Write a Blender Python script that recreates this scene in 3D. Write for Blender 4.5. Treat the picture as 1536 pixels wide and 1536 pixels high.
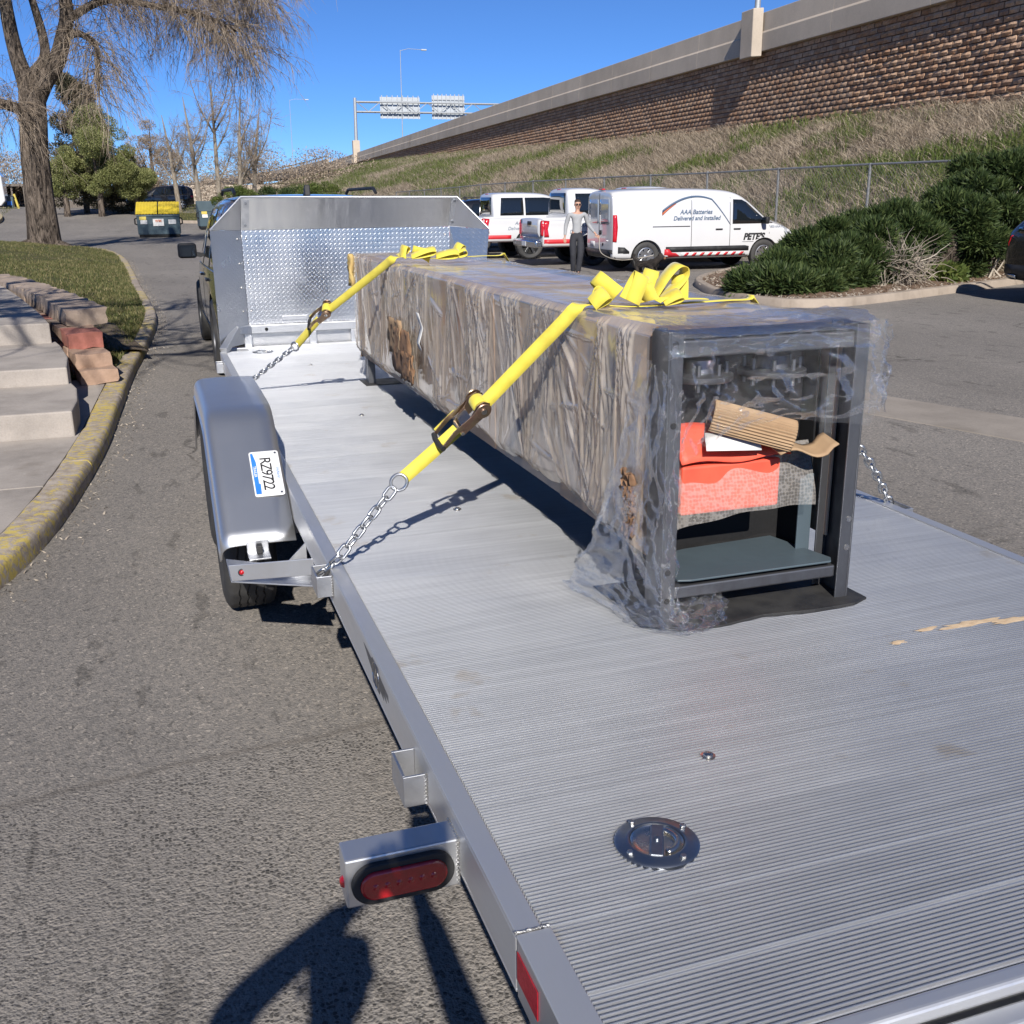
import bpy, bmesh, math, random
import numpy as np
from mathutils import Vector, Matrix
from mathutils.bvhtree import BVHTree
R = math.radians
random.seed(7); rng = np.random.default_rng(11)
for o in list(bpy.data.objects): bpy.data.objects.remove(o)
S = bpy.context.scene
COL = S.collection
# ------------------------------------------------------------------ camera
cd = bpy.data.cameras.new('camera'); cam = bpy.data.objects.new('camera', cd); COL.objects.link(cam)
RT = Vector((0.94615, -0.32357, -0.01021)); DN = Vector((-0.10379, -0.27334, -0.95630)); FW = Vector((0.30664, 0.90587, -0.29220))
m = Matrix.Identity(4)
for i in range(3):
    m[i][0] = RT[i]; m[i][1] = -DN[i]; m[i][2] = -FW[i]
CAMP = Vector((-0.4765, 0.0, 1.6899)); m.translation = CAMP
cam.matrix_world = m
cd.sensor_width = 36; cd.lens = 36.352; cd.clip_start = .05; cd.clip_end = 3000
S.camera = cam
# ------------------------------------------------------------------ sky, sun, exposure
SAZ, SEL = R(13.0), R(34)          # heading of the shadows (from +Y towards +X), sun elevation
w = bpy.data.worlds.new('World'); S.world = w; w.use_nodes = True
nt = w.node_tree; nt.nodes.clear()
sky = nt.nodes.new('ShaderNodeTexSky'); sky.sky_type = 'NISHITA'; sky.sun_disc = False
sky.sun_elevation = SEL; sky.sun_rotation = SAZ + math.pi
sky.altitude = 8000; sky.air_density = 1.5; sky.dust_density = .0; sky.ozone_density = 10
bg = nt.nodes.new('ShaderNodeBackground'); bg.inputs[1].default_value = .092
ow = nt.nodes.new('ShaderNodeOutputWorld')
nt.links.new(sky.outputs[0], bg.inputs[0]); nt.links.new(bg.outputs[0], ow.inputs[0])
sl = bpy.data.lights.new('sun', 'SUN'); sl.energy = 4.9; sl.angle = R(.53); sl.color = (1, .95, .87)
so = bpy.data.objects.new('sun', sl); COL.objects.link(so)
LD = Vector((math.sin(SAZ)*math.cos(SEL), math.cos(SAZ)*math.cos(SEL), -math.sin(SEL)))
so.rotation_euler = LD.to_track_quat('-Z', 'Y').to_euler(); so.location = (-6, -30, 22)
S.view_settings.view_transform = 'Standard'; S.view_settings.look = 'None'
S.view_settings.exposure = 0.36; S.view_settings.gamma = 1
S.cycles.max_bounces = 8; S.cycles.transparent_max_bounces = 16; S.cycles.caustics_reflective = False; S.cycles.caustics_refractive = False

# ------------------------------------------------------------------ material helpers
def new_mat(name):
    M = bpy.data.materials.new(name); M.use_nodes = True
    n = M.node_tree; b = n.nodes['Principled BSDF']
    return M, n, b
def N(n, t, **k):
    q = n.nodes.new(t)
    for a, v in k.items():
        if a == 'ins':
            for i, x in v.items(): q.inputs[i].default_value = x
        else: setattr(q, a, v)
    return q
def ramp(n, src, stops):
    r = n.nodes.new('ShaderNodeValToRGB'); e = r.color_ramp.elements
    while len(e) < len(stops): e.new(.5)
    for x, (p, c) in zip(e, stops):
        x.position = p; x.color = (*c, 1) if len(c) == 3 else c
    if src is not None: n.links.new(src, r.inputs[0])
    return r
def mixc(n, f, a, b, typ='MIX'):
    q = n.nodes.new('ShaderNodeMix'); q.data_type = 'RGBA'; q.blend_type = typ
    for s, i in ((f, 0), (a, 6), (b, 7)):
        if hasattr(s, 'is_linked') or hasattr(s, 'links'): n.links.new(s, q.inputs[i])
        elif i == 0: q.inputs[0].default_value = s
        else: q.inputs[i].default_value = (*s, 1)
    return q.outputs[2]
def mth(n, op, a, b=None, c=None):
    q = n.nodes.new('ShaderNodeMath'); q.operation = op
    for i, s in enumerate((a, b, c)):
        if s is None: continue
        if hasattr(s, 'links'): n.links.new(s, q.inputs[i])
        else: q.inputs[i].default_value = s
    return q.outputs[0]
def coords(n, scale=(1, 1, 1), rnd=False, kind='Object', rot=(0, 0, 0)):
    tc = n.nodes.new('ShaderNodeTexCoord'); mp = n.nodes.new('ShaderNodeMapping')
    mp.inputs['Scale'].default_value = scale; mp.inputs['Rotation'].default_value = rot
    n.links.new(tc.outputs[kind], mp.inputs['Vector'])
    if rnd:
        oi = n.nodes.new('ShaderNodeObjectInfo')
        cb = n.nodes.new('ShaderNodeCombineXYZ')
        n.links.new(mth(n, 'MULTIPLY', oi.outputs['Random'], 37.), cb.inputs[0]); n.links.new(mth(n, 'MULTIPLY', oi.outputs['Random'], 91.), cb.inputs[1])
        n.links.new(cb.outputs[0], mp.inputs['Location'])
    return mp.outputs[0]
def noise(n, vec, scale, detail=4, rough=.55, dist=0):
    q = n.nodes.new('ShaderNodeTexNoise'); q.inputs['Scale'].default_value = scale; q.inputs['Detail'].default_value = detail
    q.inputs['Roughness'].default_value = rough; q.inputs['Distortion'].default_value = dist
    n.links.new(vec, q.inputs['Vector']); return q.outputs['Fac']
def voro(n, vec, scale, feature='F1', out='Distance', rnd=1):
    q = n.nodes.new('ShaderNodeTexVoronoi'); q.feature = feature; q.inputs['Scale'].default_value = scale
    q.inputs['Randomness'].default_value = rnd
    n.links.new(vec, q.inputs['Vector']); return q.outputs[out]
def bump(n, b, h, strength, dist=.01, chain=None):
    q = n.nodes.new('ShaderNodeBump'); q.inputs['Strength'].default_value = strength; q.inputs['Distance'].default_value = dist
    n.links.new(h, q.inputs['Height'])
    if chain is not None: n.links.new(chain, q.inputs['Normal'])
    if b is not None: n.links.new(q.outputs[0], b.inputs['Normal'])
    return q.outputs[0]
def setp(b, **k):
    for a, v in k.items(): b.inputs[a.replace('_', ' ')].default_value = v
def simple(name, c1, c2=None, scale=6, rough=.5, metal=0, r2=None, bmp=0, bscale=None, bdist=.005, stretch=(1, 1, 1), coat=0, rnd=True, detail=5, lo=.35, hi=.65, spec=None):
    """one colour wandering to a second one, roughness and relief wandering with it"""
    M, n, b = new_mat(name)
    v = coords(n, stretch, rnd)
    f = noise(n, v, scale, detail)
    c2 = c2 or tuple(x*.8 for x in c1)
    r = ramp(n, f, [(lo, c1), (hi, c2)]); n.links.new(r.outputs[0], b.inputs['Base Color'])
    rr = ramp(n, f, [(lo, (rough,)*3), (hi, ((r2 if r2 is not None else min(1, rough*1.25)),)*3)]); n.links.new(rr.outputs[0], b.inputs['Roughness'])
    setp(b, Metallic=metal, Coat_Weight=coat, Coat_Roughness=.06)
    if spec is not None: b.inputs['Specular IOR Level'].default_value = spec
    if bmp: bump(n, b, noise(n, v, bscale or scale*3, 5), bmp, bdist)
    return M
MAT = {}
# ---- metals
MAT['alu'] = simple('aluminium', (.70, .705, .72), (.60, .61, .63), 9, .34, .86, .48, .08, 60, .002, (1, .25, 1))
MAT['alu_rail'] = simple('aluminium_rail', (.72, .72, .73), (.62, .63, .64), 9, .42, .80, .55, .1, 70, .002, (1, .25, 1))
MAT['alu_dull'] = simple('aluminium_dull', (.60, .61, .63), (.47, .48, .51), 14, .42, 1, .58, .15, 90, .002)
MAT['fender'] = simple('fender_sheet', (.68, .69, .70), (.62, .63, .65), 2, .32, .90, .40, .03, 140, .001)
MAT['weld'] = simple('weld_bead', (.62, .62, .63), (.45, .44, .42), 40, .45, 1, .6, .6, 120, .004)
MAT['steel'] = simple('mill_steel', (.20, .205, .22), (.115, .115, .125), 11, .36, .85, .55, .06, 50, .002, (1, 1, .4))
MAT['galv'] = simple('galvanised_link', (.62, .63, .64), (.42, .43, .45), 60, .30, 1, .45, .1, 200, .001)
MAT['zinc'] = simple('yellow_zinc', (.50, .38, .24), (.36, .22, .17), 30, .34, 1, .5, .15, 80, .002)
MAT['ring_steel'] = simple('plated_ring', (.42, .44, .47), (.32, .34, .37), 30, .32, 1, .4)
MAT['bright'] = simple('bright_plate', (.72, .70, .66), (.58, .55, .50), 30, .22, 1, .35)
def deck_mat():
    M, n, b = new_mat('deck_extrusion')
    v = coords(n, (1, 1, 1), True)
    st = noise(n, coords(n, (.6, 22, 1), True), 3, 6, .6)       # drawn along the ribs
    bl = noise(n, v, 2.4, 5)
    c = ramp(n, st, [(.3, (.67, .68, .70)), (.7, (.57, .58, .60))])
    tan = ramp(n, noise(n, v, 5.5, 4), [(.66, (0, 0, 0)), (.74, (1, 1, 1))])
    c2 = mixc(n, mth(n, 'MULTIPLY', tan.outputs[0], .35), c.outputs[0], (.46, .38, .28))
    n.links.new(c2, b.inputs['Base Color'])
    rr = ramp(n, bl, [(.3, (.38,)*3), (.7, (.46,)*3)]); n.links.new(rr.outputs[0], b.inputs['Roughness'])
    setp(b, Metallic=.86)
    bump(n, b, st, .05, .002)
    return M
MAT['deck'] = deck_mat()
def tread_plate(name, base, axes, pitch=.025, rough=.24):
    """diamond tread: raised lozenges turning by 90 degrees from cell to cell; axes = which object axes span the sheet"""
    M, n, b = new_mat(name)
    tc = N(n, 'ShaderNodeTexCoord'); sp = N(n, 'ShaderNodeSeparateXYZ'); n.links.new(tc.outputs['Object'], sp.inputs[0])
    p = sp.outputs[axes[0]]; q = sp.outputs[axes[1]]
    k = .7071/pitch
    u = mth(n, 'MULTIPLY', mth(n, 'ADD', p, q), k); w_ = mth(n, 'MULTIPLY', mth(n, 'SUBTRACT', p, q), k)
    u = mth(n, 'ADD', u, 500.); w_ = mth(n, 'ADD', w_, 500.)
    fu = mth(n, 'SUBTRACT', mth(n, 'FRACT', u), .5); fv = mth(n, 'SUBTRACT', mth(n, 'FRACT', w_), .5)
    par = mth(n, 'MODULO', mth(n, 'ADD', mth(n, 'FLOOR', u), mth(n, 'FLOOR', w_)), 2.)
    mu = mth(n, 'ADD', mth(n, 'MULTIPLY', fu, mth(n, 'SUBTRACT', 1., par)), mth(n, 'MULTIPLY', fv, par))
    mv = mth(n, 'ADD', mth(n, 'MULTIPLY', fv, mth(n, 'SUBTRACT', 1., par)), mth(n, 'MULTIPLY', fu, par))
    e = mth(n, 'ADD', mth(n, 'POWER', mth(n, 'DIVIDE', mu, .46), 2.), mth(n, 'POWER', mth(n, 'DIVIDE', mv, .15), 2.))
    h = mth(n, 'MAXIMUM', mth(n, 'SUBTRACT', 1., e), 0.)
    h = mth(n, 'POWER', h, .5)
    v = coords(n, (1, 1, 1), True)
    f = noise(n, v, 3, 5)
    cr = ramp(n, f, [(.3, base), (.7, tuple(x*.88 for x in base))]); n.links.new(cr.outputs[0], b.inputs['Base Color'])
    rr = ramp(n, f, [(.3, (rough,)*3), (.7, (rough*1.6,)*3)]); n.links.new(rr.outputs[0], b.inputs['Roughness'])
    setp(b, Metallic=1)
    bump(n, b, h, .3, .003)
    return M
MAT['tread_xz'] = tread_plate('tread_plate', (.70, .71, .73), (0, 2))
MAT['tread_yz'] = tread_plate('tread_plate_wing', (.70, .71, .73), (1, 2))
MAT['guard'] = simple('guard_sheet', (.70, .70, .70), (.62, .62, .63), 2.5, .34, 1, .46, .05, 90, .001, (5, 1, 1))
# ---- rubber, paint, plastics
MAT['tyre'] = simple('tyre_rubber', (.028, .028, .030), (.055, .053, .050), 9, .62, 0, .85, .2, 90, .003)
MAT['rubber'] = simple('black_rubber', (.018, .018, .020), (.035, .034, .034), 12, .6, 0, .8, .3, 60, .004)
MAT['black'] = simple('black_plastic', (.015, .015, .017), (.028, .028, .03), 8, .42, 0, .6, spec=.35)
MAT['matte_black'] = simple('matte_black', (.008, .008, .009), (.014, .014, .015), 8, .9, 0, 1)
MAT['red_lens'] = simple('red_lens', (.55, .012, .02), (.42, .008, .014), 30, .12, 0, .2, .25, 160, .004, coat=.6)
MAT['red_tape'] = simple('red_reflector', (.42, .015, .03), (.30, .01, .02), 120, .3, 0, .4, .3, 300, .002)
MAT['red_paint'] = simple('red_vinyl', (.55, .02, .03), (.50, .015, .025), 5, .4)
MAT['white_vinyl'] = simple('white_vinyl', (.72, .72, .72), (.66, .66, .66), 6, .4)
MAT['paper'] = simple('white_paper', (.72, .71, .69), (.62, .61, .59), 12, .7)
MAT['navy'] = simple('navy_ink', (.02, .06, .18), (.025, .07, .20), 5, .45)
MAT['slate_ink'] = simple('slate_ink', (.06, .10, .17), (.07, .12, .19), 5, .5)
MAT['ink'] = simple('black_ink', (.012, .012, .015), (.02, .02, .022), 5, .5)
MAT['orange_ink'] = simple('orange_ink', (.55, .14, .05), (.48, .11, .04), 5, .5)
MAT['blue_ink'] = simple('blue_ink', (.02, .16, .62), (.03, .20, .66), 5, .5)
MAT['emblem'] = simple('emblem_grey', (.085, .09, .10), (.12, .125, .14), 30, .4, .3)
def carpaint(name, c, c2=None, rough=.28):
    return simple(name, c, c2 or tuple(x*.94 for x in c), 1.2, rough, 0, rough*1.3, coat=1.0, detail=3)
MAT['white_paint'] = carpaint('white_car_paint', (.62, .62, .63))
MAT['navy_paint'] = carpaint('midnight_car_paint', (.012, .016, .026), (.010, .013, .02), .2)
MAT['black_paint'] = carpaint('black_car_paint', (.010, .010, .012), None, .2)
MAT['brown_paint'] = carpaint('dark_bronze_car_paint', (.030, .024, .020), None, .22)
MAT['chrome'] = simple('chrome_trim', (.62, .63, .65), (.52, .53, .55), 8, .16, 1, .26)
MAT['rim'] = simple('alloy_rim', (.52, .53, .55), (.42, .43, .45), 8, .25, .9, .35)
MAT['rim_dark'] = simple('dark_rim', (.13, .135, .14), (.09, .09, .10), 8, .3, .8, .4)
MAT['pit'] = simple('wheel_well', (.012, .012, .013), (.02, .02, .02), 8, .9)
def glass_mat(name, tint=(.010, .013, .016), rough=.03):
    M, n, b = new_mat(name); setp(b, Base_Color=(*tint, 1), Roughness=rough, Coat_Weight=1, Coat_Roughness=.02); b.inputs['Specular IOR Level'].default_value = .6
    v = coords(n, (1, 1, 1), True); bump(n, b, noise(n, v, 1.6, 2), .02, .02)
    return M
MAT['glass'] = glass_mat('tinted_glass')
MAT['glass_grey'] = glass_mat('rear_glass_panel', (.30, .34, .40), .12)
MAT['headlamp'] = glass_mat('headlamp_lens', (.35, .36, .38), .08)
# ---- straps
def web_mat():
    M, n, b = new_mat('yellow_webbing')
    v = coords(n, (1, 1, 1), True)
    f = noise(n, v, 14, 4)
    r = ramp(n, f, [(.3, (.74, .63, .075)), (.7, (.64, .53, .05))])
    dt = ramp(n, noise(n, v, 5, 7, .7), [(.52, (1, 1, 1)), (.75, (.62, .56, .50))]); n.links.new(mixc(n, .8, r.outputs[0], dt.outputs[0], 'MULTIPLY'), b.inputs['Base Color'])
    setp(b, Roughness=.68, Sheen_Weight=.25)
    wv = N(n, 'ShaderNodeTexWave', ins={'Scale': 160., 'Distortion': 1.5}); n.links.new(v, wv.inputs['Vector'])
    bump(n, b, wv.outputs['Fac'], .25, .0015)
    return M
MAT['web'] = web_mat()
# ---- carton, film
def film_mat(name, haze, gloss=.06, tint=(.86, .87, .88)):
    """thin clear sheet: mostly see-through, mirror-like at creases, milky where it bunches"""
    M = bpy.data.materials.new(name); M.use_nodes = True; n = M.node_tree; n.nodes.clear()
    o = N(n, 'ShaderNodeOutputMaterial'); tr = N(n, 'ShaderNodeBsdfTransparent'); tr.inputs[0].default_value = (.96, .965, .97, 1)
    gl = N(n, 'ShaderNodeBsdfGlossy'); gl.inputs['Roughness'].default_value = gloss; gl.inputs[0].default_value = (1, .97, .93, 1)
    df = N(n, 'ShaderNodeBsdfDiffuse'); df.inputs[0].default_value = (*tint, 1)
    tl = N(n, 'ShaderNodeBsdfTranslucent'); tl.inputs[0].default_value = (*tint, 1)
    v = coords(n, (1, 1, 1))
    hh = noise(n, v, 26, 7, .62, 1.4); h2 = noise(n, v, 80, 5, .6, 2)
    a = bump(n, None, hh, .6, .02); bb = bump(n, None, h2, .4, .008, a)
    n.links.new(bb, gl.inputs['Normal']); n.links.new(a, df.inputs['Normal'])
    lw = N(n, 'ShaderNodeFresnel', ins={'IOR': 1.45})
    fr = mth(n, 'MINIMUM', mth(n, 'MULTIPLY', lw.outputs[0], .6), .45)
    d2 = N(n, 'ShaderNodeMixShader'); d2.inputs[0].default_value = .4; n.links.new(df.outputs[0], d2.inputs[1]); n.links.new(tl.outputs[0], d2.inputs[2])
    m1 = N(n, 'ShaderNodeMixShader'); rz = ramp(n, hh, [(.42, (haze*.35,)*3), (.75, (min(1, haze*2.4),)*3)])
    n.links.new(rz.outputs[0], m1.inputs[0]); n.links.new(tr.outputs[0], m1.inputs[1]); n.links.new(d2.outputs[0], m1.inputs[2])
    m2 = N(n, 'ShaderNodeMixShader'); n.links.new(fr, m2.inputs[0]); n.links.new(m1.outputs[0], m2.inputs[1]); n.links.new(gl.outputs[0], m2.inputs[2])
    n.links.new(m2.outputs[0], o.inputs[0])
    return M
MAT['film'] = film_mat('clear_film', .03)
MAT['film_bunch'] = film_mat('bunched_film', .035, .07)
def bubble_mat():
    M, n, b = new_mat('bubble_wrap')
    v = coords(n, (1, 1, 1)); d = voro(n, v, 105, rnd=.45)
    setp(b, Base_Color=(.80, .74, .68, 1), Roughness=.12, Transmission_Weight=0, Coat_Weight=.6)
    al = ramp(n, d, [(.15, (.13,)*3), (.42, (.17,)*3), (.62, (.27,)*3)]); n.links.new(al.outputs[0], b.inputs['Alpha'])
    bump(n, b, d, -.9, .01)
    return M
MAT['bubble'] = bubble_mat()
def stretch_film():
    """several turns of stretch film: see-through, greyish where layers pile up, glossy everywhere"""
    M = bpy.data.materials.new('stretch_film'); M.use_nodes = True; n = M.node_tree; n.nodes.clear()
    o = N(n, 'ShaderNodeOutputMaterial'); tr = N(n, 'ShaderNodeBsdfTransparent'); tr.inputs[0].default_value = (.97, .955, .94, 1)
    gl = N(n, 'ShaderNodeBsdfGlossy'); gl.inputs['Roughness'].default_value = .13; gl.inputs[0].default_value = (1, .97, .93, 1)
    df = N(n, 'ShaderNodeBsdfDiffuse'); df.inputs[0].default_value = (.80, .73, .65, 1)
    band = noise(n, coords(n, (1, 2.6, .5)), 1.7, 3, .55, .8); st_ = noise(n, coords(n, (1.5, 10, .9)), 1.0, 3, .5, 1.6)
    lay = ramp(n, mth(n, 'ADD', mth(n, 'MULTIPLY', band, .85), mth(n, 'MULTIPLY', st_, .15)), [(.36, (.16,)*3), (.50, (.27,)*3), (.62, (.44,)*3)])
    bb = bump(n, None, st_, .10, .02); n.links.new(bb, gl.inputs['Normal'])
    m1 = N(n, 'ShaderNodeMixShader'); n.links.new(lay.outputs[0], m1.inputs[0]); n.links.new(tr.outputs[0], m1.inputs[1]); n.links.new(df.outputs[0], m1.inputs[2])
    fr = N(n, 'ShaderNodeFresnel', ins={'IOR': 1.5}); m2 = N(n, 'ShaderNodeMixShader'); n.links.new(mth(n, 'MINIMUM', mth(n, 'MULTIPLY', fr.outputs[0], 1.15), .42), m2.inputs[0])
    n.links.new(m1.outputs[0], m2.inputs[1]); n.links.new(gl.outputs[0], m2.inputs[2]); n.links.new(m2.outputs[0], o.inputs[0])
    return M
MAT['wrap_film'] = stretch_film()
MAT['carton'] = simple('carton_board', (.74, .53, .355), (.56, .375, .24), 1.6, .8, 0, .9, .1, 30, .004, (1, 1, 1), detail=6)
MAT['carton_pale'] = simple('carton_board_pale', (.74, .59, .45), (.60, .46, .33), 2.2, .8, 0, .9, .1, 30, .004, detail=6)
MAT['cardboard'] = simple('cardboard', (.40, .27, .155), (.31, .20, .115), 7, .8, 0, .9, .15, 60, .003)
MAT['wet_card'] = simple('torn_cardboard', (.30, .17, .09), (.20, .11, .06), 16, .75, 0, .9, .5, 30, .01)
MAT['red_panel'] = simple('orange_red_foam', (.86, .115, .060), (.72, .085, .045), 10, .55, 0, .7, .1, 90, .002)
MAT['grey_paint'] = simple('slate_blue_paint', (.080, .108, .128), (.066, .090, .108), 6, .42, 0, .55, .05, 90, .002)
MAT['yellow_foam'] = simple('pale_yellow_foam', (.55, .42, .16), (.45, .30, .11), 14, .7)
# ---- stone, concrete, ground
def concrete(name, c, scale=3.0, dark=.72, fine=.35, spots=True):
    M, n, b = new_mat(name)
    v = coords(n, (1, 1, 1), False)
    a = noise(n, v, scale, 7, .62); f = noise(n, v, scale*40, 4, .6)
    st = noise(n, coords(n, (1, 1, .18)), scale*1.4, 5)
    r = ramp(n, a, [(.28, tuple(x*dark for x in c)), (.55, c), (.78, tuple(min(1, x*1.12) for x in c))])
    g = ramp(n, f, [(.25, (.72,)*3), (.6, (1,)*3)])
    c1 = mixc(n, fine, r.outputs[0], mixc(n, 1., r.outputs[0], g.outputs[0], 'MULTIPLY'))
    if spots:
        s = ramp(n, st, [(.58, (1,)*3), (.74, (.74, .72, .69))]); c1 = mixc(n, .8, c1, s.outputs[0], 'MULTIPLY')
    n.links.new(c1, b.inputs['Base Color']); setp(b, Roughness=.9); b.inputs['Specular IOR Level'].default_value = .25
    bump(n, b, f, .35, .004)
    return M
MAT['concrete'] = concrete('pale_concrete', (.385, .345, .31), 2.0, .66, .5)
MAT['gutter'] = concrete('gutter_concrete', (.30, .265, .23), 1.6)
MAT['parapet'] = concrete('parapet_concrete', (.56, .475, .385), .35, .8)
MAT['kerb_plain'] = concrete('kerb_concrete', (.36, .30, .245), 2.5)
def kerb_paint():
    M, n, b = new_mat('worn_yellow_kerb')
    v = coords(n, (1, 1, 1))
    base = ramp(n, noise(n, v, 16, 6, .65), [(.3, (.24, .195, .155)), (.65, (.44, .38, .32))])
    w1 = noise(n, coords(n, (1, 1.25, 1)), 17.0, 9, .78, .3)
    big = noise(n, v, 1.1, 3)
    mk = ramp(n, mth(n, 'ADD', w1, mth(n, 'MULTIPLY', big, .35)), [(.70, (0, 0, 0)), (.72, (1, 1, 1))])
    c = mixc(n, mth(n, 'MULTIPLY', mk.outputs[0], .92), base.outputs[0], (.53, .41, .105))
    n.links.new(c, b.inputs['Base Color']); setp(b, Roughness=.88); b.inputs['Specular IOR Level'].default_value = .25
    bump(n, b, noise(n, v, 60, 5, .7), .5, .008)
    return M
MAT['kerb'] = kerb_paint()
def asphalt():
    M, n, b = new_mat('aged_asphalt')
    v = coords(n, (1, 1, 1)); sp = N(n, 'ShaderNodeSeparateXYZ'); n.links.new(v, sp.inputs[0])
    big = noise(n, v, .35, 6, .6); mid = noise(n, v, 3.2, 5); fine = noise(n, v, 130, 3, .7)
    base = ramp(n, big, [(.25, (.222, .206, .189)), (.5, (.252, .234, .215)), (.75, (.282, .262, .241))])
    # grains: light chips and dark stones, larger on the coarse strip near the tail
    d1 = voro(n, v, 95, out='Color'); g1 = ramp(n, d1, [(.0, (.36,)*3), (.28, (.80,)*3), (.62, (1.02, 1, .98)), (.84, (1.25, 1.2, 1.14)), (1, (2.1, 2.0, 1.88))])
    c = mixc(n, .85, base.outputs[0], g1.outputs[0], 'MULTIPLY')
    ln = mth(n, 'SUBTRACT', mth(n, 'ADD', 3.095, mth(n, 'MULTIPLY', sp.outputs[0], .10)), sp.outputs[1])      # seam of two surfacings
    ln = mth(n, 'ADD', ln, mth(n, 'MULTIPLY', mth(n, 'SUBTRACT', mid, .5), .10))
    coarse = ramp(n, ln, [(.495, (0, 0, 0)), (.56, (1, 1, 1))])
    cm = N(n, 'ShaderNodeMapRange', ins={1: -.05, 2: .06, 3: 0., 4: 1.}); n.links.new(ln, cm.inputs[0])
    dv = noise(n, coords(n, (1, 1, 1)), 12, 2)
    v2 = N(n, 'ShaderNodeVectorMath', operation='ADD'); n.links.new(v, v2.inputs[0])
    nv = N(n, 'ShaderNodeTexNoise', ins={'Scale': 60., 'Detail': 2.}); n.links.new(v, nv.inputs['Vector'])
    sc = N(n, 'ShaderNodeVectorMath', operation='SCALE'); sc.inputs[3].default_value = .012; n.links.new(nv.outputs['Color'], sc.inputs[0]); n.links.new(sc.outputs[0], v2.inputs[1])
    q = N(n, 'ShaderNodeTexVoronoi', ins={'Scale': 84.}); n.links.new(v2.outputs[0], q.inputs['Vector'])
    spc = N(n, 'ShaderNodeSeparateColor'); n.links.new(q.outputs['Color'], spc.inputs[0])
    stone = mth(n, 'MULTIPLY', mth(n, 'LESS_THAN', q.outputs['Distance'], .46), mth(n, 'LESS_THAN', spc.outputs[0], .42))
    dens = ramp(n, noise(n, v, 2.1, 4), [(.30, (.25,)*3), (.60, (1,)*3)])
    sf = mth(n, 'MULTIPLY', mth(n, 'MULTIPLY', stone, cm.outputs[0]), dens.outputs[0])
    shade = mixc(n, spc.outputs[1], (.040, .038, .036), (.075, .070, .064))
    cc = mixc(n, mth(n, 'MULTIPLY', sf, .85), mixc(n, mth(n, 'MULTIPLY', cm.outputs[0], .5), c, (.258, .236, .213)), shade)
    seam = N(n, 'ShaderNodeMapRange', ins={1: .0, 2: .028, 3: 1., 4: 0.}); n.links.new(mth(n, 'ABSOLUTE', ln), seam.inputs[0])
    cc = mixc(n, mth(n, 'MULTIPLY', seam.outputs[0], .45), cc, (.115, .100, .086))
    # oil drips, scuffs, darker driven patches
    dr = ramp(n, noise(n, coords(n, (4.5, 1.6, 1), rot=(0, 0, R(12))), 1.3, 7, .62), [(.60, (1,)*3), (.64, (.62,)*3)])
    cc = mixc(n, .8, cc, dr.outputs[0], 'MULTIPLY')
    pt = ramp(n, noise(n, coords(n, (.5, .08, 1)), 1.0, 5), [(.40, (1,)*3), (.62, (.80, .80, .81))]); cc = mixc(n, .9, cc, pt.outputs[0], 'MULTIPLY')
    vw = N(n, 'ShaderNodeVectorMath', operation='ADD'); n.links.new(v, vw.inputs[0]); nw = N(n, 'ShaderNodeTexNoise', ins={'Scale': 1.7, 'Detail': 6.}); n.links.new(v, nw.inputs['Vector'])
    sw = N(n, 'ShaderNodeVectorMath', operation='SCALE'); sw.inputs[3].default_value = .9; n.links.new(nw.outputs['Color'], sw.inputs[0]); n.links.new(sw.outputs[0], vw.inputs[1])
    ck = voro(n, vw.outputs[0], .33, 'DISTANCE_TO_EDGE'); ckm = N(n, 'ShaderNodeMapRange', ins={1: .0015, 2: .006, 3: 1., 4: 0.}); n.links.new(ck, ckm.inputs[0])
    ckn = ramp(n, noise(n, v, .5, 3), [(.48, (0, 0, 0)), (.58, (1, 1, 1))]); cc = mixc(n, mth(n, 'MULTIPLY', mth(n, 'MULTIPLY', ckm.outputs[0], ckn.outputs[0]), .7), cc, (.06, .054, .048))
    n.links.new(cc, b.inputs['Base Color']); setp(b, Roughness=.9); b.inputs['Specular IOR Level'].default_value = .22
    h = mth(n, 'ADD', fine, mth(n, 'MULTIPLY', mth(n, 'SUBTRACT', .6, q.outputs['Distance']), mth(n, 'MULTIPLY', cm.outputs[0], .9)))
    h = mth(n, 'ADD', h, mth(n, 'MULTIPLY', voro(n, v, 150), .6))
    bump(n, b, h, .55, .009)
    return M
MAT['asphalt'] = asphalt()
def turf(name, a, c_, d, scale=2.2):
    M, n, b = new_mat(name); v = coords(n, (1, 1, 1))
    f = noise(n, v, scale, 7, .66); g = noise(n, v, 46, 5, .7)
    r = ramp(n, f, [(.34, a), (.52, c_), (.68, d)]); k = ramp(n, g, [(.25, (.45,)*3), (.7, (1.15,)*3)])
    n.links.new(mixc(n, .9, r.outputs[0], k.outputs[0], 'MULTIPLY'), b.inputs['Base Color']); setp(b, Roughness=.95); b.inputs['Specular IOR Level'].default_value = .15
    bump(n, b, g, .9, .04)
    return M
MAT['lawn'] = turf('lawn_soil', (.075, .088, .030), (.115, .115, .045), (.24, .195, .10))
MAT['bank'] = turf('bank_soil', (.21, .175, .125), (.26, .215, .155), (.115, .12, .05), .6)
MAT['mulch'] = turf('mulch', (.20, .125, .085), (.29, .20, .14), (.13, .08, .055), 9)
MAT['dirt'] = turf('bare_soil', (.19, .15, .11), (.24, .19, .14), (.15, .12, .09), 6)
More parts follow.
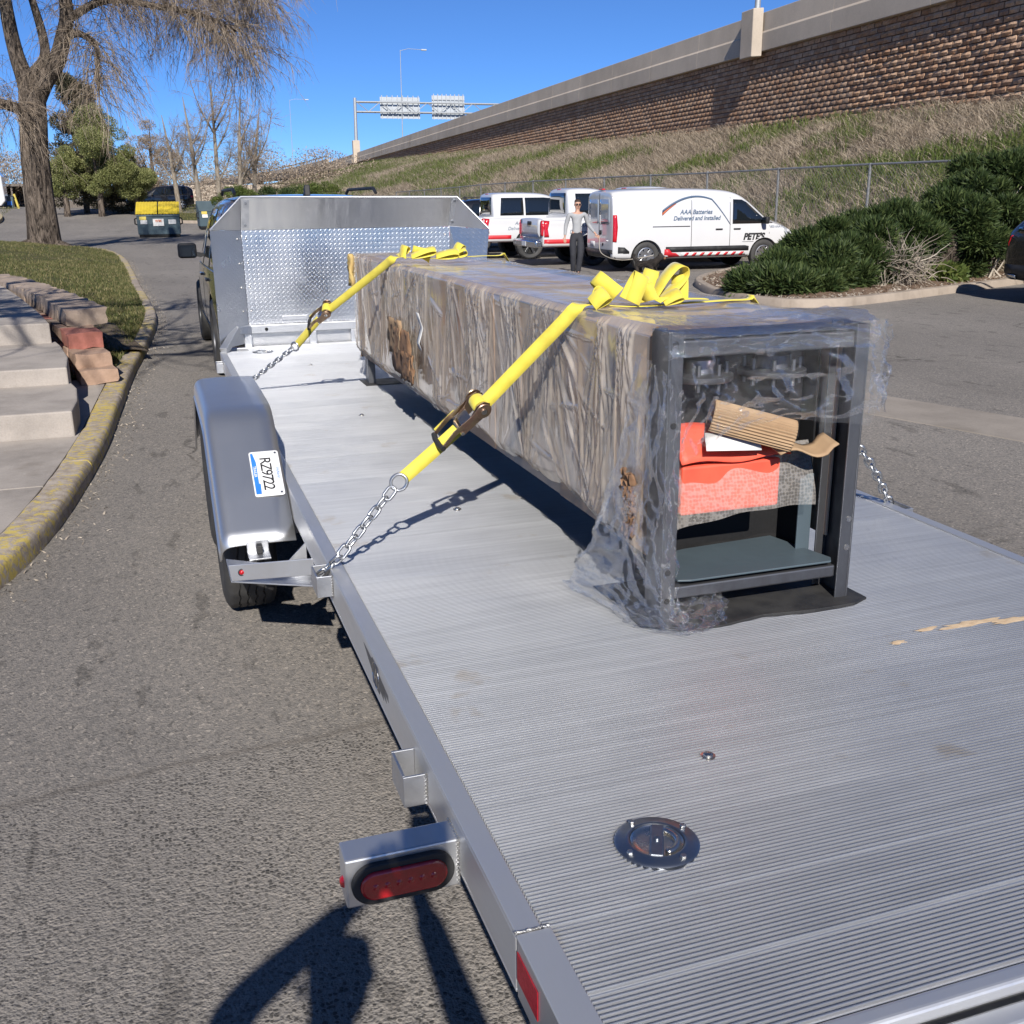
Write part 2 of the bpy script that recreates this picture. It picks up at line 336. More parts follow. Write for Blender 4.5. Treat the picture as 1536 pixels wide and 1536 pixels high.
def leafy(name, c1, c2, c3, trans=.25, rough=.6, clump=2.2):
    """blades and needles: colour differs from piece to piece and from clump to clump"""
    M, n, b = new_mat(name)
    gi = N(n, 'ShaderNodeNewGeometry'); f = noise(n, coords(n, (1, 1, 1)), clump, 4)
    x = mth(n, 'ADD', mth(n, 'MULTIPLY', gi.outputs['Random Per Island'], .6), mth(n, 'MULTIPLY', f, .55))
    r = ramp(n, x, [(.22, c1), (.55, c2), (.86, c3)]); n.links.new(r.outputs[0], b.inputs['Base Color'])
    setp(b, Roughness=rough); b.inputs['Specular IOR Level'].default_value = .3
    if trans:
        o = n.nodes['Material Output']; t = N(n, 'ShaderNodeBsdfTranslucent'); n.links.new(r.outputs[0], t.inputs[0])
        mx = N(n, 'ShaderNodeMixShader'); mx.inputs[0].default_value = trans
        n.links.new(b.outputs[0], mx.inputs[1]); n.links.new(t.outputs[0], mx.inputs[2]); n.links.new(mx.outputs[0], o.inputs[0])
    return M
MAT['grass'] = leafy('lawn_blades', (.060, .082, .022), (.125, .135, .045), (.30, .25, .125), .3, .6, 1.0)
MAT['straw'] = leafy('dry_straw', (.21, .165, .125), (.36, .295, .225), (.50, .42, .33), .25, .7, .5)
MAT['weed'] = leafy('green_weeds', (.055, .085, .018), (.10, .14, .032), (.17, .19, .055), .3, .6, .6)
MAT['juniper'] = leafy('juniper_needles', (.012, .026, .008), (.034, .058, .016), (.088, .118, .036), .15, .6, 1.6)
MAT['spruce'] = leafy('pine_needles', (.028, .034, .016), (.060, .058, .032), (.10, .085, .055), .1, .7, .8)
MAT['springleaf'] = leafy('spring_leaves', (.12, .14, .05), (.24, .26, .095), (.36, .36, .16), .35, .55, .7)
MAT['twig'] = leafy('twigs', (.13, .10, .075), (.25, .195, .145), (.40, .33, .26), .0, .75, .5)
MAT['dead'] = leafy('dead_twigs', (.20, .17, .14), (.32, .27, .22), (.42, .37, .31), .0, .8, 2)
def bark(name, a, c_, s=7):
    M, n, b = new_mat(name); v = coords(n, (1, 1, .22))
    f = noise(n, v, s, 8, .75, 1.2); r = ramp(n, f, [(.40, a), (.60, c_)]); n.links.new(r.outputs[0], b.inputs['Base Color']); setp(b, Roughness=.95)
    b.inputs['Specular IOR Level'].default_value = .2
    bump(n, b, f, 1., .16); return M
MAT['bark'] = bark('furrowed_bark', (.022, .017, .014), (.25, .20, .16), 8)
MAT['pale_bark'] = bark('pale_bark', (.20, .165, .13), (.40, .35, .29), 5)
def block_mat():
    M, n, b = new_mat('split_face_block')
    oi = N(n, 'ShaderNodeObjectInfo'); gi = N(n, 'ShaderNodeNewGeometry')
    v = coords(n, (1, 1, 1), True)
    x = mth(n, 'FRACT', mth(n, 'ADD', gi.outputs['Random Per Island'], oi.outputs['Random']))
    r = ramp(n, x, [(.0, (.42, .245, .155)), (.45, (.54, .345, .225)), (.8, (.60, .41, .285)), (1, (.34, .22, .16))])
    f = ramp(n, noise(n, v, 9, 6, .65), [(.25, (.62,)*3), (.7, (1.12,)*3)])
    n.links.new(mixc(n, .9, r.outputs[0], f.outputs[0], 'MULTIPLY'), b.inputs['Base Color']); setp(b, Roughness=.95); b.inputs['Specular IOR Level'].default_value = .2
    bump(n, b, noise(n, v, 22, 6, .7), .8, .03); return M
MAT['block'] = block_mat()
MAT['block_red'] = simple('red_block', (.36, .135, .105), (.30, .115, .085), 14, .9, 0, 1, .6, 50, .006)
MAT['block_tan'] = simple('tan_block', (.40, .27, .20), (.30, .20, .145), 10, .9, 0, 1, .6, 50, .006)
MAT['block_cap'] = simple('weathered_cap', (.38, .30, .24), (.27, .21, .165), 7, .9, 0, 1, .5, 50, .006)
MAT['joint'] = simple('block_joint', (.07, .05, .04), (.10, .07, .055), 9, 1)
MAT['sign_back'] = simple('sign_backing', (.50, .53, .56), (.42, .45, .48), 1.2, .5, .3)
MAT['pole'] = simple('galvanised_pole', (.44, .46, .48), (.36, .38, .40), 4, .5, .5)
MAT['fence'] = simple('fence_steel', (.36, .36, .36), (.26, .26, .26), 4, .5, .6)
MAT['old_wood'] = simple('old_boards', (.19, .165, .14), (.12, .10, .085), 6, .9, 0, 1, .3, 40, .01, (4, 4, .3))
MAT['bin_green'] = simple('slate_bin_paint', (.062, .098, .120), (.05, .08, .10), 3, .5, 0, .65, .1, 20, .01)
MAT['bin_yellow'] = simple('yellow_bin_lid', (.62, .47, .035), (.55, .40, .03), 4, .5, 0, .6, .1, 30, .01)
MAT['yellow_label'] = simple('yellow_label', (.60, .48, .10), (.55, .44, .09), 5, .5)
MAT['skin'] = simple('skin', (.50, .29, .205), (.45, .25, .175), 8, .5)
MAT['grey_knit'] = simple('light_grey_knit', (.36, .365, .375), (.31, .315, .325), 9, .85, 0, .9, .3, 30, .01)
MAT['denim'] = simple('dark_trousers', (.020, .021, .028), (.032, .033, .04), 8, .8, 0, .9, .3, 30, .01)
MAT['hair'] = simple('brown_hair', (.035, .020, .014), (.055, .032, .02), 18, .55)
MAT['dog_fur'] = simple('black_tan_fur', (.018, .015, .013), (.04, .03, .024), 14, .8, 0, .95, .7, 60, .02)
MAT['dog_tan'] = simple('tan_fur', (.30, .16, .08), (.22, .11, .055), 14, .8, 0, .95, .7, 60, .02)
MAT['leash'] = simple('leash_cord', (.45, .40, .33), None, 9, .7)
MAT['sand'] = simple('dried_sand', (.62, .47, .31), (.52, .38, .24), 40, .95, 0, 1, .5, 90, .003)
MAT['house'] = simple('pale_wall', (.60, .58, .55), (.54, .52, .49), 1, .8)
MAT['phone'] = simple('phone_case', (.02, .02, .022), None, 5, .4)

# ------------------------------------------------------------------ mesh helpers
ORG = {}
def root_of(o):
    while o.parent is not None: o = o.parent
    return o
def tag(o, label=None, cat=None, group=None, kind=None):
    for k, v in (('label', label), ('category', cat), ('group', group), ('kind', kind)):
        if v: o[k] = v
    return o
def thing(name, label, cat, loc=(0, 0, 0), group=None):
    o = bpy.data.objects.new(name, None); COL.objects.link(o); o.location = loc; o.empty_display_size = .2
    ORG[o.name] = Vector(loc)
    return tag(o, label, cat, group)
def link(name, me, mat, parent=None, smooth=None, bevel=0, solid=0, seg=2):
    o = bpy.data.objects.new(name, me); COL.objects.link(o)
    if mat is not None and not me.materials:
        for x in (mat if isinstance(mat, (list, tuple)) else [mat]): me.materials.append(MAT[x] if isinstance(x, str) else x)
    if smooth is not None and len(me.polygons):
        me.polygons.foreach_set('use_smooth', [True]*len(me.polygons))
        if smooth < 179: me.set_sharp_from_angle(angle=R(smooth))
    if bevel:
        b = o.modifiers.new('bevel', 'BEVEL'); b.width = bevel; b.segments = seg; b.limit_method = 'ANGLE'; b.angle_limit = R(35)
    if solid:
        q = o.modifiers.new('solid', 'SOLIDIFY'); q.thickness = solid; q.offset = 0
    if parent is not None: o.parent = parent
    return o
class MB:
    def __init__(s): s.v = []; s.f = []; s.mi = []; s.cur = 0
    def add(s, vs, fs):
        k = len(s.v); s.v += [tuple(p) for p in vs]; s.f += [tuple(i+k for i in f) for f in fs]; s.mi += [s.cur]*len(fs); return s
    def box(s, x0, x1, y0, y1, z0, z1, M=None):
        vs = [Vector((x, y, z)) for x in (x0, x1) for y in (y0, y1) for z in (z0, z1)]
        if M is not None: vs = [M @ p for p in vs]
        return s.add(vs, [(0, 1, 3, 2), (4, 6, 7, 5), (0, 4, 5, 1), (2, 3, 7, 6), (0, 2, 6, 4), (1, 5, 7, 3)])
    def beam(s, a, b, w, h, up=(0, 0, 1)):
        a = Vector(a); b = Vector(b); d = (b-a).normalized(); u = Vector(up); r = d.cross(u).normalized(); u = r.cross(d)
        vs = [p + r*i*w/2 + u*j*h/2 for p in (a, b) for i in (-1, 1) for j in (-1, 1)]
        return s.add(vs, [(0, 1, 3, 2), (4, 6, 7, 5), (0, 4, 5, 1), (2, 3, 7, 6), (0, 2, 6, 4), (1, 5, 7, 3)])
    def tube(s, pts, r, n=8, caps=True, closed=False):
        pts = [Vector(p) for p in pts]; k = len(pts); rs = r if hasattr(r, '__len__') else [r]*k
        T = []
        for i in range(k):
            a = pts[(i-1) % k] if (closed or i > 0) else pts[0]; b = pts[(i+1) % k] if (closed or i < k-1) else pts[-1]
            d = b-a; T.append(d.normalized() if d.length > 1e-9 else Vector((0, 0, 1)))
        u = T[0].orthogonal().normalized(); vs = []
        for i in range(k):
            u = (u - T[i]*u.dot(T[i])); u = u.normalized() if u.length > 1e-6 else T[i].orthogonal().normalized()
            w_ = T[i].cross(u)
            for j in range(n):
                a = 2*math.pi*j/n; vs.append(pts[i] + (u*math.cos(a) + w_*math.sin(a))*rs[i])
        fs = [(i*n+j, i*n+(j+1) % n, ((i+1) % k)*n+(j+1) % n, ((i+1) % k)*n+j) for i in range(k if closed else k-1) for j in range(n)]
        if caps and not closed: fs += [tuple(reversed(range(n))), tuple(range((k-1)*n, k*n))]
        return s.add(vs, fs)
    def cyl(s, a, b, r, n=16, r2=None): return s.tube([a, b], [r, r if r2 is None else r2], n)
    def lathe(s, prof, n=32, M=None, closed=False):
        """profile (radius, axial) turned about the local x axis"""
        vs = []; k = len(prof)
        for j in range(n):
            a = 2*math.pi*j/n
            for (r, x) in prof: vs.append(Vector((x, r*math.cos(a), r*math.sin(a))))
        if M is not None: vs = [M @ p for p in vs]
        fs = [(j*k+i, j*k+(i+1) % k, ((j+1) % n)*k+(i+1) % k, ((j+1) % n)*k+i) for j in range(n) for i in range(k if closed else k-1)]
        return s.add(vs, fs)
    def prism(s, poly, d0, d1, fn):
        """poly of 2D points, extruded; fn(p, q, depth) -> xyz"""
        k = len(poly); vs = [fn(p, q, d0) for p, q in poly] + [fn(p, q, d1) for p, q in poly]
        return s.add(vs, [tuple(reversed(range(k))), tuple(range(k, 2*k))] + [(i, (i+1) % k, k+(i+1) % k, k+i) for i in range(k)])
    def grid(s, P):
        h = len(P); w_ = len(P[0])
        return s.add([p for row in P for p in row], [(i*w_+j, i*w_+j+1, (i+1)*w_+j+1, (i+1)*w_+j) for i in range(h-1) for j in range(w_-1)])
    def mesh(s, name, off=Vector()):
        me = bpy.data.meshes.new(name)
        if off.length: vs = [(p[0]-off.x, p[1]-off.y, p[2]-off.z) for p in s.v]
        else: vs = s.v
        me.from_pydata(vs, [], s.f)
        if any(s.mi): me.polygons.foreach_set('material_index', s.mi)
        me.update(); return me
    def build(s, name, mat, parent=None, smooth=None, bevel=0, solid=0, seg=2, fix=True):
        off = ORG.get(root_of(parent).name, Vector()) if parent is not None else Vector()
        me = s.mesh(name, off)
        if fix:
            b = bmesh.new(); b.from_mesh(me); bmesh.ops.recalc_face_normals(b, faces=b.faces); b.to_mesh(me); b.free()
        return link(name, me, mat, parent, smooth, bevel, solid, seg)
def np_mesh(name, V, F, mat, parent=None, smooth=None, off=Vector()):
    """V (n,3) array, F (m,3|4) array"""
    me = bpy.data.meshes.new(name); V = np.asarray(V, float) - np.array(off); F = np.asarray(F)
    k = F.shape[1]; me.vertices.add(len(V)); me.vertices.foreach_set('co', V.ravel())
    me.loops.add(F.size); me.loops.foreach_set('vertex_index', F.ravel().astype(np.int32))
    me.polygons.add(len(F)); me.polygons.foreach_set('loop_start', np.arange(0, F.size, k, dtype=np.int32)); me.polygons.foreach_set('loop_total', np.full(len(F), k, np.int32))
    me.update(calc_edges=True); me.validate()
    return link(name, me, mat, parent, smooth)
def copy_tree(o, parent=None):
    c = o.copy(); COL.objects.link(c); c.parent = parent
    if parent is None: ORG[c.name] = ORG.get(o.name, Vector())
    for ch in list(o.children): copy_tree(ch, c)
    return c
def lin(a, b, n, endpoint=True): return [float(x) for x in np.linspace(a, b, n, endpoint=endpoint)]
def vn1(x, seed=0):
    """smooth 1-D value noise, 0..1"""
    x = np.asarray(x, float); i = np.floor(x).astype(int); f = x-i; f = f*f*(3-2*f)
    h = lambda k: np.modf(np.abs(np.sin((k+seed*17.13)*127.1)*43758.5453))[0]
    return h(i)*(1-f)+h(i+1)*f
def vn2(x, y, seed=0):
    x = np.asarray(x, float); y = np.asarray(y, float); i = np.floor(x).astype(int); j = np.floor(y).astype(int); f = x-i; g = y-j
    f = f*f*(3-2*f); g = g*g*(3-2*g)
    h = lambda a, b: np.modf(np.abs(np.sin(a*127.1+b*311.7+seed*74.7)*43758.5453))[0]
    return (h(i, j)*(1-f)+h(i+1, j)*f)*(1-g)+(h(i, j+1)*(1-f)+h(i+1, j+1)*f)*g
def fbm2(x, y, seed=0, o=4):
    s = 0; a = .5
    for k in range(o): s = s+a*vn2(np.asarray(x)*2**k, np.asarray(y)*2**k, seed+k); a *= .5
    return s
def catmull(P, m=8):
    P = [Vector(p) for p in P]; out = []
    for i in range(len(P)-1):
        a = P[max(i-1, 0)]; b = P[i]; c = P[i+1]; d = P[min(i+2, len(P)-1)]
        for k in range(m):
            t = k/m; out.append(.5*((2*b)+(c-a)*t+(2*a-5*b+4*c-d)*t*t+(3*b-a-3*c+d)*t**3))
    out.append(P[-1]); return out
def text_mesh(txt, size, shear=0, bold=0, spacing=1.0, align='CENTER'):
    c = bpy.data.curves.new('t', 'FONT'); c.body = txt; c.size = size; c.shear = shear; c.offset = bold; c.space_character = spacing; c.align_x = align; c.align_y = 'CENTER'
    o = bpy.data.objects.new('t', c); COL.objects.link(o)
    dg = bpy.context.evaluated_depsgraph_get(); me = bpy.data.meshes.new_from_object(o.evaluated_get(dg))
    bpy.data.objects.remove(o); return me
def lettering(name, txt, size, mat, parent, origin, ex, ey, **k):
    """flat letters laid out from origin along ex (reading direction) and ey (up), in the parent's build space"""
    me = text_mesh(txt, size, **k); off = ORG.get(root_of(parent).name, Vector())
    o_ = Vector(origin); ex = Vector(ex).normalized(); ey = Vector(ey).normalized()
    for v in me.vertices: v.co = o_ + ex*v.co.x + ey*v.co.y - off
    me.materials.clear()
    return link(name, me, mat, parent)
# ================================================================== SETTING
def sst(a, b, x):
    t = np.clip((np.asarray(x, float)-a)/(b-a), 0, 1); return t*t*(3-2*t)
def gz(x, y): return 1.15*sst(58, 95, y)+.02*sst(95, 300, y)
def xw(y): return 26+(np.asarray(y, float)-43)*.067                      # foot line of the block wall
def zb(y): return np.interp(y, [10, 28, 43, 142, 190, 400], [4.05, 4.3, 4.5, 6.6, 7.5, 8.2])
def xf(y): return np.interp(y, [0, 55, 95, 160, 300], [15.2, 15.2, 10, 9, 22])  # foot of the bank
def sheet(name, xs, ys, zf, mat, smooth=180):
    X, Y = np.meshgrid(xs, ys); Z = zf(X, Y)
    V = np.stack([X, Y, Z], -1).reshape(-1, 3); h, w_ = X.shape
    I = np.arange(h*w_).reshape(h, w_); F = np.stack([I[:-1, :-1], I[:-1, 1:], I[1:, 1:], I[1:, :-1]], -1).reshape(-1, 4)
    return np_mesh(name, V, F, mat, None, smooth)
o = sheet('ground', np.r_[np.linspace(-900, -60, 6), np.linspace(-50, 60, 40), np.linspace(80, 900, 6)], np.r_[np.linspace(-60, 40, 12), np.linspace(44, 110, 34), np.linspace(130, 1500, 10)],
          lambda x, y: gz(x, y)-.0, 'asphalt'); tag(o, kind='structure')
# ---- left kerb: road edge (foot) and inner edge, as it bends round the lawn
KR = [(-2.7, 1.2), (-1.95, 2.9), (-1.5, 4.2), (-1.27, 4.92), (-1.14, 5.45), (-1.03, 6.2), (-.90, 7.6), (-.82, 9.2), (-.73, 11.05), (-.57, 13.36), (-.455, 16.05), (-.53, 18.61), (-.66, 21.6), (-.84, 26.4), (-1.15, 33.0), (-1.75, 38.5), (-2.6, 41.5)]
kp = catmull([(a, b, 0) for a, b in KR], 10)
acc = [0.]
for a, b in zip(kp, kp[1:]): acc.append(acc[-1]+(b-a).length)
def kerb_at(s):
    i = max(0, min(len(kp)-2, int(np.searchsorted(acc, s)-1))); t = (s-acc[i])/(acc[i+1]-acc[i]); p = kp[i].lerp(kp[i+1], t)
    d = (kp[min(i+2, len(kp)-1)]-kp[max(i-1, 0)]).normalized(); return p, Vector((-d.y, d.x, 0))
KW, KH = .185, .105
def kerb_piece(name, s0, s1, mat, parent, step=.14, seed=0):
    k = max(3, int((s1-s0)/step)); P = []
    prof = [(.0, -.02), (.006, KH*.5), (.014, KH-.022), (.026, KH-.005), (.045, KH), (KW*.6, KH+.001), (KW-.012, KH+.001), (KW, KH-.006), (KW, -.02)]
    for i in range(k+1):
        p, nrm = kerb_at(s0+(s1-s0)*i/k); row = []
        for (a, z) in prof:
            j = (float(vn2(p.y*9, a*60, seed))-.5)*.008*(1 if z > 0 else 0)
            row.append(p+nrm*(a+j)+Vector((0, 0, z+j*.6)))
        P.append(row)
    mb = MB(); mb.grid(P); n_ = len(prof)
    mb.add(P[0], [tuple(range(n_))]); mb.add(P[-1], [tuple(reversed(range(n_)))])
    return mb.build(name, mat, parent, 50)
k0 = kerb_piece('kerb', 0, 3.0-.012, 'kerb', None); tag(k0, kind='structure')
s = 3.0; i = 1
while s < acc[-1]-.3:
    L = [2.6, 3.05, 2.4, 3.0][i % 4] if s < 22 else 3.05
    e = min(s+L, acc[-1]); kerb_piece('kerb_section', s, e-.014, 'kerb' if i % 7 else 'kerb_plain', k0, seed=i); s = e; i += 1
# ---- lawn behind the kerb, rising gently to the left
def kx(y):
    ys_ = [p.y for p in kp]; xs_ = [p.x for p in kp]; return np.interp(y, ys_, xs_)
def lawnz(x, y):
    d = kx(y)-KW-np.asarray(x, float)
    return .088+np.clip(d, 0, 3)*.10*sst(8, 12, y)+np.clip(d-3, 0, 8)*.02+fbm2(np.asarray(x)*1.7, np.asarray(y)*1.7, 3)*.03
ys = np.linspace(10.33, 41.2, 90); ts = np.linspace(0, 1, 26)**1.5
P = [[(float(kx(y)-KW+.01-t*14), y, float(lawnz(kx(y)-KW-t*14, y))) for t in ts] for y in ys]
mb = MB(); mb.grid(P); o = mb.build('lawn', 'lawn', None, 180); tag(o, kind='structure')
def blades(name, X, Y, Z, hgt, wid, mat, lean=.5, seed=1, leanbias=(0, 0), segs=2):
    """two-quad bent blades, one island each"""
    r = np.random.default_rng(seed); n_ = len(X); a = r.uniform(0, 2*np.pi, n_); h = hgt*r.uniform(.5, 1.25, n_); w2 = wid*r.uniform(.6, 1.3, n_)
    lx = r.normal(0, lean, n_)*h+leanbias[0]*h; ly = r.normal(0, lean, n_)*h+leanbias[1]*h
    B = np.stack([X, Y, Z], -1); sx = np.stack([np.cos(a)*w2/2, np.sin(a)*w2/2, np.zeros(n_)], -1)
    mid = B+np.stack([lx*.35, ly*.35, h*.6], -1); top = B+np.stack([lx, ly, h], -1)
    V = np.stack([B-sx, B+sx, mid-sx*.75, mid+sx*.75, top], 1).reshape(-1, 3); k = np.arange(n_)[:, None]*5
    F = np.concatenate([k+np.array([[0, 1, 3]]), k+np.array([[0, 3, 2]]), k+np.array([[2, 3, 4]])], 0)
    return np_mesh(name, V, F, mat)
r = np.random.default_rng(5); n_ = 90000
yy = 10.36+30.3*r.random(n_)**1.35; xx = kx(yy)-KW+.02-r.random(n_)**1.4*5.5
keep = ~((yy < 18) & (xx < -1.05-(yy-10.6)*.145)); xx = xx[keep]; yy = yy[keep]
bare = fbm2(xx*.9, yy*.45, 9); kk = r.random(len(xx)) < np.clip((bare-.30)*6, .15, 1); xx = xx[kk]; yy = yy[kk]
o = blades('lawn_grass', xx, yy, lawnz(xx, yy)-.005, .055, .012, 'grass', .45, 2); tag(o, 'short green and straw coloured lawn grass behind the yellow kerb', 'grass', kind='stuff')
# second lawn, far left, with its own yellow kerb
pl = [(-40, 66), (-12, 66.5), (-9.4, 70), (-9.2, 76), (-11, 88), (-14, 96), (-40, 96)]
def slab_poly(name, poly, z0, z1, mat, parent=None, bevel=0):
    m_ = MB(); m_.prism(poly, z0, z1, lambda a, b, d: (a, b, d)); return m_.build(name, mat, parent, None, bevel)
mb = MB(); mb.prism([(a, b) for a, b in pl], .0, 1.0, lambda a, b, d: (a, b, float(gz(a, b))+(.17 if d > .5 else -.3))); o = mb.build('far_lawn', 'lawn'); tag(o, kind='structure')
mb = MB(); q = catmull([(a, b, float(gz(a, b))+.10) for a, b in pl[:5]], 8)
for a, b in zip(q, q[1:]): mb.beam(a, b, .18, .24)
o = mb.build('far_kerb', 'kerb'); tag(o, kind='structure')
n2 = 9000; xx = r.uniform(-26, -9.3, n2); yy = r.uniform(66.5, 90, n2)
o = blades('far_lawn_grass', xx, yy, gz(xx, yy)+.17, .08, .03, 'grass', .4, 4); tag(o, 'green lawn grass beside the far white trailer', 'grass', kind='stuff')
# ---- concrete walk (slabs) and steps
SB = [-.2, 1.9, 3.4, 4.9, 6.39, 7.765]
walk = None
for a, b in zip(SB, SB[1:]):
    ring = [(-7.5, a+.006)]
    for y in np.linspace(a+.006, b-.006, 8): ring.append((float(kx(max(y, 1.25)))-KW-.006-(0 if y > 1.25 else (1.25-y)*.45), y))
    ring.append((-7.5, b-.006))
    o = slab_poly('walk_slab' if walk else 'pavement', ring, -.05, .100, 'concrete', walk, .006)
    if walk is None: walk = o; tag(o, kind='structure')
# apron beyond the first riser, right of the steps
ring = [(-1.6, 7.77)]+[(float(kx(y))-KW-.006, y) for y in np.linspace(7.77, 10.32, 8)]+[(-1.6, 10.32)]
slab_poly('walk_slab', ring, -.05, .099, 'concrete', walk, .004)
st = None
STEPS = [(7.765, .28, [(-1.10, 7.765), (-1.085, 8.2), (-1.12, 8.75), (-1.19, 9.1)], 9.1),
         (8.97, .415, [(-1.19, 8.97), (-1.22, 9.6), (-1.33, 10.4), (-1.40, 10.75)], 10.75),
         (10.62, .60, [(-1.42, 10.62), (-1.58, 11.6), (-1.95, 13.6), (-2.6, 16.8)], 16.8)]
for y0, zt, edge, y1 in STEPS:
    ring = [(-7.5, y0)]+edge+[(-7.5, y1)]
    o = slab_poly('step' if st else 'concrete_steps', ring, -.05, zt, 'concrete', st, .012)
    if st is None: st = o; tag(o, 'pale concrete steps rising from the pavement beside a block wall', 'steps')
# ---- low retaining wall of loose blocks beside the steps
bw = thing('block_wall', 'short stepped wall of tan and red concrete blocks beside the concrete steps', 'wall', (-1.2, 11, 0))
def rough_block(w_, d, h, seed, j=.012):
    b = bmesh.new(); bmesh.ops.create_cube(b, size=1); bmesh.ops.subdivide_edges(b, edges=b.edges, cuts=2, use_grid_fill=True)
    rr = random.Random(seed)
    for v in b.verts:
        e = sum(abs(abs(c)-.5) < 1e-4 for c in v.co)
        v.co = Vector((v.co.x*w_, v.co.y*d, v.co.z*h))*(1-(.02 if e > 1 else 0))+Vector([rr.uniform(-j, j) for _ in range(3)])
    me = bpy.data.meshes.new('block'); b.to_mesh(me); b.free(); return me
def put_block(x, y, z, w_, d, h, rz, mat, seed, name='block', parent=None, off=None):
    me = rough_block(w_, d, h, seed); o = link(name, me, mat, parent, 40); o.location = Vector((x, y, z))-(off or Vector()); o.rotation_euler = (0, 0, rz); return o
OFF = Vector((-1.2, 11, 0)); dirv = Vector((-.19, .98, 0)).normalized(); rz0 = math.atan2(dirv.y, dirv.x)
sd = 0
for course, (start, zc, hh, cols) in enumerate([((-1.00, 9.98), .17, .12, ['block_tan']*9), ((-1.05, 10.18), .285, .13, ['block_tan', 'block_tan', 'block_tan', 'block_cap']*2), ((-1.12, 10.62), .42, .145, ['block_red', 'block_tan', 'block_cap']*3), ((-1.13, 11.25), .575, .165, ['block_cap']*10)]):
    p = Vector((*start, 0))
    for kq, cm_ in enumerate(cols):
        L = random.uniform(.56, .66) if course == 3 else random.uniform(.50, .58); sd += 1
        c = p+dirv*(L/2); dd = dirv.copy(); c += Vector((-.012*kq*kq*.35, 0, 0))
        put_block(c.x, c.y, zc, L-.02, .32 if course < 3 else .40, hh, rz0+.012*kq+random.uniform(-.02, .02), cm_, sd, 'block', bw, OFF)
        p = p+dirv*L
# bare earth between the blocks and the grass
xs = np.linspace(0, 1, 14)
mb = MB(); mb.grid([[(-1.0+1.0*t*.38-.15*(y-12.2), y, float(lawnz(-1+.38*t-.15*(y-12.2), y))+.012+.03*math.sin(3.14*t)) for t in xs] for y in np.linspace(12.0, 14.6, 20)])
o = mb.build('bare_earth', 'dirt', None, 180); tag(o, kind='structure')
# ---- shallow concrete gutter on the right
mb = MB(); P = []
for t in np.linspace(0, 1, 40):
    c = Vector((6.35, 3.2, 0)).lerp(Vector((3.35, 12.5, 0)), t); nn = Vector((.95, .31, 0))
    P.append([c+nn*a+Vector((0, 0, z)) for a, z in ((-.38, -.02), (-.37, .006), (-.2, .005), (0, .004), (.2, .006), (.37, .010), (.38, -.02))])
mb.grid(P); o = mb.build('gutter', 'gutter', None, 40); tag(o, kind='structure')
# ---- planted island on the right: kerb, mulch
IK = catmull([(16.2, 24.0, 0), (12.2, 21.2, 0), (9.9, 18.9, 0), (8.95, 17.0, 0), (8.52, 15.3, 0), (8.72, 14.05, 0), (9.5, 13.72, 0), (10.6, 14.0, 0), (12.3, 14.65, 0), (14.8, 15.65, 0), (19, 17.4, 0), (26, 20.5, 0)], 8)
mb = MB(); P = []
for i_, p in enumerate(IK):
    d = (IK[min(i_+1, len(IK)-1)]-IK[max(i_-1, 0)]).normalized(); nn = Vector((-d.y, d.x, 0))      # inward
    P.append([p+nn*a+Vector((0, 0, z)) for a, z in ((0, -.02), (.015, .10), (.04, .125), (.15, .13), (.165, .11), (.165, -.02))])
ik = None
for a in range(0, len(P)-1, 8):
    mb = MB(); q = P[a:a+9]
    mb.grid(q); mb.add(q[0], [tuple(range(6))]); mb.add(q[-1], [tuple(reversed(range(6)))])
    o = mb.build('kerb_section' if ik else 'island_kerb', 'kerb_plain', ik, 40)
    if ik is None: ik = o; tag(o, kind='structure')
ring = [((p+Vector((-(IK[min(i_+1, len(IK)-1)]-IK[max(i_-1, 0)]).normalized().y, (IK[min(i_+1, len(IK)-1)]-IK[max(i_-1, 0)]).normalized().x, 0))*.16)) for i_, p in enumerate(IK)]
cx, cy = 14.0, 18.2
mb = MB(); k = len(ring); rows = []
for f in (1, .9, .75, .5, .25, 0): rows.append([(cx+(p.x-cx)*f, cy+(p.y-cy)*f, .105+.18*(1-f)+float(vn2(p.x*f*3, p.y*f*3, 2))*.05*(f < 1)) for p in ring])
mb.grid(rows); o = mb.build('island_mulch', 'mulch', None, 180); tag(o, kind='structure')
r = np.random.default_rng(21); q = r.integers(0, k, 5000); f = 1-r.random(5000)**1.5*.55; X = np.array([ring[i].x for i in q]); Y = np.array([ring[i].y for i in q])
X = cx+(X-cx)*f+r.normal(0, .12, 5000)*f; Y = cy+(Y-cy)*f; ok = f < .985; X = X[ok]; Y = Y[ok]
o = blades('mulch_chips', X, Y, np.full(len(X), .11)+.18*(1-f[ok]), .03, .035, 'dead', 1.6, 6); tag(o, 'brown bark chips and dead needles on the planted island', 'mulch', kind='stuff')
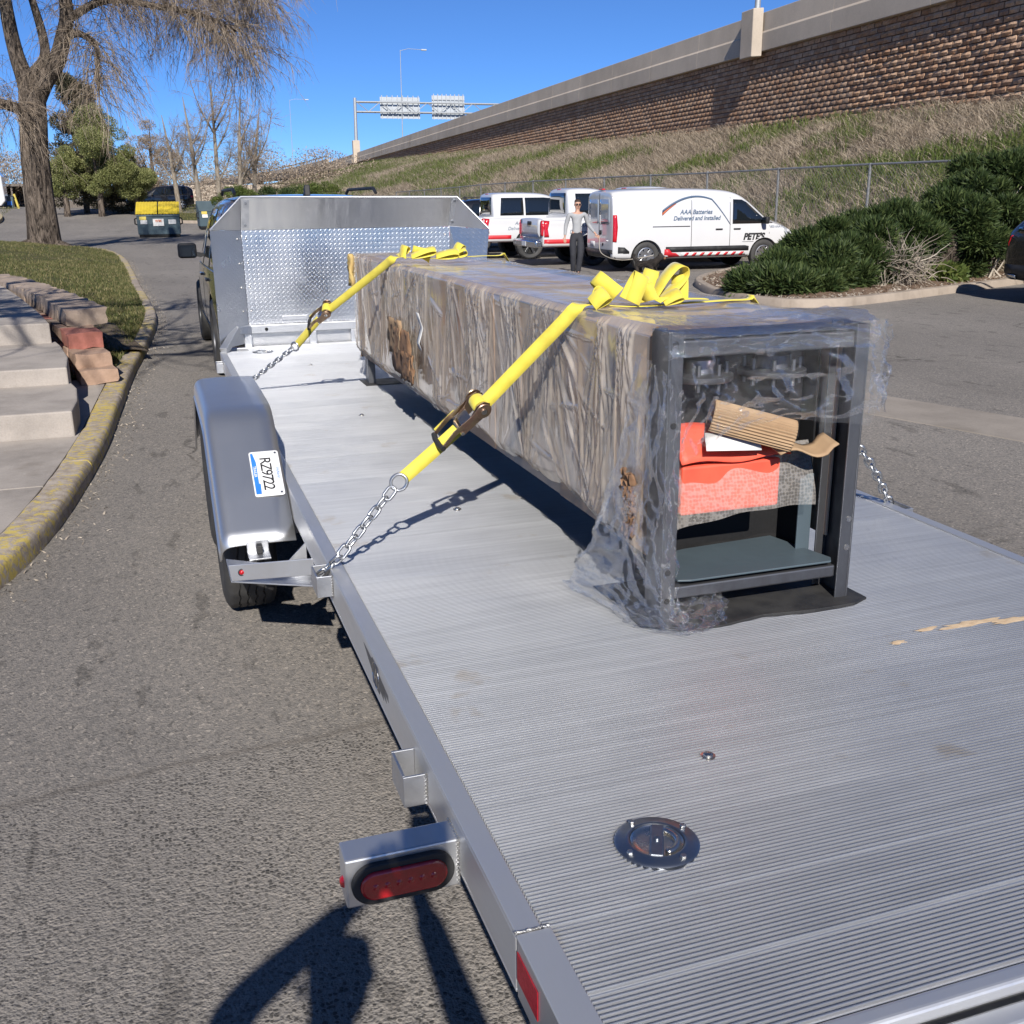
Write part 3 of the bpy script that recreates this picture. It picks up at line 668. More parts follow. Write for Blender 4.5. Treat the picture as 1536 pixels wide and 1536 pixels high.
# ---- the bank up to the freeway
def bankz(x, y):
    t = np.clip((np.asarray(x, float)-xf(y))/(xw(y)-xf(y)), 0, 1.12)
    return gz(x, y)*(1-np.clip(t, 0, 1))-.05+.35*sst(0, .04, t)+(zb(y)-.3)*(t**1.0)+(fbm2(np.asarray(x)*.8, np.asarray(y)*.8, 8)-.45)*.5*np.clip(t*6, 0, 1)
ys = np.r_[np.linspace(2, 60, 70), np.linspace(62, 150, 50), np.linspace(155, 420, 24)]; ts = np.linspace(0, 1.06, 34)
P = [[(float(xf(y)+(xw(y)-xf(y))*t), y, float(bankz(xf(y)+(xw(y)-xf(y))*t, y))) for t in ts] for y in ys]
mb = MB(); mb.grid(P); o = mb.build('bank', 'bank', None, 180); tag(o, kind='structure')
def bank_pts(n_, y0, y1, seed, pw=1.0):
    r = np.random.default_rng(seed); y = y0+(y1-y0)*r.random(n_)**pw; t = r.random(n_); x = xf(y)+(xw(y)-xf(y))*t; return x, y, t
x, y, t = bank_pts(150000, 12, 150, 31, 1.7); g = fbm2(x*.35, y*.22, 12)
keep = (np.random.default_rng(1).random(len(x)) < np.clip(1.2-(g-.40)*6, .25, 1)); x, y = x[keep], y[keep]
sc_ = .5+y/45
o = blades('dry_grass', x, y, bankz(x, y)-.03, .34, .024, 'straw', 1.15, 33, (-.5, .35)); tag(o, 'dry straw coloured grass lying over the bank below the block wall', 'grass', kind='stuff')
x, y, t = bank_pts(170000, 12, 170, 37, 1.5); g = fbm2(x*.35, y*.22, 12)+np.where(y > 70, .10, 0)*np.clip(t*2, 0, 1)
hi = np.clip(1.2-abs(t-.62)*1.8, .1, 1); keep = np.random.default_rng(2).random(len(x)) < np.clip((g-.425)*8, 0, 1)*hi; x, y = x[keep], y[keep]
o = blades('green_weeds', x, y, bankz(x, y)-.03, .36, .035, 'weed', .4, 39); tag(o, 'patches of green weeds growing on the bank below the block wall', 'grass', kind='stuff')
# ---- freeway retaining wall: coping, courses of split-faced blocks
fwall = thing('retaining_wall', 'tall freeway retaining wall of brown split-face blocks under a concrete parapet', 'wall', (26, 43, 4))
WO = Vector((26, 43, 4)); wd = Vector((.067, 1, 0)).normalized(); wn = Vector((-1, .067, 0)).normalized()
def wpt(s_, out, z): p = Vector((26, 43, 0))+wd*s_+wn*out; return Vector((p.x, p.y, z))
mb = MB(); S0, S1 = -24, 152
mb.grid([[wpt(a, -.12, 3.0), wpt(a, -.12, 7.66)] for a in np.linspace(S0, S1, 30)]); mb.build('backing', 'joint', fwall)
PT = [(-.3, 7.62), (.24, 7.62), (.24, 8.34), (.205, 8.40), (.18, 8.42), (.14, 9.2), (-.25, 9.2)]
seglen = 6.1; a = S0
while a < S1+60:
    mb = MB(); mb.grid([[wpt(q_, o_, z_) for o_, z_ in PT] for q_ in np.linspace(a+.012, a+seglen-.012, 3)])
    for q_ in (a+.012, a+seglen-.012): mb.add([wpt(q_, o_, z_) for o_, z_ in PT], [tuple(range(len(PT)))])
    mb.build('parapet', 'parapet', fwall, None, .02); a += seglen
# pilaster
mb = MB(); poly = [(-.8, .25), (-.55, .62), (.55, .62), (.8, .25)]
mb.prism(poly, 7.42, 9.36, lambda p, q_, d: wpt(.6+p, q_, d)); mb.build('pilaster', 'parapet', fwall, None, .03)
BL, BH = .457, .203
def split_block(seed):
    rr = random.Random(seed); L, H = BL-.035, BH-.028
    n_x, n_z = 4, 3; F = []
    for j in range(n_z):
        row = []
        for i_ in range(n_x):
            e = (i_ in (0, n_x-1)) or (j in (0, n_z-1)); row.append((-L/2+L*i_/(n_x-1), -(rr.uniform(-.015, .01) if e else rr.uniform(.035, .095)), -H/2+H*j/(n_z-1)))
        F.append(row)
    m_ = MB(); m_.grid(F); bk = [(F[j][i_][0], .16, F[j][i_][2]) for j, i_ in ((0, 0), (0, 3), (2, 3), (2, 0))]
    bv = [F[0][0], F[0][3], F[2][3], F[2][0]]
    m_.add(bv+bk, [(0, 1, 5, 4), (1, 2, 6, 5), (2, 3, 7, 6), (3, 0, 4, 7)])
    return m_
SBM = [split_block(k_) for k_ in range(6)]; SBME = [b_.mesh('brick') for b_ in SBM]
for me in SBME: me.materials.append(MAT['block'])
cells = []
for row in range(int((7.62-4.0)/BH)):
    z = 7.62-BH*(row+.5); off_ = (row % 2)*BL/2
    for kq in range(int((S1-S0)/BL)):
        s_ = S0+kq*BL+off_; y = 43+s_*wd.y
        if z+BH/2 < float(zb(y))-.45 or y > 190: continue
        p = wpt(s_, -.02-row*.004, z)
        rel = p-CAMP; cxp = rel.dot(RT)/rel.dot(FW); cyp = rel.dot(DN)/rel.dot(FW)
        vis = abs(cxp) < .495 and abs(cyp) < .495 and z > float(zb(y))+.12
        cells.append((0 if vis else 1, rel.length, p, row))
cells.sort(key=lambda c: (c[0], c[1]))
rotw = math.atan2(wn.y, wn.x)+math.pi/2
Mr = Matrix.Rotation(rotw, 4, 'Z')
near = cells[:300]
for i_, (_, _, p, _) in enumerate(near):
    o = bpy.data.objects.new('brick', SBME[i_*7 % 6]); COL.objects.link(o); o.parent = fwall; o.location = p-WO+wn*random.uniform(-.02, .02); o.rotation_euler = (0, 0, rotw)
rest = cells[300:]; VV = []; FF = []; base = 0
for i_, (_, _, p, _) in enumerate(rest):
    b_ = SBM[(i_*5+i_//7) % 6]; Vb = np.array([tuple((Mr @ Vector(v))+p+wn*random.uniform(-.02, .02)*0) for v in b_.v]); VV.append(Vb); FF.append(np.array(b_.f)+base); base += len(Vb)
o = np_mesh('bricks', np.concatenate(VV), np.concatenate(FF), 'block', fwall, None, WO); o['kind'] = 'stuff'
# further freeway: bridge with railing, seen small at far left of the wall
br = thing('bridge', 'far freeway bridge deck with railing, left of the block wall end', 'bridge', (35, 280, 6))
mb = MB(); BR = catmull([(34.6, 214, 9.1), (35.6, 272, 9.1), (34, 318, 9.15), (31, 371, 9.2), (28, 430, 9.2), (18, 520, 9.2)], 4)
for a, b in zip(BR, BR[1:]): mb.beam(a+Vector((2, 0, -1.7)), b+Vector((2, 0, -1.7)), 5, 1.5)
mb.build('girder', 'old_wood', br)
mb = MB()
for a, b in zip(BR, BR[1:]): mb.beam(a+Vector((0, 0, -.55)), b+Vector((0, 0, -.55)), .5, .9)
mb.build('barrier', 'parapet', br)
for a in catmull([p for p in BR], 5)[::2]: MB().cyl(a+Vector((.1, 0, -.2)), a+Vector((.1, 0, .55)), .12, 6).build('railing_post', 'pole', br)
mb = MB(); mb.tube([p+Vector((.1, 0, .5)) for p in BR], .12, 6); mb.build('railing', 'pole', br)
for q_ in (2, 6, 10, 14): p = BR[q_]; MB().box(p.x+.5, p.x+3, p.y-1, p.y+1, 0, p.z-2.3).build('pier', 'parapet', br)
# ================================================================== TRAILER
DZ = .588                     # rib tops
tr = thing('flatbed_trailer', 'long ribbed aluminium flatbed trailer with tall front guard and tandem wheels', 'trailer', (1, 4.5, 0))
# ---- deck planks: ribbed extrusions running across
def plank_mesh(wid, ribs, x0, x1):
    prof = [(0, DZ-.030), (0, DZ-.0060), ]
    p = wid/ribs
    for k in range(ribs):
        c = (k+.5)*p; prof += [(c-.0023, DZ-.0060), (c-.0014, DZ-.0003), (c-.0009, DZ), (c+.0009, DZ), (c+.0014, DZ-.0003), (c+.0023, DZ-.0060)]
    prof += [(wid-.0012, DZ-.0060), (wid-.0012, DZ-.030)]
    m_ = MB(); m_.grid([[(x0, a, z) for a, z in prof], [(x1, a, z) for a, z in prof]])
    k = len(prof); m_.add([(x0, a, z) for a, z in prof], [tuple(range(k))]); m_.add([(x1, a, z) for a, z in prof], [tuple(reversed(range(k)))])
    return m_
NP = 34; PWD = (8.10-1.277)/NP
me = None
for k in range(NP):
    if me is None:
        o = plank_mesh(PWD, 21, .002-1, 1.978-1).build('deck_plank', 'deck', None); me = o.data; o.parent = tr
    else:
        o = bpy.data.objects.new('deck_plank', me); COL.objects.link(o); o.parent = tr
    o.location = (0, 1.277+k*PWD-4.5, random.uniform(-.0006, .0006))
m_ = plank_mesh(.12, 12, .17-1, 1.81-1); o = m_.build('deck_plank', 'deck', None); o.parent = tr; o.location = (0, 8.10-4.5, 0)
# tail: the last planks fall away slightly behind the bend
for k in range(2):
    m_ = plank_mesh(.150, 16, .013-1, 1.967-1); o = m_.build('deck_plank', 'deck', None); o.parent = tr
    o.location = (0, 1.277-.150*(k+1)-4.5, -.001-.002*k); o.rotation_euler = (0, 0, 0)
# ---- side rails (channels): web, top flange, bottom lip
for sx, nm in ((-1, 'l'), (1, 'r')):
    X = lambda d: (-d if sx < 0 else 1.98+d)
    def bxx(m_, a, b, *r_): m_.box(min(X(a), X(b)), max(X(a), X(b)), *r_)
    m_ = MB(); bxx(m_, .001, .045, 1.28, 8.08, .582, .5905); bxx(m_, .037, .045, 1.28, 8.08, .4845, .582); bxx(m_, .005, .045, 1.28, 8.08, .4765, .4845)
    m_.build('side_rail', 'alu_rail', tr, None, .0025)
    m_ = MB(); P0 = [(1.272, .590), (1.272, .4765), (.98, .4745), (.98, .583)]
    m_.prism(P0, .037, .0452, lambda p, q_, d: (X(d), p, q_)); m_.build('tail_web', 'alu', tr, None, .002)
    m_ = MB(); m_.prism([(1.274, .5925), (1.274, .586), (.98, .578), (.98, .5845)], -.012, .0465, lambda p, q_, d: (X(d), p, q_)); m_.build('tail_cap', 'alu_rail', tr, None, .0025)
    # weld beads round the cap joint
    m_ = MB()
    for t in lin(0, 1, 12): m_.cyl((X(-.010+.054*t), 1.276+random.uniform(-.003, .003), .5935), (X(-.006+.054*t), 1.277, .5932), .0022, 6)
    m_.build('weld', 'weld', tr, 60)['kind'] = 'stuff'
    m_ = MB(); m_.box(X(.0455) if sx > 0 else X(.0475), X(.0475) if sx > 0 else X(.0455), 1.175, 1.268, .513, .566); m_.build('reflector', 'red_tape', tr, None, .001)
    # stake pockets: open-topped boxes
    for yk in (1.84, 4.0 if sx > 0 else 2.995, 6.3, 7.75):
        y0, y1 = yk, yk+.115; h0, h1 = (.482, .553) if yk != 2.995 else (.515, .583)
        if sx > 0 and yk == 4.0: y0, y1, h0, h1 = 2.955, 3.07, .515, .583
        m_ = MB(); bxx(m_, .0455, .095, y0, y0+.006, h0, h1); bxx(m_, .0455, .095, y1-.006, y1, h0, h1); bxx(m_, .089, .095, y0+.0062, y1-.0062, h0, h1)
        m_.build('stake_pocket', 'alu_dull', tr, None, .0015)
        m_ = MB()
        for q_ in lin(h0, h1, 9): m_.cyl((X(.047), y0-.002, q_), (X(.049), y0-.004, q_+.006), .0025, 6)
        m_.build('weld', 'weld', tr, 60)['kind'] = 'stuff'
    # lamp box with oval lamp
    m_ = MB(); bxx(m_, .0458, .258, 1.602, 1.668, .452, .5525); bx_ = m_.build('lamp_box', 'alu', tr, None, .004)
    cx_ = X(.153); m_ = MB()
    def oval(a, b, r_, n_=14): return [(a*math.copysign(1, math.cos(t))*0+(a-r_)*(1 if math.cos(t) > 0 else -1)+r_*math.cos(t), b*math.sin(t)) for t in lin(-math.pi/2, 1.5*math.pi, 4*n_, endpoint=False)]
    m_.prism(oval(.096, .041, .041), 1.5895, 1.604, lambda p, q_, d: (cx_+p, d, .500+q_)); m_.build('lamp_gasket', 'rubber', tr, 40, .003)
    m_ = MB(); m_.prism(oval(.081, .029, .029), 1.583, 1.596, lambda p, q_, d: (cx_+p, d, .500+q_)); lens = m_.build('lamp_lens', 'red_lens', tr, 40, .005, 0, 3)
    for k in range(6):
        m_ = MB(); m_.lathe([(0, -.003), (.004, -.0025), (.007, 0)], 12, Matrix.Translation((cx_-.054+k*.0216, 1.5835, .500)) @ Matrix.Rotation(R(90), 4, 'Z')); m_.build('led', 'red_lens', lens, 180)
    m_ = MB()
    for t in lin(.456, .550, 12): m_.cyl((X(.0465), 1.600+random.uniform(-.002, .002), t), (X(.048), 1.599, t+.006), .0026, 6)
    for t in lin(1.604, 1.664, 8): m_.cyl((X(.0465), t, .5535), (X(.048), t+.006, .5535), .0026, 6)
    m_.build('weld', 'weld', tr, 60)['kind'] = 'stuff'
    m_ = MB(); m_.lathe([(0, .007), (.008, .006), (.012, 0)], 16, Matrix.Translation((X(.258), 1.634, .49)) @ Matrix.Rotation(0 if sx > 0 else math.pi, 4, 'Z')); m_.build('side_marker', 'red_lens', tr, 180)
    # ---- fender: pressed sheet, two slopes, rolled outer lip
    path = []
    def arc(p, a, b, n_=6):
        a, b, p = Vector((*a, 0)), Vector((*b, 0)), Vector((*p, 0))
        for t in lin(0, 1, n_): path.append(((1-t)**2*a+2*t*(1-t)*p+t*t*b))
    path.append(Vector((3.865, .425, 0)))
    for t in lin(.12, .9, 5): path.append(Vector((3.865+.50*t, .425+.36*t, 0)))
    arc((4.43, .832), (4.355, .775), (4.54, .838)); path.append(Vector((4.9, .842, 0))); arc((5.41, .832), (5.30, .838), (5.485, .775))
    path += [Vector((5.7, .62, 0)), Vector((5.975, .425, 0))]
    prof = [(.050, 0), (.12, .003), (.20, .004), (.27, .002)]+[(.285+.045*math.sin(t), -.045*(1-math.cos(t))+.001) for t in lin(0, math.pi/2, 6)]+[(.331, -.075), (.338, -.083), (.331, -.088)]
    rows = []
    for i_, p in enumerate(path):
        d = (path[min(i_+1, len(path)-1)]-path[max(i_-1, 0)]).normalized(); nn = Vector((-d.y, d.x, 0))
        rows.append([(X(a), p.x+nn.x*b_, p.y+nn.y*b_) for a, b_ in prof])
    m_ = MB(); m_.grid(rows); fe = m_.build('fender', 'fender', tr, 30, 0, .004)
    m_ = MB(); m_.box(min(X(.335), X(.31)), max(X(.335), X(.31)), 3.875, 3.885, .40, .43); 
    # bracket carrying the rear edge of the fender
    m_ = MB(); m_.prism([(.3215, 3.55), (.3215, 3.80), (.0465, 3.60), (.0465, 3.40)], .398, .4035, lambda p, q_, d: (X(p), q_, d)); m_.build('bracket_plate', 'alu_dull', tr, None, .001)
    m_ = MB(); m_.beam((X(.322), 3.548, .434), (X(.048), 3.398, .476), .006, .060); m_.build('bracket_bar', 'alu', tr, None, .002)
    m_ = MB(); m_.prism([(.0465, .41), (.0465, .50), (.14, .41)], 3.60, 3.606, lambda p, q_, d: (X(p), d, q_)); m_.build('gusset', 'alu_dull', tr)
    m_ = MB(); m_.box(min(X(.16), X(.24)), max(X(.16), X(.24)), 3.74, 3.83, .404, .4095, None); m_.box(min(X(.16), X(.24)), max(X(.16), X(.24)), 3.83, 3.836, .404, .452); m_.build('clip', 'alu_dull', tr, None, .001)
    m_ = MB(); m_.box(min(X(.185), X(.207)), max(X(.185), X(.207)), 3.79, 3.826, .41, .443); m_.build('rubber_bumper', 'rubber', tr, None, .004)
    m_ = MB(); m_.box(min(X(.10), X(.145)), max(X(.10), X(.145)), 3.60, 3.68, .404, .4085); m_.build('clip', 'bright', tr, None, .001)
    m_ = MB(); m_.lathe([(0, .006), (.006, .005), (.0095, 0)], 14, Matrix.Translation((X(.283), 3.5235, .441)) @ Matrix.Rotation(R(-90), 4, 'Z')); m_.build('marker_lamp', 'red_lens', tr, 180)
    m_ = MB(); m_.lathe([(.0095, .001), (.012, .003), (.014, 0)], 14, Matrix.Translation((X(.283), 3.5235, .441)) @ Matrix.Rotation(R(-90), 4, 'Z')); m_.build('grommet', 'rubber', tr, 180)
    # ---- wheels
    for yw in (4.385, 5.23):
        xc = X(.215); T = Matrix.Translation((xc, yw, .345)) @ Matrix.Rotation(0 if sx > 0 else math.pi, 4, 'Z')
        pr = [(.195, -.075), (.20, -.092), (.24, -.106), (.285, -.108), (.318, -.100), (.337, -.088)]
        for c in (-.066, -.033, 0, .033, .066):
            pr += [(.3445, c-.0125), (.345, c), (.3445, c+.0125)]
            if c < .06: pr += [(.336, c+.0148), (.336, c+.0182)]
        pr += [(.337, .088), (.318, .100), (.285, .108), (.24, .106), (.20, .092), (.195, .075)]
        m_ = MB(); nseg = 96; k = len(pr); vs = []
        for j in range(nseg):
            a = 2*math.pi*j/nseg; zig = .0032*(1 if (j//2) % 2 else -1)
            for (rr_, x_) in pr:
                g = zig if (abs(x_) < .075) else 0; rr2 = rr_-(.004 if (j % 4 == 0 and rr_ > .343) else 0)
                vs.append(T @ Vector((x_+g, rr2*math.cos(a), rr2*math.sin(a))))
        m_.add(vs, [(j*k+i_, j*k+i_+1, ((j+1) % nseg)*k+i_+1, ((j+1) % nseg)*k+i_) for j in range(nseg) for i_ in range(k-1)])
        wh = m_.build('wheel', 'tyre', tr, 35)
        m_ = MB(); m_.lathe([(0, .03), (.05, .03), (.055, .012), (.10, .02), (.135, .045), (.165, .03), (.175, .07), (.200, .088), (.203, .078), (.19, -.08)], 36, T); m_.build('rim', 'rim', wh, 30)
        m_ = MB(); m_.lathe([(0, .075), (.030, .07), (.036, .03)], 18, T); m_.build('hub_cap', 'chrome', wh, 40)
        for q_ in range(6):
            m_ = MB(); a = q_*math.pi/3; m_.cyl(T @ Vector((.02, .075*math.cos(a), .075*math.sin(a))), T @ Vector((.042, .075*math.cos(a), .075*math.sin(a))), .010, 6); m_.build('lug_nut', 'chrome', wh)
# axles, cross members under the deck, tongue
for yw in (4.385, 5.23): MB().box(-.12, 2.10, yw-.04, yw+.04, .30, .38).build('axle', 'steel', tr)
for k in range(12): y = 1.4+k*.58; MB().box(.001, 1.979, y, y+.05, .478, .554).build('cross_member', 'alu_dull', tr)
for xx_ in (.35, 1.63): MB().beam((xx_, 8.1, .50), (.99+(xx_-.99)*.12, 9.55, .47), .08, .10).build('tongue_beam', 'alu_dull', tr)
m_ = MB(); m_.cyl((.99, 9.4, .47), (.99, 9.72, .47), .05, 12); m_.build('coupler', 'steel', tr)
# ---- rear bar and bumper edge
MB().box(-.046, 2.026, .9405, .9735, .5585, .5865).build('tail_bar', 'alu_rail', tr, None, .009, 0, 4)
MB().box(-.040, 2.020, .900, .936, .5395, .5575).build('tail_bumper', 'alu_rail', tr, None, .005)
MB().box(-.036, 2.016, .925, .978, .475, .5392).build('tail_beam', 'alu_dull', tr, None, .004)
# ---- bolts
for xb in (.502, 1.478):
    for yb in (1.654, 3.52, 5.36, 7.2):
        m_ = MB(); m_.lathe([(.0155, 0), (.0155, .0025), (.0105, .003), (.0100, .0065), (.0055, .0085), (0, .009)], 16, Matrix.Translation((xb, yb, DZ-.001)) @ Matrix.Rotation(R(-90), 4, 'Y')); m_.build('bolt', 'bright', tr, 40)
# ---- recessed tie-down rings
for xr, yr in ((.269, 1.42), (1.711, 1.42), (.26, 7.98), (1.72, 7.98)):
    T = Matrix.Translation((xr, yr, DZ)) @ Matrix.Rotation(R(-90), 4, 'Y')
    m_ = MB(); m_.lathe([(.075, -.003), (.076, .003), (.072, .006), (.058, .0065), (.052, .009), (.049, .008), (.047, .0), (.0465, -.004)], 48, T); dr_ = m_.build('tie_down_flange', 'ring_steel', tr, 40)
    m_ = MB(); m_.lathe([(.0475, .006), (.044, .0025), (.034, .0012), (0, .0008)], 40, T); m_.build('tie_down_cup', 'bright', dr_, 180)
    m_ = MB(); ca, sa = math.cos(R(63)), math.sin(R(63)); Tb = Matrix.Translation((xr, yr, DZ)) @ Matrix.Rotation(R(63), 4, 'Z')
    m_.box(-.047, .045, -.0125, .0125, .0025, .0095, Tb); m_.build('tie_down_strap', 'ring_steel', dr_, None, .003)
    m_ = MB(); pts = [Tb @ Vector((.036*math.cos(t), .036*math.sin(t), .0045)) for t in lin(R(-150), R(-20), 16)]; m_.tube(pts, .0055, 10); m_.build('tie_down_ring', 'bright', dr_, 180)
    m_ = MB(); m_.lathe([(.006, .001), (.006, .0065), (.003, .0085), (0, .0085)], 10, Matrix.Translation((xr, yr, DZ+.006)) @ Matrix.Rotation(R(-90), 4, 'Y')); m_.build('rivet', 'ring_steel', dr_, 40)
    for q_ in range(4):
        a = R(18+90*q_); m_ = MB(); p = Vector((xr+.065*math.cos(a), yr+.065*math.sin(a), DZ+.006)); m_.cyl(p, p+Vector((0, 0, .006)), .0062, 6); m_.build('flange_bolt', 'bright', dr_, None, .001)
# ---- emblem on the left web
E0 = Vector((-.0462, 2.355, .540)); ey_ = Vector((0, -1, 0))
def em(poly, d, mat, nm): MB().prism(poly, 0, d, lambda p, q_, dd: (-.0456-dd, 2.355-p, .540+q_)).build(nm, mat, tr)
em([(-.150, .028), (-.05, .026), (-.038, .034), (.038, .034), (.05, .020), (.145, .012), (.150, -.004), (.118, .002), (.124, -.018), (.09, -.010), (.092, -.026), (.05, -.018), (.040, -.034), (-.040, -.034), (-.05, -.006), (-.10, .010)], .0006, 'emblem', 'emblem')
m_ = MB(); m_.tube([(-.0464, 2.355-.038*math.cos(t), .540+.033*math.sin(t)) for t in lin(0, 2*math.pi, 30, endpoint=False)], .0012, 6, closed=True); m_.build('emblem_oval', 'chrome', tr)
lettering('emblem_letter', 'A', .062, 'chrome', tr, (-.0470, 2.355, .540), (0, -1, 0), (0, 0, 1), shear=.3)
# ---- licence plate on the rear slope of the left fender
fo = Vector((-.118, 4.055, .5697)); up_ = Vector((0, .50, .36)).normalized(); nn_ = Vector((0, -.36, .50)).normalized()      # up the slope, out of it
fo = Vector((-.118, 3.865+.50*.555, .425+.36*.555))+nn_*.009
ex_ = -up_; ey2 = Vector((-1, 0, 0))*-1          # the plate lies on its side: reading runs down the slope
def pl_(p, q_, d): return fo+ex_*p+ey2*q_+nn_*d
hw, hh_, rc = .1525, .0585, .012
poly = [(sx_*(hw-rc)+rc*math.cos(t), sy_*(hh_-rc)+rc*math.sin(t)) for sx_, sy_, t0 in ((1, 1, 0), (-1, 1, 90), (-1, -1, 180), (1, -1, 270)) for t in [R(t0+x_) for x_ in (0, 30, 60, 90)]]
m_ = MB(); m_.prism(poly, -.0015, .0, lambda p, q_, d: pl_(p*.775, q_, d)); plt = m_.build('licence_plate', 'white_vinyl', tr, None, .0006)
lettering('plate_number', 'RZ9722', .062, 'ink', plt, pl_(.002, .000, .0010), ex_, ey2, spacing=.82, bold=.0004)
m_ = MB(); m_.prism([(-.108, -.053), (.105, -.053), (.105, -.032), (.055, -.030), (.050, -.036), (-.06, -.035), (-.108, -.044)], .0004, .0008, lambda p, q_, d: pl_(p, q_, d)); m_.build('plate_band', 'blue_ink', plt)
lettering('plate_word', 'TRAILER', .0155, 'white_vinyl', plt, pl_(-.012, -.0445, .0012), ex_, ey2, bold=.0003)
lettering('plate_state', 'Indiana', .020, 'blue_ink', plt, pl_(0, .046, .0010), ex_, ey2, shear=.4)
for a, b_ in ((-.104, .046), (.104, .046)):
    m_ = MB(); m_.cyl(pl_(a, b_, 0), pl_(a, b_, .003), .005, 10); m_.build('plate_screw', 'galv', plt)
# ---- front guard: centre panel, sloped hood, swept wings, posts
HB = 8.34
def quadm(nm, a, b, c, d, mat, th=.004, **k): m_ = MB(); m_.add([a, b, c, d], [(0, 1, 2, 3)]); return m_.build(nm, mat, tr, None, 0, th)
ctr = quadm('guard_panel', (.205, HB, .755), (1.838, HB, .755), (1.838, HB, 1.462), (.205, HB, 1.462), 'tread_xz')
quadm('guard_hood', (.203, HB-.001, 1.464), (1.84, HB-.001, 1.464), (1.885, HB-.075, 1.685), (.215, HB-.075, 1.70), 'guard')
quadm('guard_wing', (-.036, 8.105, .600), (.201, HB, .62), (.201, HB, 1.4625), (-.036, 8.105, 1.470), 'tread_yz')
quadm('guard_wing', (2.016, 8.105, .600), (1.842, HB, .62), (1.842, HB, 1.4625), (2.10, 8.105, 1.440), 'tread_yz')
for a, b_, c in (((-.036, 8.106, 1.472), (.199, HB-.002, 1.465), (.213, HB-.076, 1.70)), ((2.10, 8.106, 1.442), (1.844, HB-.002, 1.465), (1.888, HB-.076, 1.685))):
    m_ = MB(); m_.add([a, b_, c], [(0, 1, 2)]); m_.build('guard_corner', 'guard', tr, None, 0, .004)
# rolled top lip
m_ = MB(); m_.tube([(-.036, 8.103, 1.474), (.213, HB-.078, 1.704), (1.888, HB-.078, 1.689), (2.10, 8.103, 1.444)], .008, 8); m_.build('guard_lip', 'alu', tr, 60)
# straps and rivets on the hood ends, panel rivets
for xs_ in (.235, 1.858):
    m_ = MB(); m_.beam((xs_, HB-.012, 1.475), (xs_+.012, HB-.080, 1.68), .055, .005, (0, -1, 0)); m_.build('hood_strap', 'alu_dull', tr)
    for t in (.12, .9):
        p = Vector((xs_, HB-.012, 1.475)).lerp(Vector((xs_+.012, HB-.080, 1.68)), t); m_ = MB(); m_.cyl(p, p+Vector((0, -.012, -.003)), .011, 10); m_.build('rivet', 'ring_steel', tr, 50)
for xs_ in (.17, .235, 1.80):
    for zz in (.86, 1.04, 1.22, 1.40):
        y_ = HB-.003 if xs_ > .2 else HB-.035; m_ = MB(); m_.lathe([(0, .006), (.006, .004), (.0085, 0)], 8, Matrix.Translation((xs_, y_, zz)) @ Matrix.Rotation(R(-90), 4, 'Z')); m_.build('rivet', 'bright', tr, 180)
m_ = MB(); m_.box(.14, 1.90, 8.285, 8.335, .690, .752); m_.build('guard_rail', 'alu', tr, None, .004)
for xs_ in (.16, .66, .99, 1.32, 1.82): MB().box(xs_, xs_+.055, 8.290, 8.332, .588, .6895).build('guard_post', 'alu', tr, None, .003)
m_ = MB(); m_.box(.0, 1.98, 8.223, 8.283, .530, .592); m_.build('front_rail', 'alu', tr, None, .003)
quadm('guard_skirt', (.16, 8.345, .50), (1.85, 8.345, .50), (1.85, 8.345, .70), (.16, 8.345, .70), 'guard')
for xa, xb in ((-.020, .105), (2.0, 1.875)):
    m_ = MB(); m_.beam((xa, 8.03, .600), (xb, 8.25, .735), .055, .055); m_.build('corner_brace', 'alu', tr, None, .004)
    m_ = MB(); m_.beam((xb, 8.25, .722), (xb+(.10 if xa < .5 else -.10), 8.30, .722), .055, .058); m_.build('corner_brace', 'alu_dull', tr, None, .003)
    m_ = MB(); m_.box(min(xa, xb), max(xa, xb), 8.24, 8.246, .755, .79); m_.build('clip', 'alu', tr)
m_ = MB(); m_.cyl((.33, 8.2835, .72), (.33, 8.279, .72), .013, 16); m_.build('rail_hole', 'matte_black', tr)
MB().box(.46, .66, 8.325, 8.334, .778, .812).build('handle_plate', 'alu_dull', tr, None, .003)
# dried sand on the deck
for cx_, cy_, a_, b_ in ((1.50, 2.02, .10, .016), (1.36, 2.03, .035, .010), (1.62, 2.00, .07, .014), (1.235, 1.985, .022, .010), (1.76, 1.99, .05, .012)):
    m_ = MB(); k = 18; ring = []
    for i_ in range(k):
        t = 2*math.pi*i_/k; q_ = 1+random.uniform(-.35, .35); ring.append((cx_+a_*math.cos(t)*q_, cy_+b_*math.sin(t)*q_, DZ+.0004))
    m_.add([(cx_, cy_, DZ+.002)]+ring, [(0, 1+i_, 1+(i_+1) % k) for i_ in range(k)]); o = m_.build('dried_sand', 'sand', None, 180); tag(o, 'thin streak of dried tan sand on the ribbed deck', 'sand', 'sand streaks on the deck')
# ================================================================== CARGO ON THE DECK
cg = thing('wrapped_machine', 'long carton-wrapped machine in shrink film with open steel frame end, on the trailer deck', 'cargo', (1.0, 2.3, DZ))
FY = 2.292                                              # rear plane of the steel frame
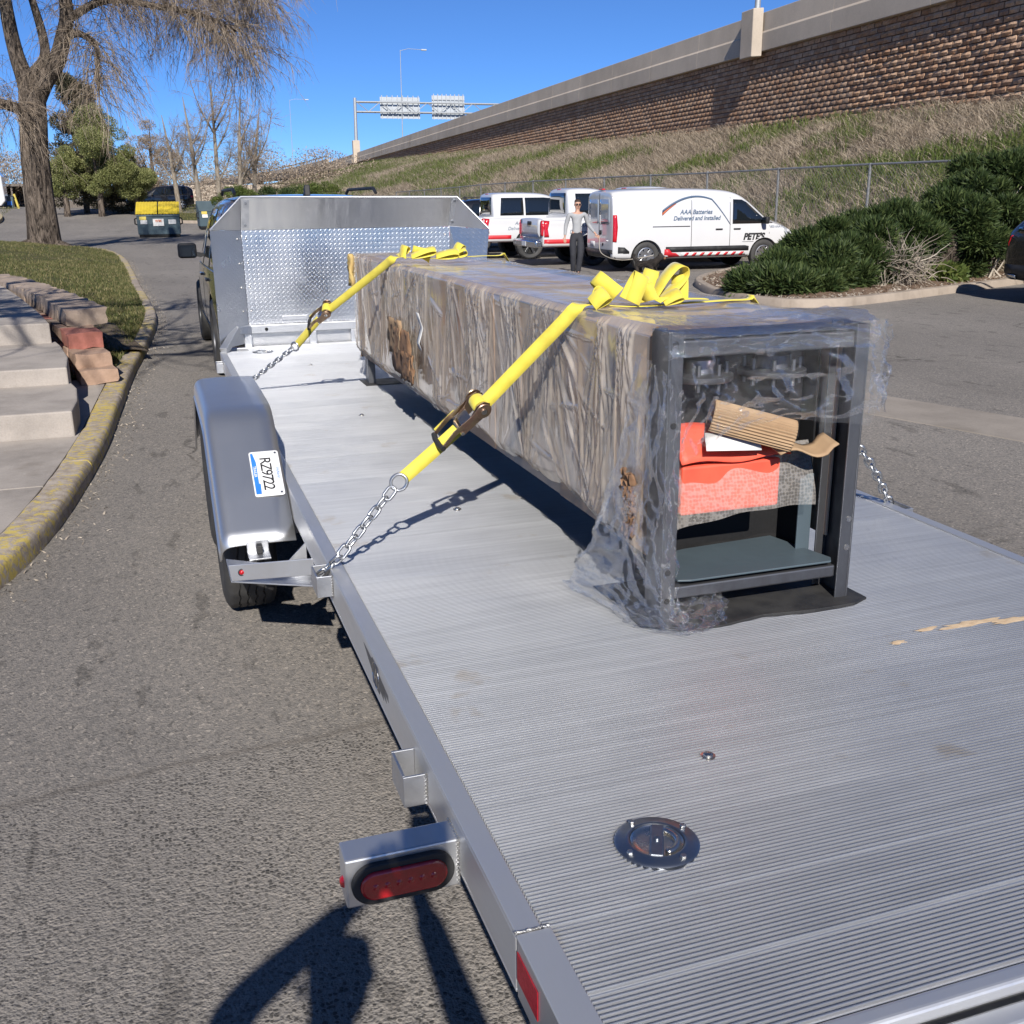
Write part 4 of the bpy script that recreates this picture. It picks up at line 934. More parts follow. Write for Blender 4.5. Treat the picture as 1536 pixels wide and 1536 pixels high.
# ---- wrapped body: one skin going up the left side, over the top and down the right side, pleated
YN, YF = 2.372, 6.46; XL, XR, ZT, ZB = .700, 1.312, 1.372, .735
ny = 1000
nl, ntp, nr = 120, 40, 20
def perim():
    P = []; rc = .03
    for t in lin(0, 1, nl): P.append(('L', t))
    for t in lin(0, 1, ntp)[1:]: P.append(('T', t))
    for t in lin(0, 1, nr)[1:]: P.append(('R', t))
    return P
PP = perim(); Yl = np.linspace(YN, YF, ny); V = np.zeros((len(PP), ny, 3))
def ridge(x): return 1-np.abs(2*(x-np.floor(x))-1)
for i, (sd_, t) in enumerate(PP):
    y = Yl
    hgt = t*(ZT-ZB); pl1 = np.zeros(ny); pl2 = 0
    bul = np.clip(fbm2(y*1.6, np.full(ny, t*1.6), 2)-.40, -.05, 1)*.035
    amp = .75+.25*np.clip(fbm2(y*1.1, np.full(ny, .3), 6)*2.4-.6, 0, 1)
    d = (pl1+pl2)*amp+bul
    if sd_ == 'L':
        hang = (fbm2(y*3.3, np.zeros(ny), 5)-.5)*.07+np.where(y < 2.75, -.06*(2.75-y)/.38, 0)
        zz = (ZB+hang)*(1-t)+ZT*t; tuck = .05*np.clip(.12-t, 0, 1)/.12
        x = XL-d*np.clip((1-t)*14, 0, 1)*np.clip(t*10+.2, 0, 1)+tuck
        V[i] = np.stack([x+np.clip(t-.965, 0, 1)*.5, y, zz], -1)
    elif sd_ == 'T':
        sag = -.014*np.sin(np.pi*t)*(.5+fbm2(y*1.3, np.full(ny, 1.), 3))+(fbm2(y*2.5, np.full(ny, t*3), 15)-.35)*.024+(pl2*.6)*amp
        V[i] = np.stack([XL+.02+(XR-XL-.04)*np.full(ny, t), y, ZT+sag-.012*(abs(t-.5)*2)**8], -1)
    else:
        zz = np.full(ny, ZT*(1-t)+ZB*t); V[i] = np.stack([XR+d*np.clip(t*14, 0, 1), y, zz], -1)
# creases: straight tension folds fanning out from where the film is pulled, each a narrow ridge standing off the film
rc = np.random.default_rng(42); HS = ZT-ZB; G = nl; HG, YG = np.meshgrid(np.linspace(0, HS, nl), Yl, indexing='ij'); D = np.zeros((nl, ny))
def crease(y0, h0, y1, h1, wd, ht):
    dy, dh = y1-y0, h1-h0; L2 = dy*dy+dh*dh; t_ = np.clip(((YG-y0)*dy+(HG-h0)*dh)/L2, 0, 1); d_ = np.hypot(YG-y0-t_*dy, HG-h0-t_*dh)
    w_ = wd*(.45+.9*t_); np.maximum(D, ht*np.clip(1-d_/w_, 0, 1)*np.clip((1-t_)*3, 0, 1)*np.clip(t_*8+.5, 0, 1), out=D)
y_ = YN+.06
while y_ < YF:
    up_ = rc.random() < .68; h0 = HS-.012 if up_ else .03; lean = rc.normal(0, .28); k_ = rc.integers(4, 11)
    for _ in range(k_):
        an = lean+rc.normal(0, .30); L = rc.uniform(.14, .58); crease(y_+rc.normal(0, .02), h0, y_+math.sin(an)*L, h0-math.cos(an)*L*(1 if up_ else -1), rc.uniform(.006, .016), rc.uniform(.003, .0125))
    y_ += rc.uniform(.035, .11)
for _ in range(26):                                                              # a few long slack folds running along
    y0 = rc.uniform(YN, YF-.3); h0 = rc.uniform(.05, HS-.05); crease(y0, h0, y0+rc.uniform(.15, .4), h0+rc.normal(0, .10), rc.uniform(.008, .016), rc.uniform(.004, .010))
V[:nl, :, 0] -= D
h, w_ = V.shape[:2]; I = np.arange(h*w_).reshape(h, w_); F = np.stack([I[:-1, :-1], I[1:, :-1], I[1:, 1:], I[:-1, 1:]], -1).reshape(-1, 4)
CO = ORG[cg.name]
np_mesh('stretch_wrap', V.reshape(-1, 3), F, 'wrap_film', cg, 180, CO)
MB().box(XL+.06, XR-.06, FY+.30, YF-.03, ZB+.01, ZT-.08).build('machine_body', 'matte_black', cg)
for k_, (ya, yb, mm_) in enumerate(((YN+.012, 3.05, 'carton'), (3.052, 3.74, 'carton_pale'), (3.742, 4.62, 'carton'), (4.624, 5.30, 'carton_pale'), (5.303, YF-.02, 'carton'))):
    j_ = .004*(k_ % 2)
    MB().box(XL+.024+j_, XL+.030+j_, ya, yb, ZB+.012, ZT-.034).build('carton_side', mm_, cg, None, .001); MB().box(XR-.030+j_, XR-.024+j_, ya, yb, ZB+.012, ZT-.034).build('carton_side', mm_, cg, None, .001)
    MB().box(XL+.026, XR-.026, ya, yb, ZT-.0335+j_*.5, ZT-.0290+j_*.5).build('carton_top', mm_, cg, None, .001)
for yk_ in (2.62, 3.42, 4.2, 4.98, 5.82): MB().box(XL+.0195, XL+.0225, yk_, yk_+.075, ZB+.05, ZT-.05).build('carton_strip', 'carton_pale' if yk_ < 3 or yk_ > 5 else 'wet_card', cg)
# far end: closed, with a torn foam corner
m_ = MB(); m_.add([(XL+.02, YF, ZB), (XR, YF, ZB), (XR, YF, ZT-.01), (XL+.02, YF, ZT-.01)], [(0, 1, 2, 3)]); m_.build('end_flap', 'cardboard', cg)
m_ = MB(); m_.grid([[(XL-.012+.012*math.sin(6*t+9*s_), YF-.02+.05*t, ZT-.20+.19*s_) for t in lin(0, 1, 5)] for s_ in lin(0, 1, 8)]); m_.build('foam_corner', 'yellow_foam', cg, 180, 0, .02)
# torn, folded carton on the left side
for yc, zc, sc_, sd_ in ((5.02, .96, .19, 1), (4.90, .90, .12, 2), (5.16, 1.02, .14, 3), (2.415, .95, .065, 4), (2.41, .84, .06, 5), (2.405, .90, .05, 6)):
    rr = random.Random(sd_); rows = []
    for a in lin(-1, 1, 9):
        rows.append([(XL-.022-.018*abs(math.sin(5*a+b*4+sd_))-(.012 if sd_ < 4 else 0), yc+a*sc_*(1.0 if sd_ < 4 else .55)+rr.uniform(-.006, .006), zc+b*sc_+rr.uniform(-.008, .008)) for b in lin(-.6, .6, 9)])
    m_ = MB(); m_.grid(rows); m_.build('torn_carton', 'wet_card' if sd_ != 3 else 'cardboard', cg, 30, 0, .004)
m_ = MB(); m_.grid([[(XL-.045-.01*math.sin(8*b), 4.60+.05*a, 1.02+.17*b) for b in lin(0, 1, 6)] for a in lin(0, 1, 4)]); m_.build('label', 'paper', cg, 180, 0, .001)
# ---- open steel frame at the near end
def channel(xo, xi, y0, y1, z0, z1):
    """upright: web on the outer side, two flanges turned in"""
    m_ = MB(); s_ = 1 if xi > xo else -1
    def bb(a, b, *r_): m_.box(min(a, b), max(a, b), *r_)
    bb(xo, xo+s_*.006, y0, y1, z0, z1); bb(xo+s_*.006, xo+s_*.042, y0, y0+.006, z0, z1); bb(xo+s_*.006, xo+s_*.042, y1-.006, y1, z0, z1); return m_
channel(.712, .75, FY, FY+.095, DZ+.004, 1.366).build('post', 'steel', cg, None, .002)
channel(1.300, 1.25, FY-.004, FY+.11, DZ+.004, 1.36).build('post', 'steel', cg, None, .002)
channel(.732, .76, 6.3, 6.39, DZ+.004, .79).build('post', 'steel', cg)
channel(1.300, 1.25, 6.3, 6.39, DZ+.004, .79).build('post', 'steel', cg)
for xs_, zs in ((.7305, .655), (.7305, .735), (1.283, .742), (1.283, .825), (.7315, 1.13), (.7305, 1.335)):
    m_ = MB(); m_.cyl((xs_, FY-.0005 if xs_ < 1 else FY-.0045, zs), (xs_, FY-.0015 if xs_ < 1 else FY-.0055, zs), .0085, 16); m_.build('bolt_hole', 'matte_black' if xs_ < 1 else 'bright', cg)
m_ = MB(); m_.box(.7545, 1.2575, FY+.004, FY+.040, .655, .690); m_.build('bottom_bar', 'steel', cg, None, .005)
m_ = MB(); m_.box(.7545, 1.2575, FY+.004, FY+.046, 1.300, 1.342); m_.build('top_bar', 'steel', cg, None, .004)
m_ = MB(); m_.box(.76, 1.26, FY+.02, FY+.16, 1.345, 1.3495); m_.build('top_plate', 'steel', cg)
m_ = MB(); m_.box(1.200, 1.2445, FY+.115, FY+.121, .64, .93); m_.build('brace', 'grey_paint', cg, None, .002)
m_ = MB(); m_.prism([(.764, FY+.006), (.80, FY-.004), (1.235, FY-.006), (1.252, FY+.02), (1.20, FY+.25), (.90, FY+.23), (.775, FY+.20)], .703, .709, lambda p, q_, d: (p, q_, d)); m_.build('shelf', 'grey_paint', cg, None, .002)
m_ = MB(); m_.box(.77, 1.24, FY+.27, FY+.275, .66, 1.30); m_.build('shade_back', 'matte_black', cg); MB().box(1.2375, 1.2435, FY+.125, FY+.27, .64, 1.30).build('shade_side', 'matte_black', cg); MB().box(.7665, .7695, FY+.10, FY+.27, .64, 1.30).build('shade_side', 'matte_black', cg)  # black sheets added to give the hollow frame end its dark shade
m_ = MB(); m_.box(.80, 1.22, FY+.16, FY+.27, 1.02, 1.30); m_.build('motor_housing', 'black', cg, None, .01)
for xc_ in (.862, 1.085):
    m_ = MB(); m_.lathe([(0, .0), (.088, .0), (.092, .005), (.092, .016), (.086, .02), (.05, .021), (.045, .055), (0, .055)], 40, Matrix.Translation((xc_, FY+.12, 1.222)) @ Matrix.Rotation(R(-90), 4, 'Y')); m_.build('flange', 'steel', cg, 40)
    for q_ in range(8):
        a = q_*math.pi/4+.3; p = Vector((xc_+.073*math.cos(a), FY+.12+.073*math.sin(a), 1.20)); m_ = MB(); m_.cyl(p, p+Vector((0, 0, .07)), .006, 6); m_.build('flange_bolt', 'steel', cg)
# red block in bubble wrap
m_ = MB(); m_.box(.792, 1.092, FY+.055, FY+.135, .868, 1.004); m_.build('red_block', 'red_panel', cg, None, .008)
m_ = MB(); m_.grid([[(.785+.33*a, FY+.045+.09*b, 1.012+.085*b+.006*math.sin(9*a)) for a in lin(0, 1, 14)] for b in lin(0, 1, 6)]); m_.build('red_sheet', 'red_panel', cg, 180, 0, .003)
rows = []
for b in lin(0, 1, 22):
    row = []
    for a in lin(0, 1, 44):
        xx_ = .764+.435*a; lip = .020*math.sin(a*3.1)*(1-b)-.018*(1-b)
        z = .852+lip+.030*a*(1-b)+b*.165+.02*a*b
        row.append((xx_, FY+.042-.016*math.sin(math.pi*a)*(1-b*.5)+.006*math.sin(17*a+5*b)+.05*b*b, z))
    rows.append(row)
m_ = MB(); m_.grid(rows); m_.build('bubble_wrap', 'bubble', cg, 180)
m_ = MB(); m_.grid([[(.84+.165*a+.02*b, FY+.018+.05*b, 1.052+.036*b-.012*a) for a in lin(0, 1, 5)] for b in lin(0, 1, 4)]); m_.build('paper_slip', 'paper', cg, 180, 0, .001)
# corrugated card: a curled tube and its flat tail
AX = Vector((.200, -.083, -.056)).normalized(); E2 = AX.cross(Vector((0, 0, 1))).normalized(); E1 = E2.cross(AX)
rows = []
for t in lin(0, 1, 30):
    row = []
    for k in range(97):
        th = -.28*math.pi+1.50*math.pi*k/96; rr_ = .050+.0022*math.sin(k*math.pi/2*1.0)
        c = Vector((.885, FY+.085, 1.128)).lerp(Vector((1.085, FY+.002, 1.072)), t); row.append(c+E2*(rr_*.86*math.cos(th))+E1*(rr_*.86*math.sin(th)))
    rows.append(row)
m_ = MB(); m_.grid(rows); m_.build('card_tube', 'cardboard', cg, 50, 0, .002)
m_ = MB(); m_.grid([[(1.045+.165*a, FY-.012+.075*b-.02*a, 1.030+.012*math.sin(7*a)+.016*b+(.012*a if a > .85 else 0)) for a in lin(0, 1, 12)] for b in lin(0, 1, 6)]); m_.build('card_flap', 'cardboard', cg, 180, 0, .004)
m_ = MB(); m_.box(1.205, 1.2445, FY+.05, FY+.056, 1.06, 1.225); m_.build('card_tab', 'film_bunch', cg)
# ---- loose film at the near end
def film(name, P, mat, seed, amp=.012, f=16, ncre=26):
    """crumpled sheet from a coarse control grid"""
    P = np.array(P, float); h, w_ = P.shape[:2]; k = 20; H, W = (h-1)*k+1, (w_-1)*k+1
    out = np.zeros((H, W, 3)); u = np.linspace(0, h-1, H); v = np.linspace(0, w_-1, W)
    for d in range(3):
        A = np.array([np.interp(v, np.arange(w_), P[i, :, d]) for i in range(h)]); out[:, :, d] = np.array([np.interp(u, np.arange(h), A[:, j]) for j in range(W)]).T
    U, Vv = np.meshgrid(u, v, indexing='ij')
    dz = np.abs(fbm2(U*f/8+seed, Vv*f/8, seed, 5)-.45)*amp*4-amp*.6
    dx = (fbm2(U*f/6, Vv*f/6, seed+3)-.45)*amp*2
    rc_f = np.random.default_rng(seed+90)
    for _ in range(ncre):                                                        # sharp folds across the sheet
        u0, v0 = rc_f.uniform(0, h-1), rc_f.uniform(0, w_-1); an = rc_f.normal(0, .6); L = rc_f.uniform(.4, 1.6); u1, v1 = u0+math.cos(an)*L, v0+math.sin(an)*L
        t_ = np.clip(((U-u0)*(u1-u0)+(Vv-v0)*(v1-v0))/(L*L), 0, 1); d_ = np.hypot(U-u0-t_*(u1-u0), Vv-v0-t_*(v1-v0)); dz = dz+rc_f.uniform(.004, .012)*np.clip(1-d_/rc_f.uniform(.06, .14), 0, 1)*np.clip((1-t_)*3, 0, 1)
    out[:, :, 1] -= dz; out[:, :, 0] += dx; out[:, :, 2] += (fbm2(U*f/5, Vv*f/5, seed+7)-.45)*amp
    I = np.arange(H*W).reshape(H, W); F = np.stack([I[:-1, :-1], I[:-1, 1:], I[1:, 1:], I[1:, :-1]], -1).reshape(-1, 4)
    return np_mesh(name, out.reshape(-1, 3), F, mat, cg, 180, CO)
f0 = FY-.012
film('film_hood', [[(.690, f0+.22, 1.388), (.86, f0+.22, 1.378), (1.08, f0+.22, 1.380), (1.31, f0+.22, 1.384)], [(.695, f0+.08, 1.392), (.86, f0+.09, 1.372), (1.08, f0+.09, 1.376), (1.315, f0+.08, 1.392)], [(.690, f0-.004, 1.372), (.86, f0-.006, 1.352), (1.08, f0-.006, 1.356), (1.31, f0-.012, 1.372)], [(.690, f0-.010, 1.30), (.86, f0-.010, 1.31), (1.08, f0-.010, 1.315), (1.315, f0-.02, 1.30)]], 'film', 3, .016)
film('film_curtain', [[(.70, f0-.012, 1.345), (.85, f0-.010, 1.315), (1.05, f0-.010, 1.32), (1.31, f0-.016, 1.34)], [(.735, f0-.004, 1.20), (.88, f0-.002, 1.19), (1.06, f0-.006, 1.19), (1.34, f0-.022, 1.17)], [(.755, f0+.002, 1.03), (.87, f0+.004, 1.10), (1.05, f0+.0, 1.13), (1.30, f0-.016, 1.09)]], 'film', 5, .010)
film('film_tail', [[(1.28, f0-.006, 1.375), (1.335, f0-.014, 1.372), (1.355, f0+.04, 1.352)], [(1.275, f0-.018, 1.25), (1.345, f0-.022, 1.25), (1.375, f0+.03, 1.24)], [(1.30, f0-.014, 1.12), (1.345, f0-.016, 1.13), (1.37, f0+.02, 1.15)]], 'film_bunch', 8, .020, 22)
film('film_skirt', [[(.700, f0+.16, 1.30), (.694, f0+.07, 1.28), (.700, f0-.006, 1.26), (.752, f0-.006, 1.20)], [(.672, f0+.20, 1.02), (.682, f0+.08, 1.02), (.688, f0-.012, 1.00), (.750, f0-.008, .98)], [(.628, f0+.28, .80), (.650, f0+.10, .84), (.682, f0-.022, .80), (.738, f0-.020, .82)], [(.600, f0+.33, .66), (.632, f0+.10, .70), (.680, f0-.045, .68), (.73, f0-.05, .70)], [(.575, f0+.36, .604), (.625, f0+.08, .602), (.690, f0-.075, .601), (.755, f0-.095, .600)]], 'film_bunch', 11, .022, 20)
film('film_puddle', [[(.62, f0+.14, .606), (.72, f0+.03, .64), (.82, f0+.03, .66), (.895, f0+.04, .672)], [(.625, f0+.04, .602), (.72, f0-.05, .615), (.82, f0-.04, .63), (.90, f0-.01, .64)], [(.66, f0-.03, .600), (.735, f0-.10, .602), (.81, f0-.08, .602), (.885, f0-.045, .603)]], 'film_bunch', 14, .016, 24)
# rubber mat the frame stands on
m_ = MB(); ring = [(.66, 2.62), (.66, 2.30), (.75, 2.235), (.86, 2.225), (1.0, 2.245), (1.15, 2.225), (1.285, 2.232), (1.345, 2.26), (1.33, 2.62)]
rows = [[(p[0], p[1], DZ+.0005) for p in ring], [(p[0], p[1], DZ+.0068+.004*math.sin(7*p[0])) for p in ring]]
m_.add(rows[0]+rows[1], [tuple(range(9)), tuple(range(17, 8, -1))]+[(i_, (i_+1) % 9, 9+(i_+1) % 9, 9+i_) for i_ in range(9)]); o = m_.build('rubber_mat', 'rubber', None, None, .002); tag(o, 'black rubber mat under the open steel frame of the machine', 'mat')
for yk in (6.22,):
    o = MB().box(.70, 1.34, yk, yk+.22, DZ+.0005, DZ+.0038).build('rubber_mat', 'rubber', None, None, .001); tag(o, 'black rubber mat under the %s of the wrapped machine' % 'far end', 'mat')
# ================================================================== STRAPS
def ribbon(name, path, side, width, mat, parent, sub=6, solid=.0022):
    """webbing along path; side = direction of its width at each control point"""
    P = catmull(path, sub); Sd = catmull(side, sub); rows = [[p-s_.normalized()*width/2, p, p+s_.normalized()*width/2] for p, s_ in zip(P, Sd)]
    m_ = MB(); m_.grid(rows); return m_.build(name, mat, parent, 180, 0, solid)
def link_mesh(r_, L, W):
    pts = [(.5*(L-W)*(1 if math.cos(t) > 0 else -1)+.5*(W)*math.cos(t), .5*W*math.sin(t), 0) for t in lin(0, 2*math.pi, 20, False)]
    m_ = MB(); m_.tube(pts, r_, 8, closed=True); return m_.mesh('chain_link')
LK = link_mesh(.0048, .046, .027); LK.materials.append(MAT['galv']); LK.polygons.foreach_set('use_smooth', [True]*len(LK.polygons))
def chain(parent, path, pitch=.0365, off=Vector()):
    P = [Vector(p) for p in path]; seg = []; tot = sum((b-a).length for a, b in zip(P, P[1:])); n_ = max(2, int(tot/pitch))
    def at_(s_):
        for a, b in zip(P, P[1:]):
            L = (b-a).length
            if s_ <= L: return a.lerp(b, s_/L), (b-a).normalized()
            s_ -= L
        return P[-1], (P[-1]-P[-2]).normalized()
    for k in range(n_):
        c, d = at_((k+.5)*tot/n_); o = bpy.data.objects.new('chain_link', LK); COL.objects.link(o); o.parent = parent
        q = d.to_track_quat('X', 'Z').to_matrix().to_4x4() @ Matrix.Rotation(R(45 if k % 2 else -45)+random.uniform(-.25, .25), 4, 'X')
        q.translation = c-off; o.matrix_local = q
def ratchet(parent, c, d, side, s_=1.0):
    """c centre, d pointing up the strap, side across the webbing"""
    d = Vector(d).normalized(); w_ = Vector(side); w_ = (w_-d*w_.dot(d)).normalized(); n_ = w_.cross(d).normalized()
    if n_.dot(Vector((-.3, -.9, .4))) < 0: n_ = -n_
    lo_ = w_ if w_.z < 0 else -w_; w_ = (lo_*math.cos(R(48))+n_*math.sin(R(48))).normalized(); n_ = (n_-w_*n_.dot(w_)).normalized()      # rolled so that its side plate shows
    T = Matrix((d, w_, n_)).transposed().to_4x4(); T.translation = Vector(c)
    sc_ = Matrix.Scale(s_, 4); T = T @ sc_
    for sy in (-.031, .031):
        m_ = MB(); poly = [(-.055, -.010), (.050, -.016), (.078, -.006), (.092, .012), (.082, .036), (.056, .044), (.02, .030), (-.050, .014)]
        m_.prism(poly, sy-.0015, sy+.0015, lambda p, q_, dd: T @ Vector((p, dd, q_))); m_.build('ratchet_frame', 'zinc', parent, None, .001)
        m_ = MB(); poly = [(.068, .020), (.052, .040), (.018, .034), (-.06, .042), (-.125, .030), (-.130, .014), (-.06, .022), (.03, .012)]
        m_.prism(poly, sy*1.28-.0015, sy*1.28+.0015, lambda p, q_, dd: T @ Vector((p, dd, q_))); m_.build('ratchet_handle', 'zinc', parent, None, .001)
        m_ = MB(); m_.lathe([(.006, -.003), (.027, -.003), (.029, 0), (.027, .003), (.006, .003)], 20, T @ Matrix.Translation((.060, sy*1.45, .018)) @ Matrix.Rotation(R(90), 4, 'Z')); m_.build('ratchet_gear', 'zinc', parent, 40)
    m_ = MB(); m_.cyl(T @ Vector((.060, -.052, .018)), T @ Vector((.060, .052, .018)), .009, 14); m_.build('spindle', 'bright', parent, 50)
    m_ = MB(); m_.lathe([(.012, -.024), (.026, -.024), (.028, -.02), (.028, .02), (.026, .024), (.012, .024)], 22, T @ Matrix.Translation((.060, 0, .018)) @ Matrix.Rotation(R(90), 4, 'Z')); m_.build('wound_webbing', 'web', parent, 40)
    m_ = MB(); m_.tube([T @ Vector((-.128, -.044, .022)), T @ Vector((-.134, -.02, .022)), T @ Vector((-.134, .02, .022)), T @ Vector((-.128, .044, .022))], .010*s_, 10); m_.build('grip', 'black', parent, 60)
    m_ = MB(); m_.box(-.03, .012, -.028, .028, .018, .021, T); m_.build('pawl', 'bright', parent, None, .001)
    m_ = MB(); m_.box(-.115, -.02, -.0475, -.040, .020, .036, T); m_.build('handle_label', 'web', parent)
    m_ = MB(); m_.cyl(T @ Vector((-.048, -.035, .0)), T @ Vector((-.048, .035, .0)), .006, 10); m_.build('anchor_bolt', 'bright', parent, 50)
def cargo_strap(label, A, ring, rat, edge, bow, rend):
    A = Vector(A); ring = Vector(ring); rat = Vector(rat); edge = Vector(edge)
    t = thing('ratchet_strap', label, 'strap', tuple(A)); off = ORG[t.name]
    d = (edge-ring).normalized(); acr = d.cross(Vector((.25, .92, -.2))).normalized()              # webbing twisted so its flat faces the camera, across the line of sight
    if acr.y < 0: acr = -acr
    dc = (ring-A).normalized()
    chain(t, [A+Vector((-.022, .05, -.03)), A+dc*.05, ring-dc*.010], off=off)
    # ring at the end of the chain
    nn = acr.cross(d).normalized(); m_ = MB(); m_.tube([ring+d*.016+(d*.027*math.cos(a)+acr*.024*math.sin(a)) for a in lin(0, 2*math.pi, 26, False)], .0052, 10, closed=True); m_.build('ring', 'galv', t, 180)
    r0 = rat-d*.05; r1 = rat+d*.062
    ribbon('short_webbing', [ring+d*.036, ring.lerp(r0, .5)+nn*.001, r0], [acr]*3, .041, 'web', t)
    if nn.dot(Vector((-.3, -.9, .4))) < 0: nn = -nn
    ribbon('short_webbing', [ring+d*.036-nn*.006, ring.lerp(r0, .6)-nn*.006], [acr]*2, .041, 'web', t)
    top = edge+Vector((.02, 0, .004))
    ribbon('long_webbing', [r1+nn*.016, r1.lerp(edge, .35)+nn*.004, r1.lerp(edge, .85), edge+Vector((-.006, 0, -.004)), edge+Vector((.035, 0, .010)), edge+Vector((.2, .0, -.002)), Vector((1.26, edge.y+.01, edge.z+.002)), Vector((1.335, edge.y+.03, edge.z-.03)), Vector(rend)], [acr, acr, acr, acr, Vector((0, 1, 0)), Vector((0, 1, 0)), Vector((0, 1, 0)), Vector((0, 1, 0)), Vector((0, 1, .05))], .041, 'web', t)
    ratchet(t, rat, d, acr, .9)
    for path, side in bow: ribbon('slack_loop', path, side, .046, 'web', t, 7)
    # far side: webbing meets a chain down to the right rail
    RA = Vector((2.055, A.y-.02, .575)); re = Vector(rend); dd = (RA-re).normalized()
    chain(t, [re+dd*.01, re.lerp(RA, .5), RA+Vector((0, .03, -.02))], off=off)
    return t
V3 = Vector
zt = 1.386
UPV = Vector((.104, .273, .956)); RTV = Vector((.946, -.324, -.010))  # camera up and right axes; loop angles and lengths taken from image pixels
def petal(base, phi, L, D, roll=0., spread=0.):
    """one loop of slack: out along phi (in the camera image plane), bulging D, width across it; roll turns the width away"""
    b = Vector(base); a = RTV*math.cos(R(phi))+UPV*math.sin(R(phi)); fw_ = Vector((.307, .906, -.292)); w_ = a.cross(fw_).normalized(); w_ = (w_*math.cos(R(roll))+fw_*math.sin(R(roll))).normalized(); n_ = a.cross(w_).normalized()
    if n_.dot(fw_) > 0: n_ = -n_
    pts = []; sd_ = []
    for k in range(9):
        th = math.pi*2*k/8; r_ = (1-math.cos(th))/2
        pts.append(b+a*L*r_**.8+n_*D*math.sin(th)*(.35+.65*r_)+w_*spread*(k/8-.5)); sd_.append(w_)
    return pts, sd_
bow1 = [petal((.735, 2.83, 1.385), 35, .055, .020, 15), petal((.832, 2.875, 1.400), 137, .085, .022, 12, .02), petal((.80, 2.86, 1.385), 150, .055, .026, 60), petal((.860, 2.84, 1.388), 66, .088, .020, -8, .02), petal((.915, 2.83, 1.386), 98, .052, .016, 28, .03),
        petal((.925, 2.88, 1.392), 72, .088, .018, 10), petal((.945, 2.85, 1.388), 48, .135, .034, 48, -.02), petal((1.035, 2.85, 1.386), 92, .075, .020, 20), petal((.965, 2.83, 1.385), 20, .060, .012, 35),
        ([(1.00, 2.85, 1.386), (1.06, 2.84, 1.388), (1.11, 2.83, 1.386)], [(.1, 1, .05), (.1, 1, 0), (.1, 1, 0)])]
cargo_strap('yellow ratchet strap over the near end, with a big bow of slack loops', (-.055, 3.03, .585), (.170, 3.03, .838), (.400, 2.99, 1.040), (.698, 2.86, 1.372), bow1, (1.765, 2.96, .895))
bow2 = [petal((.745, 5.34, 1.398), 62, .062, .026, 30, .03), petal((.80, 5.34, 1.398), 15, .13, .018, 40), petal((.90, 5.33, 1.398), 160, .10, .020, 30, .03), petal((.93, 5.34, 1.396), 8, .12, .020, 35), petal((1.03, 5.34, 1.398), 55, .070, .026, 25), petal((1.02, 5.33, 1.396), 20, .075, .022, 50)]
cargo_strap('yellow ratchet strap over the far end of the wrapped machine', (-.055, 6.36, .585), (.252, 6.02, .872), (.400, 5.78, 1.075), (.700, 5.34, 1.388), bow2, (1.765, 5.9, .895))
# ================================================================== VEHICLES (local: x back to front, y to the left, z up)
def evaluated(o):
    dg = bpy.context.evaluated_depsgraph_get(); me = bpy.data.meshes.new_from_object(o.evaluated_get(dg)); return me
def loft_body(stations, sub=2):
    """stations: (x, [(half width, z) ...] from the sill up to the roof centre); mirrored and capped"""
    m_ = MB(); rows = []
    for x, prof in stations: rows.append([(x, -h_, z) for h_, z in reversed(prof)]+[(x, h_, z) for h_, z in prof if h_ > 1e-6])
    rows = [r_[::-1] for r_ in rows]
    k = len(rows[0]); m_.add([p for r_ in rows for p in r_], [(i*k+j, i*k+(j+1) % k, (i+1)*k+(j+1) % k, (i+1)*k+j) for i in range(len(rows)-1) for j in range(k)])
    m_.f.append(tuple(range(k))); m_.mi.append(0); m_.f.append(tuple(reversed(range((len(rows)-1)*k, len(rows)*k)))); m_.mi.append(0)
    o = m_.build('body', None); sb = o.modifiers.new('s', 'SUBSURF'); sb.levels = sb.render_levels = sub
    return o
def carve(o, cutters):
    """cut wheel wells and beds for real, then drop the cutters"""
    cs = []
    for m_ in cutters:
        c = m_.build('cut', None); cs.append(c); b = o.modifiers.new('b', 'BOOLEAN'); b.operation = 'DIFFERENCE'; b.object = c; b.solver = 'EXACT'
    bpy.context.view_layer.update(); me = evaluated(o); old = o.data; o.modifiers.clear(); o.data = me; bpy.data.meshes.remove(old)
    for c in cs: bpy.data.objects.remove(c)
    return o
